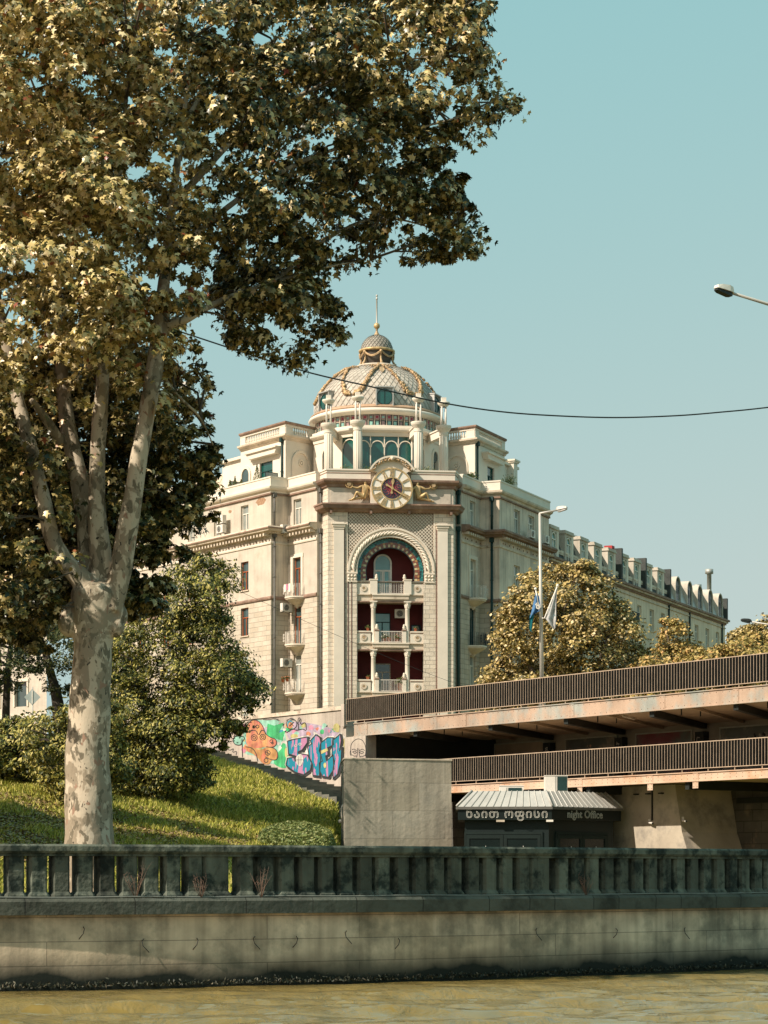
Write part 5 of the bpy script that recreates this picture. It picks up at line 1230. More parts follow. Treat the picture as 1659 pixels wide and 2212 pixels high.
# missing plaster on the left wing
e=MB()
for x,y,r in((564,1080,.42),(537,1099,.0),(497,1091,.16)):
    if r:
        a,z=WL.px(x,y-30 if 0 else y-20); z={.42:28.95+.35,.16:29.05}[r] if r!=.42 else 29.25
        e.plate(WL,[(a+r*1.6*math.cos(t)*random.uniform(.75,1.1),z+r*.8*math.sin(t)*random.uniform(.7,1.1)) for t in np.arange(0,6.28,.5)],.001,.006,M('bare_render',(.33,.20,.12),.95,.3,6,.5,8))
e.build('plaster_patch',B_)

# ---------------- air conditioners (things that hang on the walls)
def ac_unit(fr,a,b,z,label,w_=.85,h_=.60,ry=0,root=None):
    p=fr(a,b,z); ww=fr._w(p); n=fr._w(fr.n,False); ang=math.atan2(n[1],n[0])+math.pi/2
    o=empty('air_conditioner',(ww[0],ww[1],z),ang,label,'air conditioner','air conditioners hung on the corner building')
    e=MB(); e.box(ID,-w_/2,w_/2,-.33,.0,0,h_,ac_w); e.build('casing',o)
    k=Fr((-.10,-.33),(1,0),(0,-1)); e=MB(); e.ring(k,0,h_/2,.03,.235,.0,.02,0,2*math.pi,20,darkm,True)
    for r_ in(.08,.15,.21): e.ring(k,0,h_/2,r_,r_+.012,.02,.03,0,2*math.pi,16,ac_w,True)
    e.build('fan_grille',o)
    e=MB(); e.box(ID,-w_/2+.08,-w_/2+.12,-.36,.02,-.06,0,pipe); e.box(ID,w_/2-.12,w_/2-.08,-.36,.02,-.06,0,pipe); e.build('bracket',o)
    return o
for x,y,lb in((620,1141+0,'top air conditioner in the shaded return beside the left drainpipe, under the balustrade'),(620,1318,'middle air conditioner beside the drainpipe, between two white balconies'),(620,1437,'lowest air conditioner beside the left drainpipe with orange pots below')):
    a,z=RL.px(615,y+4,b=.4); ac_unit(RL,.55,.40,z-.25 if y<1200 else z,lb)
a,_=WL.px(491,1140); ac_unit(WL,a,.35,28.15,'upper unit of the stacked pair between two top floor windows'); ac_unit(WL,a,.35,27.45,'lower unit of the stacked pair between two top floor windows')
a=WR.px(1132); ac_unit(WR,a,.42,27.32,'air conditioner on the shaded wing cornice, between two top floor windows'); ac_unit(WR,WR.px(1163),.42,27.32,'air conditioner at the far right end of the shaded wing cornice')
ac_unit(BR_,BR_.px(1050),.40,19.9,'air conditioner left of the dark green pipe above the black iron balcony')
ac_unit(B2,B2.px(864),.42,20.55,'air conditioner under the ceiling of the dark red loggia',.9,.62)

# ---------------- pots and plants (things standing on the building)
lf1=leafmat('potted_leaf',[(0,(.05,.09,.02)),(.5,(.10,.13,.03)),(1,(.20,.18,.06))],.15)
def worldp(fr,a,b,z): p=fr(a,b,z); q=fr._w(p); return Vector((q[0],q[1],z))
def pot(p,r,h,label,fol,fr_,flower=None,cone=False,group=None,name='potted_plant',potm=None):
    o=empty(name,p,0,label,'potted plant',group); e=MB(); e.lathe((0,0,0),[(0,0),(r*.7,0),(r,h),(r*1.08,h),(r*1.08,h*1.1),(r*.85,h*1.1),(r*.8,h*.9)],potm or terracotta,12); e.build('pot',o)
    n=int(fol*260); V=[];T=[]
    for i in range(n):
        if cone: u=random.random(); rr=fr_*(1-u)*random.uniform(.5,1); t=random.uniform(0,6.28); c=Vector((rr*math.cos(t),rr*math.sin(t),h+u*fol*1.0))
        else: c=Vector((random.gauss(0,fr_*.5),random.gauss(0,fr_*.5),h+abs(random.gauss(fr_*.5,fr_*.45))))
        d=Vector((random.gauss(0,1),random.gauss(0,1),random.gauss(.5,1))).normalized()*.06; s2=d.orthogonal().normalized()*.03
        k=len(V); V+=[c-d,c+s2,c+d,c-s2]; T+=[(k,k+1,k+2),(k,k+2,k+3)]
    fastmesh('foliage',np.array([tuple(v) for v in V]),np.array(T),lf1,o)
    if flower:
        e=MB()
        for _ in range(10): e.sphere((random.gauss(0,fr_*.5),-abs(random.gauss(0,fr_*.4)),h+random.uniform(.1,fr_*1.2)),.045,flower,5)
        e.build('flowers',o)
    return o
gp_='pots on the balconies of the corner building'
pot(worldp(FT,-.42,-.3,18.66),.16,.26,'white flowering pot on the left of the middle loggia balcony',1,.26,white,group=gp_)
pot(worldp(FT,-.12,-.3,18.66),.19,.30,'bright orange pot at the middle of the middle loggia balcony',.6,.15,None,group=gp_)
pot(worldp(FT,.46,-.3,18.66),.17,.28,'pot with yellowish leaves on the right of the middle loggia balcony',1,.24,terracotta,group=gp_)
pot(worldp(FT,-1.62,-.3,19.46),.11,.2,'small pot on the left parapet of the middle loggia',.5,.14,None,group=gp_)
pot(worldp(FT,1.80,-.3,19.46),.11,.2,'small pot on the right parapet of the middle loggia',.4,.10,None,group=gp_)
pot(worldp(FT,-1.62,-.3,16.0),.13,.18,'small pot on the left parapet of the lowest loggia',.3,.10,None,group=gp_)
pot(worldp(FT,.72,-.35,15.16),.2,.55,'tall plant in the right corner of the lowest loggia balcony',1.2,.32,None,group=gp_)
pot(worldp(BL,acL+.62,.86,16.0),.12,.2,'orange pot hooked on the left end of the lowest white balcony rail',.4,.12,terracotta,group=gp_)
pot(worldp(BL,acL-.1,.95,16.0),.12,.2,'orange pot hooked at the middle of the lowest white balcony rail',.5,.14,terracotta,group=gp_)
pot(worldp(WL,WL.px(544)-.0,-.45,30.9-.2),.14,.2,'pointed conifer in a pot on the left terrace beside the arched window',1.3,.36,None,cone=True,potm=trim)
for k,(x,h,lb) in enumerate(((500,.8,'leftmost of the small conifers on the left wing parapet'),(485+2,.62,'smaller conifer hugging the leftmost one on the left wing parapet'),(511,.45,'tiny lone conifer right of the other small ones on the left parapet'))):
    pot(worldp(WL,WL.px(x-2 if k==0 else x),-.4,30.75),.12,.16,lb,h,.24,None,cone=True,potm=trim)
hp='bushy plants on the terrace behind the clock'
for k,(u,lb) in enumerate(((-3.05,'bushy plant at the foot of the glazed bow, far left behind the parapet'),(-1.45,'bushy plant just left of the clock arch on the terrace'),(1.75,'bushy plant just right of the clock arch on the terrace'),(2.75,'bushy plant right of the second free column on the terrace'))):
    pot(worldp(FT,u,-1.0,30.3),.3,.45,lb,1.3,.42,None,group=hp,potm=trim_dirty)
for k,(x,lb) in enumerate(((1026,'trailing plant on the right terrace below the blind arch'),(1108,'dark trailing bush over the iron rail at the right end terrace'))):
    pot(worldp(WR if k else BR_,(WR if k else BR_).px(x),-.3,30.75),.25,.25,lb,1.8,.5 if k else .3,None,potm=trim_dirty)
# laundry on the top left balcony
e=MB(); 
for k,(da,h,mm) in enumerate(((-.42,.55,white),(-.12,.42,pk),(.18,.6,white))):
    e.plate(BL,[(acL-da-.13,23.05),(acL-da+.13,23.05),(acL-da+.11,23.05-h),(acL-da-.12,23.02-h*.9)],.80,.82,mm)
o=e.build('laundry'); o.location=(ORG[0],ORG[1],0); o.rotation_euler=(0,0,ROT); tag(o,'white and pink laundry hung over the highest white balcony','laundry')
# terrace glass screens and wall lanterns
for fr,a,lb in((PFL,lL-1.0,'glass screen on the left terrace beside the pointed conifer'),(PFL,.2,'glass screen on the left terrace at the penthouse corner'),(PIR,.25,'glass screen on the right terrace at the penthouse corner')):
    e=MB(); a_=a; f2=Fr(fr(a_,1.1,0)[:2],fr.n[:2],fr.d[:2]); 
    for q in((-.55,-.51,30.7,31.75),(.51,.55,30.7,31.75),(-.51,.51,31.71,31.75),(-.51,.51,31.2,31.23)): e.box(f2,q[0],q[1],-.02,.02,q[2],q[3],darkm)
    e.box(f2,-.51,.51,-.005,.005,30.7,31.71,pane_l); o=e.build('glass_screen'); o.location=(ORG[0],ORG[1],0); o.rotation_euler=(0,0,ROT); tag(o,lb,'screen')

# ================================================================ long mansard blocks behind the right wing
def longblock(name,x0,x1,label,dx,mat,round_,slabs,winx,pipes):
    A0,A1=WR.px(x0,b=-.25),WR.px(x1,b=-.25); fr=LF(WR(0,-.25,0)[:2],(.5,.866),(.866,-.5))
    o=empty(name,(ORG[0],ORG[1],0),ROT,label,'building'); e=MB()
    ops=[]
    for x in winx:
        a=fr.px(x)
        for z0,z1 in((23.5,25.4),(19.9,21.9),(16.4,18.4)): ops.append((a-.6,a+.6,z0,z1))
    e.wall(fr,A0,A1,Z0,26.7,ops,mat,.25); 
    P=fr(A0,0,0); Q=fr(A1,0,0); inn=Vector((-.866,.5,0)); 
    e.quad([P+Vector((0,0,Z0)),P+inn*12+Vector((0,0,Z0)),P+inn*12+Vector((0,0,26.7)),P+Vector((0,0,26.7))],mat); e.quad([Q+Vector((0,0,Z0)),Q+inn*12+Vector((0,0,Z0)),Q+inn*12+Vector((0,0,29.)),Q+Vector((0,0,26.7))],mat)
    e.build('wall',o)
    for r in ops: win(fr,r,'white',2,par=o,transom=.68)
    e=MB(); e.box(fr,A0,A1,-.1,.16,26.3,26.45,brown); e.box(fr,A0,A1,-.1,.34,26.45,26.60,trim_dirty); e.box(fr,A0,A1,-.1,.52,26.60,26.78,brown); e.box(fr,A0,A1,-.1,.10,25.95,26.05,trim_dirty); e.build('cornice',o)
    zr=29.2; e=MB(); vs=[fr(A0,.1,26.78),fr(A1,.1,26.78),fr(A1,-.75,zr),fr(A0,-.75,zr),fr(A0,-11,zr+.3),fr(A1,-11,zr+.3),fr(A0,-11,26.78),fr(A1,-11,26.78)]
    e.add(vs,[(0,1,2,3),(3,2,5,4),(0,3,4,6),(1,7,5,2)],slate if not round_ else copper); e.build('roof',o)
    if not round_:
        e=MB(); e.box(fr,A0,A1,-.35,.0,27.25,27.6,trim_dirty); e.box(fr,A0,A1,-.3,.03,27.42,27.48,trim); e.build('parapet',o)
    for x in dx:
        a=fr.px(x); e=MB()
        if round_:
            hw=.80; e.ring(fr,a,28.35,hw-.06,hw+.06,-.9,.12,0,math.pi,14,stucco); e.box(fr,a-hw-.06,a-hw+.06,-.9,.12,26.8,28.35,stucco); e.box(fr,a+hw-.06,a+hw+.06,-.9,.12,26.8,28.35,stucco); d=e.build('dormer',o)
            e=MB(); e.disc(fr,a,28.35,hw-.05,-.02,.0,pane,20); e.box(fr,a-hw+.06,a+hw-.06,-.03,.0,26.8,28.35,pane); e.box(fr,a-.03,a+.03,.0,.03,26.8,29.1,darkm); e.build('pane',d)
        else:
            hw=1.02; trimd=stucco; e.box(fr,a-hw,a-.55,-.8,.1,26.85,29.0,trimd); e.box(fr,a+.55,a+hw,-.8,.1,26.85,29.0,trim); e.box(fr,a-.55,a+.55,-.8,.08,28.80,29.0,stucco); e.box(fr,a-hw-.08,a+hw+.08,-.9,.20,29.0,29.10,stucco); e.box(fr,a-hw-.02,a+hw+.02,-.85,.14,29.10,29.28,stucco)
            e.box(fr,a-hw-.0,a-.48,.1,.16,27.4,27.5,trim); d=e.build('dormer',o)
            e=MB(); e.ring(fr,a,28.25,.47,.55,-.05,.05,0,math.pi,12,white); e.box(fr,a-.55,a-.48,-.05,.05,26.85,28.25,white); e.box(fr,a+.48,a+.55,-.05,.05,26.85,28.25,white); e.box(fr,a-.03,a+.03,-.02,.05,26.85,28.25,white); e.box(fr,a-.42,a+.42,-.02,.05,28.2,28.28,white); e.build('frame',d)
            e=MB(); e.box(fr,a-.55,a+.55,-.12,-.06,26.85,28.80,pane_b); e.build('pane',d)
            s2=MB(); s2.plate(fr,[(a+hw+.25,27.7),(a+hw+1.0,27.7),(a+hw+1.0,28.9),(a+hw+.25,28.9)],-1.0,-.95,darkm)
            sky_=MB(); fsl=lambda t,s_,u: fr(t,.10-.85*((s_-26.78)/(zr-26.78))+.06+u,s_)
            if a+hw+1.2<A1: sky_.add([fsl(a+hw+.30,27.65,0),fsl(a+hw+.95,27.65,0),fsl(a+hw+.95,28.95,0),fsl(a+hw+.30,28.95,0)],[(0,1,2,3)],pane); sky_.build('roof_window',o)
    for (x,h,mm) in slabs:
        a=fr.px(x); e=MB(); e.box(fr,a-.18,a+.18,-1.4,.30,26.7,h,mm if mm is not redp else slate); 
        if mm is redp: e.box(fr,a-.35,a+.35,-1.2,-.5,h-.3,h+.25,redp)
        e.build('fire_wall',o)
    for (x,bb,z1,r) in pipes:
        a=fr.px(x,b=bb); e=MB(); e.lathe(fr(a,bb,0),[(r*.55,28.8),(r*.55,z1-.5),(r,z1-.45),(r,z1),(0,z1)],M('flue',(.33,.34,.31),.5,.2,3,0,metal=.3),14); e.build('flue',o)
    for x in ((1322,1443) if not round_ else (1488,1558)):
        a=fr.px(x); e=MB(); e.tube([fr(a,.1,Z0),fr(a,.1,26.4)],.08,pipe_d,n=6); e.build('drainpipe',o)
    return o,fr
sg_=M('far_stucco',(.74,.61,.46),.9,.15,.5,.2,5,streak=.3)
o1,f1r=longblock('mansard_building',1184,1444,'long grey apartment building with white arched dormers in a dark mansard roof',(1195,1227,1259,1289,1319,1347,1374,1399,1425),sg_,False,((1337,29.6,redp),(1389,29.6,slate),(1442,29.5,slate)),(1205,1232,1258,1282,1306,1330,1354,1381,1408,1432),((1253,-5,31.0,.38),))
e=MB(); a=f1r.px(1240,b=-4); vs=[]
e.box(f1r,a-3.5,a+2.2,-6.5,-3.5,29.1,30.5,copper); e.tube([f1r(a-3.5,-3.6,30.5),f1r(a+2.4,-3.6,30.5)],.32,copper,n=10); e.build('roof_hood',o1)
a=f1r.px(1346,b=.5); e=MB(); e.box(f1r,a,a+3.0,0,1.0,23.1,23.3,trim_dirty); e.build('long_balcony',o1); e=MB()
for k in range(22): e.box(f1r,a+k*.14,a+k*.14+.03,.96,1.0,23.3,24.3,ironm)
e.box(f1r,a,a+3.,.94,1.02,24.3,24.36,ironm); e.box(f1r,a,a+3,.97,.99,23.3,24.3,pipe_d); e.build('long_balcony_railing',o1)
o2,f2r=longblock('arched_dormer_building',1446,1566,'grey apartment building at the far right end with five round topped dormers',(1462.6,1488,1510,1532.6,1554),sg_,True,((1565,28.9,slate),),(1463,1483,1505,1528,1550),((1507,-4.5,31.2,.40),(1532,-4.0,33.0,.42)))
fb=MB(); c=W(1585,1350,236); fo=empty('distant_house',(c.x,c.y,0),R(25),'low distant house with a bright red flue past the end of the long block','house')
fb.box(ID,-3,9,0,10,9.4,24.3,sg_); fb.box(ID,-3.2,9.2,-.2,10,24.3,24.8,brown); fb.build('wall',fo); fb=MB(); fb.tube([(-1.2,1.5,24.8),(-1.2,1.5,29.0)],.55,redp,n=14); fb.lathe((-1.2,1.5,0),[(.9,29.0),(0,29.6)],slate,14,smooth=False); fb.build('red_flue',fo); fb=MB(); fb.box(ID,3,5.5,1,3,24.8,25.6,brown); fb.build('chimney',fo)
# pale street building seen at far left through the trees
fb=MB(); c=W(-120,1500,200); lb_=empty('street_building',(c.x,c.y,0),R(-35),'pale street building glimpsed through the trees at the left edge','building'); fr=Fr((0,0),(1,0),(0,-1))
ops=[(-14+k*3.2,-12.6+k*3.2,z,z+2.1) for k in range(8) for z in(12.5,16.2,19.8)]
fb.wall(fr,-16,12,9.4,23,ops,stucco,.3); fb.box(fr,-16,12,-10,-.3,23,23.3,trim); fb.build('wall',lb_)
for r in ops: 
    e=MB(); e.box(fr,r[0],r[1],-.3,-.24,r[2],r[3],pane); w_=e.build('window',lb_); e=MB(); e.box(fr,r[0]-.15,r[0],0,.1,r[2],r[3],trim); e.box(fr,r[1],r[1]+.15,0,.1,r[2],r[3],trim); e.box(fr,r[0]-.2,r[1]+.2,0,.14,r[3],r[3]+.2,trim); e.build('surround',w_)
e=MB(); e.box(fr,-16,12,0,.3,15.2,15.5,trim); e.box(fr,-16,12,0,.3,11.6,11.9,trim); e.build('string_course',lb_)
# ================================================================ vegetation
def inpoly(P,x,y):
    P=np.array(P,float); n=len(P); c=np.zeros(x.shape,bool); j=n-1
    for i in range(n):
        xi,yi=P[i]; xj,yj=P[j]
        m=((yi>y)!=(yj>y)); 
        with np.errstate(divide='ignore',invalid='ignore'): c^= m&(x<(xj-xi)*(y-yi)/(yj-yi+1e-12)+xi)
        j=i
    return c
def edgedist(P,x,y):
    P=np.array(P,float); d=np.full(x.shape,1e9)
    for i in range(len(P)):
        a=P[i]; b=P[(i+1)%len(P)]; ab=b-a; t=np.clip(((x-a[0])*ab[0]+(y-a[1])*ab[1])/(ab@ab+1e-9),0,1)
        d=np.minimum(d,np.hypot(x-a[0]-t*ab[0],y-a[1]-t*ab[1]))
    return d
def sample(P,n,w=None):
    P_=np.array(P,float); lo,hi=P_.min(0),P_.max(0); X=[];Y=[]; k=0
    while k<n:
        x=rng.uniform(lo[0],hi[0],n*2); y=rng.uniform(lo[1],hi[1],n*2); m=inpoly(P,x,y)
        if w is not None: m&=rng.random(len(x))<w(x,y)
        X.append(x[m]);Y.append(y[m]); k+=m.sum()
    return np.concatenate(X)[:n],np.concatenate(Y)[:n]
def leaves(name,C,tmpl,tris,size,par,mat,up=.6,droop=.6,out=None,bias=None,szvar=.35):
    n=len(C); N=rng.normal(0,1,(n,3)); N[:,2]=np.abs(N[:,2])*.8+up
    if bias is not None: N+=np.array(bias)[None]*rng.random((n,1))
    if out is not None: N+=out*1.15
    N/=np.linalg.norm(N,axis=1,keepdims=True)
    T=rng.normal(0,.7,(n,3)); T[:,2]-=droop; T-=N*(T*N).sum(1,keepdims=True); T/=np.linalg.norm(T,axis=1,keepdims=True)
    S=np.cross(N,T); sc=(size*(1+rng.uniform(-szvar,szvar,n)))[:,None,None]
    tp=np.array(tmpl,float); V=C[:,None,:]+sc*(tp[None,:,0,None]*S[:,None,:]+tp[None,:,1,None]*T[:,None,:]+tp[None,:,2,None]*N[:,None,:])
    k=len(tp); F_=(np.array(tris)[None]+np.arange(n)[:,None,None]*k).reshape(-1,3)
    return fastmesh(name,V.reshape(-1,3),F_,mat,par)
_o=[(0,-.45,0),(.36,-.40,-.07),(.22,-.14,.02),(.56,.06,-.10),(.22,.16,.03),(0,.62,-.12),(-.22,.16,.03),(-.56,.06,-.10),(-.22,-.14,.02),(-.36,-.40,-.07)]
MAPLE=[(0,0,.05)]+_o; MAPLE_T=[(0,i,i%10+1) for i in range(1,11)]
MAPLE_T=[(0,i,(i%10)+1) for i in range(1,11)]
OVAL=[(0,-.5,0),(.22,-.05,-.03),(0,.5,-.06),(-.22,-.05,-.03),(0,0,.05)]; OVAL_T=[(4,0,1),(4,1,2),(4,2,3),(4,3,0)]
DIA=[(0,-.5,0),(.36,0,-.06),(0,.5,0),(-.36,0,-.06)]; DIA_T=[(0,1,2),(0,2,3)]
def crownpts(P,Yc,depth,ncl,per,rc,w=None,ymul=1.,edge=70.,layer=None,bough=None):
    """clump centres through the volume whose silhouette was surveyed from the photo; each has its own depth"""
    nbg=bough[0] if bough else 0
    x,y=sample(P,ncl,w); ed=np.clip(edgedist(P,x,y)/edge,0.05,1); d=np.sqrt(ed)*depth*rng.uniform(-1,1,ncl)
    if layer is not None: d=layer(x,y,d)
    Y=Yc+d; X=(x-CX)/F*Y; Z=CZ+(HZ-y)/F*Y; C=np.stack([X,Y,Z],-1)
    bd=np.zeros((ncl,3))
    if bough:
        nb_,rb,fr_=bough; sel=rng.choice(ncl,nb_,replace=False); B=C[sel]; eb=ed[sel]; m=int(ncl*fr_); j=rng.integers(0,nb_,m)
        D=rng.normal(0,1,(m,3)); D[:,2]=np.abs(D[:,2])*.9-.25; D/=np.linalg.norm(D,axis=1,keepdims=True); q=(rb*rng.uniform(.65,1.1,nb_)*np.clip(.25+eb,0,1))[j][:,None]
        C[:m]=B[j]+D*q*np.array([1.1,1.1,.75]); bd[:m]=D; ed[:m]=eb[j]
    r=rc*rng.uniform(.5,1.25,ncl)*np.clip(.35+ed,0,1)
    k=np.repeat(np.arange(ncl),rng.poisson(per,ncl)+2); off=rng.normal(0,1,(len(k),3)); off/=np.linalg.norm(off,axis=1,keepdims=True); off*=rng.random((len(k),1))**.45
    off[:,2]*=.62
    return C,C[k]+off*r[k][:,None],off*.55+bd[k]*1.35
# ---------------- big plane tree on the quay
plf=leafmat('plane_leaf',[(0,(.035,.040,.008)),(.18,(.13,.105,.020)),(.32,(.36,.28,.085)),(.7,(.60,.47,.20)),(.95,(.78,.65,.38)),(.985,(.36,.17,.06)),(1,(.22,.05,.03))],.05,.36)
bark=bpy.data.materials.new('plane_bark'); bark.use_nodes=True; nt=bark.node_tree; bb=nt.nodes['Principled BSDF']; bb.inputs['Roughness'].default_value=.85; bb.inputs['Specular IOR Level'].default_value=.2
tc=_n(nt,'ShaderNodeTexCoord'); mp=_n(nt,'ShaderNodeMapping'); mp.inputs['Scale'].default_value=(1.5,1.5,.9); nt.links.new(tc.outputs['Object'],mp.inputs[0])
def nz(s,d,dist=.6,seed=0):
    n=_n(nt,'ShaderNodeTexNoise'); n.inputs['Scale'].default_value=s; n.inputs['Detail'].default_value=d; n.inputs['Distortion'].default_value=dist
    v=_n(nt,'ShaderNodeVectorMath',operation='ADD'); v.inputs[1].default_value=(seed,seed*2,seed*.7); nt.links.new(mp.outputs[0],v.inputs[0]); nt.links.new(v.outputs[0],n.inputs['Vector']); return n
cur=None
c0=_n(nt,'ShaderNodeRGB'); c0.outputs[0].default_value=(.29,.24,.17,1); cur=c0.outputs[0]
for s,d,lo,hi,col,sd in((2.1,5,.51,.54,(.50,.425,.315),1.3),(3.4,5,.56,.59,(.17,.145,.10),4.1),(6.5,3,.64,.67,(.46,.40,.30),7.7),(9,3,.66,.69,(.05,.045,.035),9.1),(4,3,.64,.68,(.30,.19,.13),12.)):
    n=nz(s,d,.5,sd); m=_n(nt,'ShaderNodeMapRange'); m.inputs[1].default_value=lo; m.inputs[2].default_value=hi; nt.links.new(n.outputs['Fac'],m.inputs[0])
    x=_n(nt,'ShaderNodeMix',data_type='RGBA'); x.inputs[7].default_value=(*col,1); nt.links.new(m.outputs[0],x.inputs[0]); nt.links.new(cur,x.inputs[6]); cur=x.outputs[2]
nt.links.new(cur,bb.inputs['Base Color']); n=nz(7,6,.3,3); bp=_n(nt,'ShaderNodeBump'); bp.inputs['Strength'].default_value=.5; bp.inputs['Distance'].default_value=.03; nt.links.new(n.outputs['Fac'],bp.inputs['Height']); nt.links.new(bp.outputs[0],bb.inputs['Normal'])
TY=46.0; tb=W(192,1885,TY)
pt=empty('plane_tree',(tb.x,TY,1.7),0,'huge plane tree with mottled pale trunk and golden leaves behind the quay balustrade','tree')
o0=Vector((tb.x,TY,1.7))
def Lp(x,y,dY=0.): return W(x,y,TY+dY)-o0
def respl(pts,rad,k=6):
    out=[];ro=[]; n=len(pts)
    for i in range(n-1):
        p0=pts[max(i-1,0)];p1=pts[i];p2=pts[i+1];p3=pts[min(i+2,n-1)]
        for j in range(k):
            t=j/k; out.append(.5*((2*p1)+(p2-p0)*t+(2*p0-5*p1+4*p2-p3)*t*t+(3*p1-p0-3*p2+p3)*t**3)); ro.append(rad[i]+(rad[i+1]-rad[i])*t)
    out.append(pts[-1]); ro.append(rad[-1]); return out,ro
px_m=F/TY
def limb(mb,pts,wid,n=16,wob=.12):
    pts=[(p[0],p[1],(p[2] if len(p)>2 else 0)+3.6*min(1,max(0,(p[0]-420)/380))) for p in pts]
    P,Rr=respl([Lp(*p) for p in pts],[w_/2/px_m for w_ in wid]); mb.tube(P,Rr,bark,n=n,wob=wob); return P
mb=MB()
limb(mb,[(191,1960),(191,1880),(191,1800),(192,1740),(189,1640),(192,1560),(198,1470),(200,1400),(203,1340),(207,1285,.02),(210,1262,.05)],[128,112,104,100,97,92,86,86,98,108,60],n=28,wob=.10)
for (x,y,d,r) in ((150,1345,-.05,26),(158,1322,.1,20),(256,1330,-.05,21),(250,1352,-.1,20),(226,1292,-.3,9),(180,1440,-.3,5)): mb.sphere(Lp(x,y,d),r/px_m,bark,14,(1,.9,1.25))
limbs=[]
LM=[([(205,1315,.0),(183,1262,-.1),(140,1212,-.2),(112,1160,-.25),(96,1090,-.3),(72,985,-.2),(40,870,0),(5,700,.3),(-40,480,.7),(-80,260,1)],[62,50,42,36,33,31,28,24,18,8]),
    ([(205,1310,.2),(192,1240,.35),(185,1150,.5),(172,1040,.6),(150,940,.8),(138,850,1.),(127,730,1.1),(118,560,1.4),(130,330,1.7),(150,100,2)],[50,42,40,42,36,32,28,22,15,6]),
    ([(215,1312,.0),(222,1250,.1),(214,1160,.1),(209,1070,.1),(212,960,.1),(221,830,0),(226,700,-.1),(238,520,-.3),(262,330,-.6),(280,120,-1)],[56,50,44,36,34,31,27,21,14,6]),
    ([(238,1318,-.1),(256,1258,-.1),(271,1165,-.15),(286,1085,-.2),(300,985,-.2),(318,890,-.1),(336,780,0),(346,705,.1),(356,590,.2),(371,450,.3),(392,280,.3),(420,80,.2)],[54,46,46,43,38,36,38,36,25,20,14,6]),
    ([(346,712,.1),(372,700,.0),(404,688,-.1),(440,668,-.2),(500,640,-.4),(590,610,-.6),(690,580,-.9),(800,560,-1.)],[26,22,19,16,13,10,8,3]),
    ([(130,955,.7),(108,918,.4),(85,885,.1),(66,862,-.1)],[26,21,18,11]),
    ([(371,450,.3),(430,380,.0),(520,290,-.4),(660,200,-.8),(820,140,-1.),(960,120,-1)],[16,15,12,9,6,2]),
    ([(356,590,.2),(430,500,-.6),(560,400,-1.),(700,330,-1.2),(860,290,-1),(1000,250,-1)],[15,13,11,8,5,2]),
    ([(590,610,-.6),(700,520,-.4),(820,470,.2),(960,500,.5)],[10,8,6,2]),
    ([(70,980,-.2),(20,930,-.5),(-60,860,-1)],[16,12,5]),([(336,790,0),(380,850,.8),(430,900,1.2),(460,960,1.3)],[10,7,5,2]),
    ([(392,280,.3),(470,150,.8),(600,30,1.3),(720,-60,1.5)],[12,9,6,2]),([(238,520,-.3),(180,400,-.9),(100,250,-1.6),(40,100,-2)],[12,9,6,2])]
for k in (0,1,2,3,4,5): limbs+=limb(mb,*LM[k],n=20)
to=mb.build('trunk',pt); md=to.modifiers.new('r','REMESH'); md.mode='VOXEL'; md.voxel_size=.028; md.use_smooth_shade=True
ms=to.modifiers.new('s','SMOOTH'); ms.factor=.6; ms.iterations=5
bpy.context.view_layer.update(); dg=bpy.context.evaluated_depsgraph_get(); nm=bpy.data.meshes.new_from_object(to.evaluated_get(dg)); to.modifiers.clear(); to.data=nm; nm.materials.clear(); nm.materials.append(bark)
for k in range(6,len(LM)):
    mb=MB(); limbs+=limb(mb,*LM[k]); mb.build('limb',pt)
CR=[(-140,-150),(990,-150),(1075,-120),(1045,-10),(1058,60),(1030,95),(1058,130),(1040,170),(1085,185),(1122,210),(1112,245),(1065,262),(1060,290),(1000,318),(975,330),(950,350),(985,400),(978,440),(1020,462),(1062,490),(1035,556),(1000,545),(960,555),(905,570),(880,560),(830,575),(760,582),(700,600),(705,640),(745,668),(742,735),(722,748),(690,735),(680,770),(640,806),(600,792),(560,765),(520,760),(488,700),(470,655),(420,668),(398,690),(372,750),(362,820),(395,800),(425,742),(440,800),(462,840),(430,880),(468,900),(440,950),(476,985),(468,1030),(425,1052),(442,1120),(400,1150),(372,1180),(365,1260),(330,1320),(270,1345),(225,1318),(180,1290),(130,1300),(118,1345),(95,1400),(60,1412),(10,1380),(-50,1420),(-200,1400),(-230,900)]
def lay(x,y,d):
    low=np.clip((y-780)/160,0,1)*(x<520); bk=low*np.clip((x-110)/60,0,1); return d*(1-bk*.35)+bk*2.3+3.6*np.clip((x-420)/380,0,1)-1.2*np.clip((350-x)/350,0,1)*(y<900)
def wgt(x,y):
    w_=np.ones_like(x); w_*=np.where((y>1180)&(x>130)&(x<300),.25,1); w_*=np.where((x>360)&(x<480)&(y>730)&(y<980),.30,1)
    holes=[(290,580,40),(430,650,60),(262,310,28),(120,70,22),(10,660,30),(560,210,24),(760,680,0),(600,40,20),(470,500,20),(640,600,24),(820,600,20),(330,900,16),(880,330,18),(60,820,18),(150,560,18),(240,180,16)]
    for hx,hy,hr in holes:
        if hr: w_*=np.where(np.hypot(x-hx,y-hy)<hr,.04,1)
    return w_
Cc,Lc,off=crownpts(CR,TY,3.6,3300,50,.35,wgt,edge=150,layer=lay,bough=(300,1.0,.62))
LOW=[(-200,760),(330,760),(370,830),(455,880),(470,1030),(440,1120),(372,1180),(360,1260),(320,1325),(262,1340),(225,1300),(170,1290),(125,1340),(95,1400),(60,1412),(10,1385),(-50,1420),(-200,1400)]
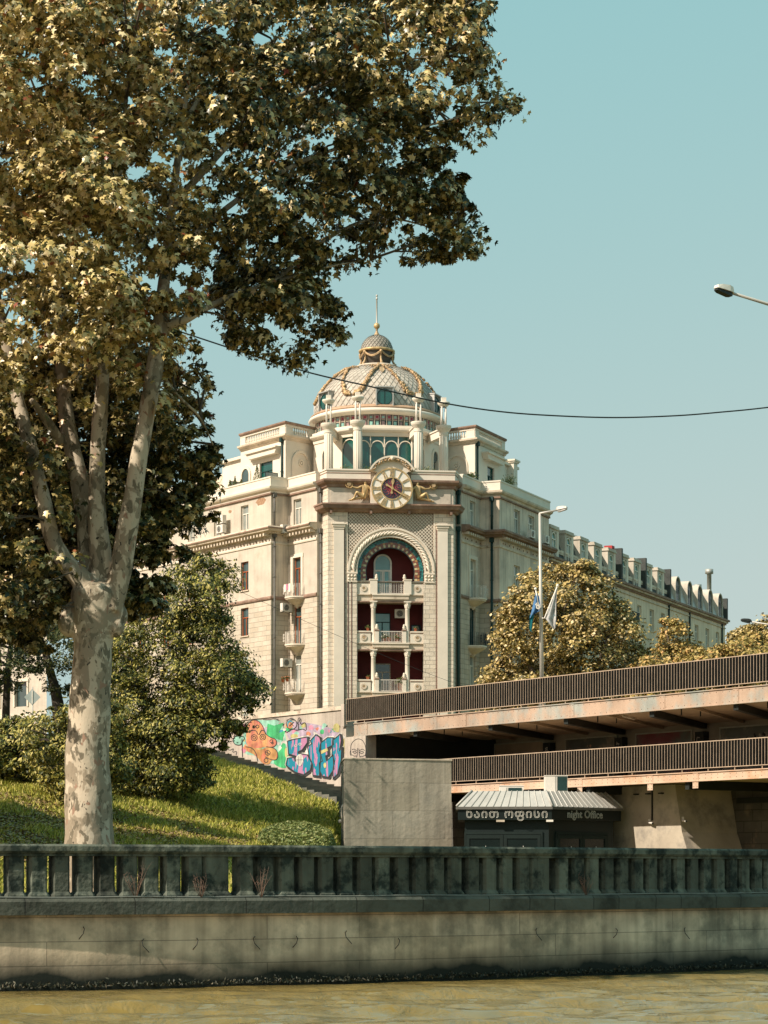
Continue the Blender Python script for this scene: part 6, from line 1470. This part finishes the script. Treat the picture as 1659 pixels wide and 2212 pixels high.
C2_,L2_,o2_=crownpts(LOW,TY+3.0,1.5,1150,46,.42,None,edge=80,bough=(90,.9,.5)); C3_,L3_,o3_=crownpts(CR,TY+3.4,.9,430,11,.42,lambda x,y:((edgedist(CR,x,y)<42)&(x>330)&(y<860)).astype(float),edge=14); Cc=np.concatenate([Cc,C2_,C3_]); L2_=np.concatenate([L2_,L3_]); o2_=np.concatenate([o2_,o3_]); Lc=np.concatenate([Lc,L2_]); off=np.concatenate([off,o2_])
# keep the limbs readable: no leaves right in front of the lower bare limbs
def clearlimbs(Lc,off):
    x=CX+Lc[:,0]/Lc[:,1]*F; y=HZ-(Lc[:,2]-CZ)/Lc[:,1]*F; keep=np.ones(len(Lc),bool)
    for p,w_ in LM[:6]:
        P=np.array([(q[0],q[1]) for q in p if q[1]>(640 if p is LM[3][0] else 760)],float)
        if len(P)<2: continue
        d=np.full(len(x),1e9)
        for i in range(len(P)-1):
            a,b=P[i],P[i+1]; ab=b-a; t=np.clip(((x-a[0])*ab[0]+(y-a[1])*ab[1])/(ab@ab),0,1); d=np.minimum(d,np.hypot(x-a[0]-t*ab[0],y-a[1]-t*ab[1]))
        keep&=~((d<24)&(Lc[:,1]<TY+.9)&(y>770)&(rng.random(len(x))<.93))
    keep&=~((x>125)&(x<300)&(y>1270)&(Lc[:,1]<TY+.6)&(rng.random(len(x))<.93))
    return Lc[keep],off[keep]
Lc,off=clearlimbs(Lc,off)
plsh=leafmat('plane_leaf_shaded',[(0,(.016,.024,.008)),(.4,(.040,.046,.013)),(.7,(.085,.078,.020)),(.88,(.20,.16,.05)),(1,(.50,.39,.17))],.05,.36)  # darker copy of the plane leaf, crown shade put into the colour
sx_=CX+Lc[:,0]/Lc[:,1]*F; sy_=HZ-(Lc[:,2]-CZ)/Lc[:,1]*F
pr_=np.clip((sx_-330)/340,0,.66)*np.where((sx_>800)&(sy_<230),.45,1); pr_=np.maximum(pr_,np.clip((sy_-820)/150,0,1)*.72)  # share of dark leaves grows rightward and low, painting the shade there
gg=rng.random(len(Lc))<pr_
leaves('crown',Lc[gg]-np.array(o0),MAPLE,MAPLE_T,.130,pt,plsh,up=.25,droop=.9,out=off[gg],bias=(-.5,-.5,.2)); Lc=Lc[~gg]; off=off[~gg]
leaves('crown',Lc-np.array(o0),MAPLE,MAPLE_T,.130,pt,plf,up=.25,droop=.9,out=off,bias=(-.5,-.5,.2))
twigb=M('twig_bark',(.11,.09,.065),.9,.2,3,.2); mb=MB(); LA=np.array([tuple(v) for v in limbs]); sel=rng.choice(len(Cc),430,replace=False)
for i in sel:
    c=Vector(Cc[i])-o0; d=np.linalg.norm(LA-np.array(c)[None],axis=1)+np.where(LA[:,2]>c.z+.4,2,0); q=Vector(LA[d.argmin()]); l=(c-q).length
    if l>2.4 or l<.3: continue
    m1=q.lerp(c,.4)+Vector((rng.normal(0,.12),rng.normal(0,.12),.10*l)); m2=q.lerp(c,.75)+Vector((rng.normal(0,.1),rng.normal(0,.1),.06*l)); mb.tube([q,m1,m2,c],[.03,.022,.014,.006],twigb,n=5)
mb.build('branches',pt)

# ---------------- generic trees with surveyed crown outlines
def tree(name,label,P,Yc,depth,ncl,per,rc,lsize,mat,tmpl,trunks,barkc,up=.5,droop=.5,zb=None,cat='tree',edge=60,w=None,group=None,bias=(-.6,-.5,.3)):
    b=W(trunks[0][0][0],trunks[0][0][1],Yc); zb=zb if zb is not None else b.z; o=empty(name,(b.x,Yc,zb),0,label,cat,group); og=Vector((b.x,Yc,zb))
    mb=MB(); tips=[]
    for tr in trunks:
        pts=[W(p[0],p[1],Yc+(p[3] if len(p)>3 else 0))-og for p in tr]; pts[0].z=min(pts[0].z,0); wd=[p[2]/2/F*Yc for p in tr]; P_,R_=respl(pts,wd,4); mb.tube(P_,R_,barkc,n=10,wob=.12); tips+=P_[len(P_)//2:]
    Cc,Lc,off=crownpts(P,Yc,depth,ncl,per,rc,w,edge=edge,bough=(max(12,ncl//12),rc*1.8,.6))
    cE,lE,oE=crownpts(P,Yc,depth*.5,ncl//4,9,rc*1.15,lambda x,y:(edgedist(P,x,y)<16).astype(float),edge=8); Lc=np.concatenate([Lc,lE]); off=np.concatenate([off,oE])
    LA=np.array([tuple(v) for v in tips])
    mb.build('trunk',o); mb=MB()
    for i in rng.choice(len(Cc),min(90,len(Cc)),replace=False):
        c=Vector(Cc[i])-og; q=Vector(LA[np.linalg.norm(LA-np.array(c)[None],axis=1).argmin()]); mb.tube([q,q.lerp(c,.5)+Vector((0,0,.2)),c],[.05,.03,.01],barkc,n=4)
    mb.build('branches',o)
    t,tt=tmpl; leaves('crown',Lc-np.array(og),t,tt,lsize,o,mat,up=up,droop=droop,out=off,bias=bias); return o
dk=M('dark_bark',(.05,.042,.032),.95,.3,3,.4); bk2=M('grey_bark',(.16,.13,.10),.95,.3,3,.4)
lfA=leafmat('mid_leaf',[(0,(.020,.030,.006)),(.35,(.045,.056,.010)),(.55,(.15,.15,.022)),(.85,(.34,.30,.055)),(1,(.52,.43,.13))],.08)
lfB=leafmat('dark_leaf',[(0,(.02,.035,.010)),(.5,(.06,.075,.018)),(1,(.16,.15,.05))],.10)
lfC=leafmat('amber_leaf',[(0,(.05,.045,.010)),(.3,(.14,.11,.022)),(.55,(.36,.26,.07)),(.8,(.52,.38,.14)),(1,(.72,.58,.34))],.14)
lfD=leafmat('orange_leaf',[(0,(.05,.045,.010)),(.35,(.26,.20,.045)),(.8,(.52,.37,.12)),(1,(.60,.34,.13))],.16)
lfE=leafmat('shrub_leaf',[(0,(.035,.045,.010)),(.35,(.09,.095,.016)),(.6,(.24,.22,.035)),(.85,(.42,.35,.07)),(1,(.56,.46,.16))],.16)
TC=[(300,1300),(340,1250),(395,1215),(430,1196),(462,1205),(488,1225),(490,1270),(500,1300),(492,1345),(508,1385),(522,1425),(545,1460),(572,1475),(566,1515),(538,1540),(530,1578),(500,1588),(480,1620),(455,1640),(450,1690),(410,1710),(385,1738),(330,1752),(290,1748),(240,1750),(215,1690),(215,1400),(260,1360)]
tree('broadleaf_tree','dense yellow green tree with drooping leaves between plane trunk and corner building',TC,103,3.2,1150,60,.66,.19,lfA,(OVAL,OVAL_T),[[(330,1730,26),(345,1640,22),(370,1540,18),(390,1440,14,.5),(420,1330,9,1)],[(345,1640,16),(420,1590,12,-1),(500,1520,7,-1.5)],[(360,1560,12),(300,1480,9,-1),(280,1420,5)]],dk,up=.45,droop=1.,zb=float(terr((330-CX)/F*103,103))-.2)
TD=[(-140,1250),(-40,1230),(40,1260),(120,1290),(180,1330),(250,1370),(290,1420),(275,1500),(235,1560),(190,1540),(150,1500),(115,1500),(100,1460),(60,1440),(45,1480),(15,1500),(-20,1520),(-140,1520)]
tree('shade_tree','dark leafy tree with black leaning trunks behind the plane trunk at far left',TD,118,3.5,520,42,.8,.22,lfB,(OVAL,OVAL_T),[[(135,1575,34),(125,1520,26),(112,1465,20),(95,1400,14),(60,1320,8)],[(140,1560,20),(170,1480,16,-.5),(190,1400,10,-1)],[(12,1590,20),(14,1500,16),(20,1420,12),(30,1350,7)]],dk,zb=8.2,up=.45)
S1=[(60,1560),(110,1540),(150,1520),(200,1510),(245,1520),(270,1600),(262,1690),(230,1730),(180,1740),(130,1735),(100,1700),(60,1640)]
tree('shrub','golden green arching shrub beside the plane trunk on the left lawn',S1,92,1.8,260,42,.55,.20,lfE,(OVAL,OVAL_T),[[(170,1745,8),(160,1700,6),(140,1620,4)],[(172,1745,8),(200,1680,6),(215,1590,3)]],dk,zb=float(terr((170-CX)/F*92,92))-.1,cat='shrub',droop=1.1,edge=40)
S2=[(-90,1575),(0,1560),(50,1545),(85,1540),(100,1580),(125,1640),(120,1700),(80,1725),(30,1690),(0,1690),(-90,1700)]
tree('shrub','broad green shrub in front at the far left edge of the lawn',S2,97,1.8,240,40,.6,.22,lfA,(OVAL,OVAL_T),[[(50,1730,8),(50,1680,6),(40,1610,4)]],dk,zb=float(terr((50-CX)/F*97,97))-.1,cat='shrub',droop=.8,edge=40)
TE=[(1042,1480),(1052,1445),(1080,1440),(1078,1400),(1062,1380),(1080,1350),(1072,1318),(1100,1300),(1108,1270),(1130,1268),(1140,1240),(1180,1218),(1200,1232),(1230,1215),(1262,1218),(1290,1240),(1312,1248),(1318,1280),(1345,1300),(1352,1330),(1378,1360),(1368,1395),(1388,1420),(1380,1500),(1400,1640),(1050,1640)]
tree('round_tree','large round golden brown tree in front of the shaded wing beside the flags',TE,141,4.2,1050,64,.85,.21,lfC,(DIA,DIA_T),[[(1222,1650,22),(1222,1560,18),(1220,1450,14),(1215,1330,9)],[(1222,1540,12),(1290,1440,9,-1),(1320,1360,5)],[(1220,1540,12),(1150,1450,9,-1),(1110,1380,5)]],bk2,zb=9.6)
strip=[('amber tree with a tall rounded tip at the start of the row above the railing',[(1372,1500),(1390,1430),(1418,1425),(1415,1390),(1428,1370),(1440,1335),(1470,1338),(1486,1362),(1492,1388),(1520,1396),(1540,1430),(1550,1640),(1372,1640)],150,(1450,),520),
 ('low spreading orange tree in the middle of the row above the railing',[(1470,1600),(1480,1440),(1500,1405),(1540,1400),(1560,1392),(1600,1378),(1630,1372),(1660,1390),(1690,1600)],146,(1560,),560),
 ('greener tree rising at the right frame edge behind the railing',[(1590,1600),(1585,1420),(1575,1380),(1600,1362),(1630,1352),(1645,1332),(1690,1320),(1760,1330),(1790,1420),(1790,1600)],152,(1680,),520),
 ('low orange bush like tree between round tree and row, seen over the railing',[(1340,1600),(1352,1440),(1380,1424),(1420,1412),(1450,1420),(1470,1600)],138,(1400,),160)]
for i,(lb,P,Yc,(tx,),n) in enumerate(strip):
    tree('street_tree',lb,P,Yc,3,n,60,.8,.21,lfD if i!=2 else lfC,(DIA,DIA_T),[[(tx,1650,12),(tx,1500,9),(tx+3,1430,5)]],bk2,zb=9.6,group='amber trees along the street behind the bridge')
# small bush at the foot of the shaded bay
# neighbouring plane tree further along the quay promenade (its shade lies across the lawn)
th=rng.uniform(0,6.28,700); rr=np.sqrt(rng.random(700)); zz=rng.uniform(-1,1,700); nb=np.stack([-16.8+5.0*rr*np.cos(th),77+6.5*rr*np.sin(th),11.8+3.6*zz],-1)
kk=np.repeat(np.arange(700),30); LN=nb[kk]+rng.normal(0,.5,(len(kk),3)); kp=(LN[:,0]/LN[:,1]*F+CX)<-30; LN=LN[kp]
nt_=empty('plane_tree',(-17.5,78,2.6),0,'neighbouring plane tree outside the left edge that shades the lawn','tree'); leaves('crown',LN-np.array((-17.5,78,2.6)),MAPLE,MAPLE_T,.34,nt_,plf,up=.5)
mb=MB(); mb.tube([(0,0,-.3),(.1,0,3),(-.1,.1,6),(0,0,10)],[.45,.38,.3,.12],bark,n=14,wob=.1); mb.build('trunk',nt_)
# ---------------- grass, litter, hedge
gm=leafmat('grass_blade',[(0,(.12,.135,.014)),(.45,(.30,.31,.035)),(.8,(.50,.46,.08)),(1,(.66,.54,.20))],.18,.7)
n=190000; X=rng.uniform(-27,-1.9,n); Y=56+rng.random(n)**.9*72; 
q_=(X+1.94)*.819+(Y-119)*.573; k_=(q_<-2.9)&(Y>wy(X)+2)&(np.abs((X)/Y*F+CX)<1100)&((X/Y*F+CX)>-60)
X,Y=X[k_],Y[k_]; Z=terr(X,Y); n=len(X)
h=(.07+.10*rng.random(n)+.10*(np.sin(X*1.3+1)*np.sin(Y*.9)>.2))*(Y/80)**.3; a=rng.uniform(0,6.28,n); ln_=rng.normal(0,.05,(n,2)); wd_=.028+.025*rng.random(n)
P0=np.stack([X-np.cos(a)*wd_,Y-np.sin(a)*wd_,Z-.02],-1); P1=np.stack([X+np.cos(a)*wd_,Y+np.sin(a)*wd_,Z-.02],-1); P2=np.stack([X+ln_[:,0]*2,Y+ln_[:,1]*2,Z+h],-1)
V=np.stack([P0,P1,P2],1).reshape(-1,3); T=np.arange(len(V)).reshape(-1,3)
tag(fastmesh('grass',V,T,gm),'short sunlit grass covering the slope below the graffiti wall','grass',kind='stuff')
n=9000; X=np.concatenate([rng.normal(-12.2,2.2,n),rng.normal(-7.5,1.6,n//3)]); Y=np.concatenate([rng.normal(84,6,n),rng.normal(93,3,n//3)]); C=np.stack([X,Y,terr(X,Y)+.07],-1)
lit=leafmat('litter',[(0,(.16,.09,.03)),(.5,(.30,.19,.08)),(1,(.40,.28,.14))],.05)
o=leaves('leaf_litter',C,MAPLE,MAPLE_T,.15,None,lit,up=2.5,droop=0); tag(o,'dry fallen leaves scattered on the slope around the plane trunk','fallen leaves',kind='stuff')
# clipped ground hedge beside the block
hm=leafmat('hedge_leaf',[(0,(.10,.13,.03)),(.5,(.19,.22,.06)),(1,(.30,.30,.11))],.2)
Xh=rng.uniform(-5.2,-2.1,9000); Yh=rng.uniform(92,101,9000); u=1-((Xh+3.4)/1.9)**2-((Yh-97)/5)**2; k_=u>0; Xh,Yh,u=Xh[k_],Yh[k_],u[k_]
C=np.stack([Xh,Yh,terr(Xh,Yh)+.75*np.sqrt(u)*rng.uniform(.85,1,len(u))],-1); he=empty('low_hedge',(-3.4,97,float(terr(-3.4,97))),0,'low pale green clipped hedge mound against the concrete block','hedge')
leaves('foliage',C-np.array(he.location),DIA,DIA_T,.14,he,hm,up=.8)
# ivy-like weeds at the waterline
n=2600; X=rng.uniform(-9,12,n); Y=wy(X)-rng.random(n)*.10-.03; C=np.stack([X,Y,.06+np.abs(rng.normal(0,.05,n))],-1)
wl=leafmat('algae_tuft',[(0,(.012,.02,.01)),(.8,(.05,.05,.03)),(1,(.16,.14,.09))],.1); o=leaves('waterline_weed',C,OVAL,OVAL_T,.07,None,wl,up=.1); tag(o,'dark wet weed clinging to the wall along the waterline','weed',kind='stuff')

# ================================================================ lamps, flags, cables, sign
def lamp(p0,p1,pa,label,r0,r1,head,name='street_lamp',hl=.75):
    """p0 base, p1 pole top, pa arm end in world"""
    o=empty(name,p0,0,label,'street lamp'); P=Vector(p0); e=MB(); 
    e.tube([Vector((0,0,0)),Vector(p1)-P],[r0,r1],lampgrey,n=12); e.tube([Vector((0,0,0)),Vector((0,0,.5))],r0*1.5,lampgrey,n=12); e.build('pole',o)
    e=MB(); a0_,a1_=Vector(p1)-P,Vector(pa)-P; e.tube([a0_-Vector((0,0,.12)),a0_+Vector((0,0,.02)),a0_.lerp(a1_,.15)+Vector((0,0,.02)),a1_],[r1,r1*.9,r1*.8,r1*.7],lampgrey,n=8); e.build('arm',o)
    d=(a1_-a0_).normalized(); s_=d.cross(Vector((0,0,1))).normalized(); u=s_.cross(d); w0=.15*hl/.75
    def hp(t,s,k): return a1_+d*t+s_*s+u*k
    def shell(sec,mat,nm):
        e=MB(); vs=[]
        for t,wv_,lo,hi in sec: vs+=[hp(t*hl,-wv_*w0,lo),hp(t*hl,wv_*w0,lo),hp(t*hl,wv_*w0*.75,hi),hp(t*hl,-wv_*w0*.75,hi)]
        k=len(sec); e.add(vs,[(i*4+j,(i+1)*4+j,(i+1)*4+(j+1)%4,i*4+(j+1)%4) for i in range(k-1) for j in range(4)]+[(0,1,2,3),(4*k-1,4*k-2,4*k-3,4*k-4)],mat); e.build(nm,o)
    shell([(-.06,.45,-.02,.07),(.05,.85,.0,.13),(.25,1,.0,.15),(.7,1,.0,.12),(.95,.9,.0,.08),(1,.7,.0,.05)],head,'lamp_housing')
    shell([(.06,.7,-.10,-.003),(.2,.9,-.11,-.003),(.8,.9,-.08,-.003),(.97,.7,-.05,-.003)],darkm if head is not lampgrey else pane_l,'lamp_lens')
    return o
lb=BR(BR.px(1171),-1.0,9.84); Yl=lb.y; t0_=W(1166,1110,Yl); lamp((W(1171,1600,Yl).x,Yl,9.84),(t0_.x,Yl,t0_.z),tuple(W(1203,1102,Yl-.3)),'tall pale street lamp rising from the bridge deck between the two flags',.105,.06,lampgrey,hl=.50)
pa=W(1581,633,56); pt_=W(1760,690,57.5); lamp((pt_.x,57.5,1.75),tuple(pt_),tuple(pa),'street lamp head on a pale arm reaching in from the right against the sky',.09,.05,white,hl=.52)
pa=W(392,840,58); pt_=W(222,892,60); lamp((pt_.x,60,1.75),tuple(pt_),tuple(pa),'street lamp half hidden by leaves behind the plane tree limbs',.08,.045,lampgrey,hl=.42)
pa=W(1622,1343,135); pt_=W(1700,1356,135); lamp((pt_.x,135,9.75),tuple(pt_),tuple(pa),'dark distant street lamp arm at the right edge above the amber trees',.09,.06,darkm,hl=.6)
# flags
def flag(name,label,pole,rows_,mat,Yf,emb):
    o=empty(name,W(*pole[0],Yf),0,label,'flag','flags on the bridge lamp'); og=W(*pole[0],Yf); e=MB(); e.tube([W(*p,Yf)-og for p in pole],.030,white,n=8); e.sphere(W(*pole[-1],Yf)-og,.07,white,8); e.build('flagpole',o)
    vs=[]; m=7
    for j,(l,r,y0,y1) in enumerate(rows_):
        for i in range(m):
            u=i/(m-1); p=W(l+(r-l)*u,y0+(y1-y0)*u,Yf+.12*math.sin(u*9+j*.5)*min(1,j*.35)); vs.append(p-og)
    e=MB(); n=len(rows_); fs=[(j*m+i,(j+1)*m+i,(j+1)*m+i+1,j*m+i+1) for j in range(n-1) for i in range(m-1)]; e.add(vs,fs,mat,True)
    e.add([v+Vector((0,.012,0)) for v in vs],fs,mat,True); e.build('cloth',o); emb(o,og)
def fz(x,y): return ((1750+x/8.295)/1.543,(1900+y/8.295)/1.543)
blue=M('flag_blue',(.085,.21,.40),.8,.15,3,.1,trans=.2); tealm=M('flag_teal',(.0,.14,.16),.8,.15,3,.1); fwhite=M('flag_white',(.56,.56,.54),.8,.08,3,.1,trans=.25)
Yf=lb.y-.35
class PlF:
    def __init__(s,Y,og): s.Y=Y; s.og=og
    def __call__(s,a,b,z): return W(a,z,s.Y-b)-s.og
def emb_blue(o,og):
    e=MB(); fr=PlF(Yf-.16,og); c=fz(360,1020); k=1/8.295/1.543
    e.ring(fr,c[0],c[1],34*k,60*k,0,.01,0,2*math.pi,18,white,True)
    for t in (1.57,3.6,5.8): stroke(e,[c,(c[0]+45*k*math.cos(t),c[1]-45*k*math.sin(t))],12*k,white,.012,fr=fr,pf=lambda x,y:(x,y))
    for dx,dy in((-42,-60),(-22,-90),(12,-90),(32,-62),(0,-66)): e.disc(fr,c[0]+(dx-15)*k,c[1]+(dy-5)*k,24*k,0,.012,white,8)
    e.build('emblem',o)
def emb_white(o,og):
    e=MB(); fr=PlF(Yf-.16,og); k=1/8.295/1.543; tk=M('flag_ink',(.20,.30,.32),.8,.1,3,0)
    c=fz(815,1255)
    for j in range(6): t=j*math.pi/3; stroke(e,[c,(c[0]+45*k*math.cos(t),c[1]+45*k*math.sin(t))],10*k,tk,.01,fr=fr,pf=lambda x,y:(x,y))
    for P_ in ([(690,950),(700,1040),(680,1150),(640,1250)],[(640,1290),(680,1320),(690,1290)],[(830,900),(820,980),(850,1000)],[(790,1020),(830,1060),(800,1060)],[(740,1280),(770,1340)],[(780,1320),(800,1350)]):
        stroke(e,[fz(*p) for p in P_],8*k,tk,.01,fr=fr,pf=lambda x,y:(x,y))
    e.build('emblem',o)
g=lambda l,r,y0,y1:(fz(l,0)[0],fz(r,0)[0],fz(0,y0)[1],fz(0,y1)[1])
flag('flag','blue flag with a small white round emblem drooping left of the lamp pole',[fz(440,1330),fz(340,800),fz(290,520)],[g(300,330,620,610),g(262,385,740,730),g(235,412,880,860),g(205,422,1020,990),g(180,425,1130,1110),g(150,380,1250,1140),g(125,290,1340,1190)],blue,Yf,emb_blue)
o=bpy.data.objects.get('flag')
og=Vector(o.location); e=MB(); vs=[]
for j,(l,r,y) in enumerate(((125,250,1240),(120,215,1400),(105,200,1550),(118,188,1640),(140,175,1700))):
    for i in range(4): p=fz(l+(r-l)*i/3,y); vs.append(W(*p,Yf+.05*math.sin(i*2.1))-og)
e.add(vs,[(j*4+i,(j+1)*4+i,(j+1)*4+i+1,j*4+i+1) for j in range(4) for i in range(3)],tealm,True); e.build('cloth_fold',o)
flag('flag','white flag with faint grey drawing spread on its pole right of the lamp',[fz(470,1330),fz(540,1330),fz(900,430)],[g(860,900,470,470),g(800,880,650,640),g(740,862,830,830),g(690,858,1000,1000),g(630,858,1170,1180),g(560,858,1340,1350),g(650,856,1450,1480),g(730,850,1560,1590),g(785,815,1640,1625)],fwhite,Yf,emb_white)
# overhead cables
def cable(name,label,pts,Y,r,sagn=1,Y2=None):
    e=MB(); P=[]; n=len(pts); Y2=Y2 or Y
    for i,p in enumerate(pts): P.append(W(p[0],p[1],Y+(Y2-Y)*i/(n-1)))
    P,_=respl(P,[r]*n,6); e.tube(P,r,cable_m,n=6); tag(e.build(name),label,'cable')
cable('overhead_cable','thick black tram cable sagging across the sky in front of the dome',[(-200,520),(130,630),(385,715),(640,797),(800,835),(950,869),(1080,889),(1200,898),(1330,902),(1460,898),(1560,890),(1659,880),(1900,850)],78,.027,Y2=84)
cable('overhead_cable','thin pale wire slanting down across the tower front',[(480,1260),(700,1360),(900,1445),(1050,1500)],150,.012)
# sign seen from behind
sp=W(70,1506,112); so_=empty('road_sign',(sp.x,112,9.3),0,'grey back of a diamond road sign among the leaves at far left','road sign'); e=MB(); e.tube([(0,.03,-1.5),(0,.03,sp.z-9.3+.5)],.035,lampgrey,n=8); e.build('pole',so_)
fr=Fr((0,0),(1,0),(0,-1)); h_=.33*1.2; zc=sp.z-9.3; e=MB(); e.plate(fr,[(-h_,zc),(0,zc-h_),(h_,zc),(0,zc+h_)],-.0,.02,M('sign_back',(.33,.38,.36),.5,.1,2,0)); e.box(fr,-.02,.02,.02,.05,zc-h_*.8,zc+h_*.8,white); e.build('sign_plate',so_)
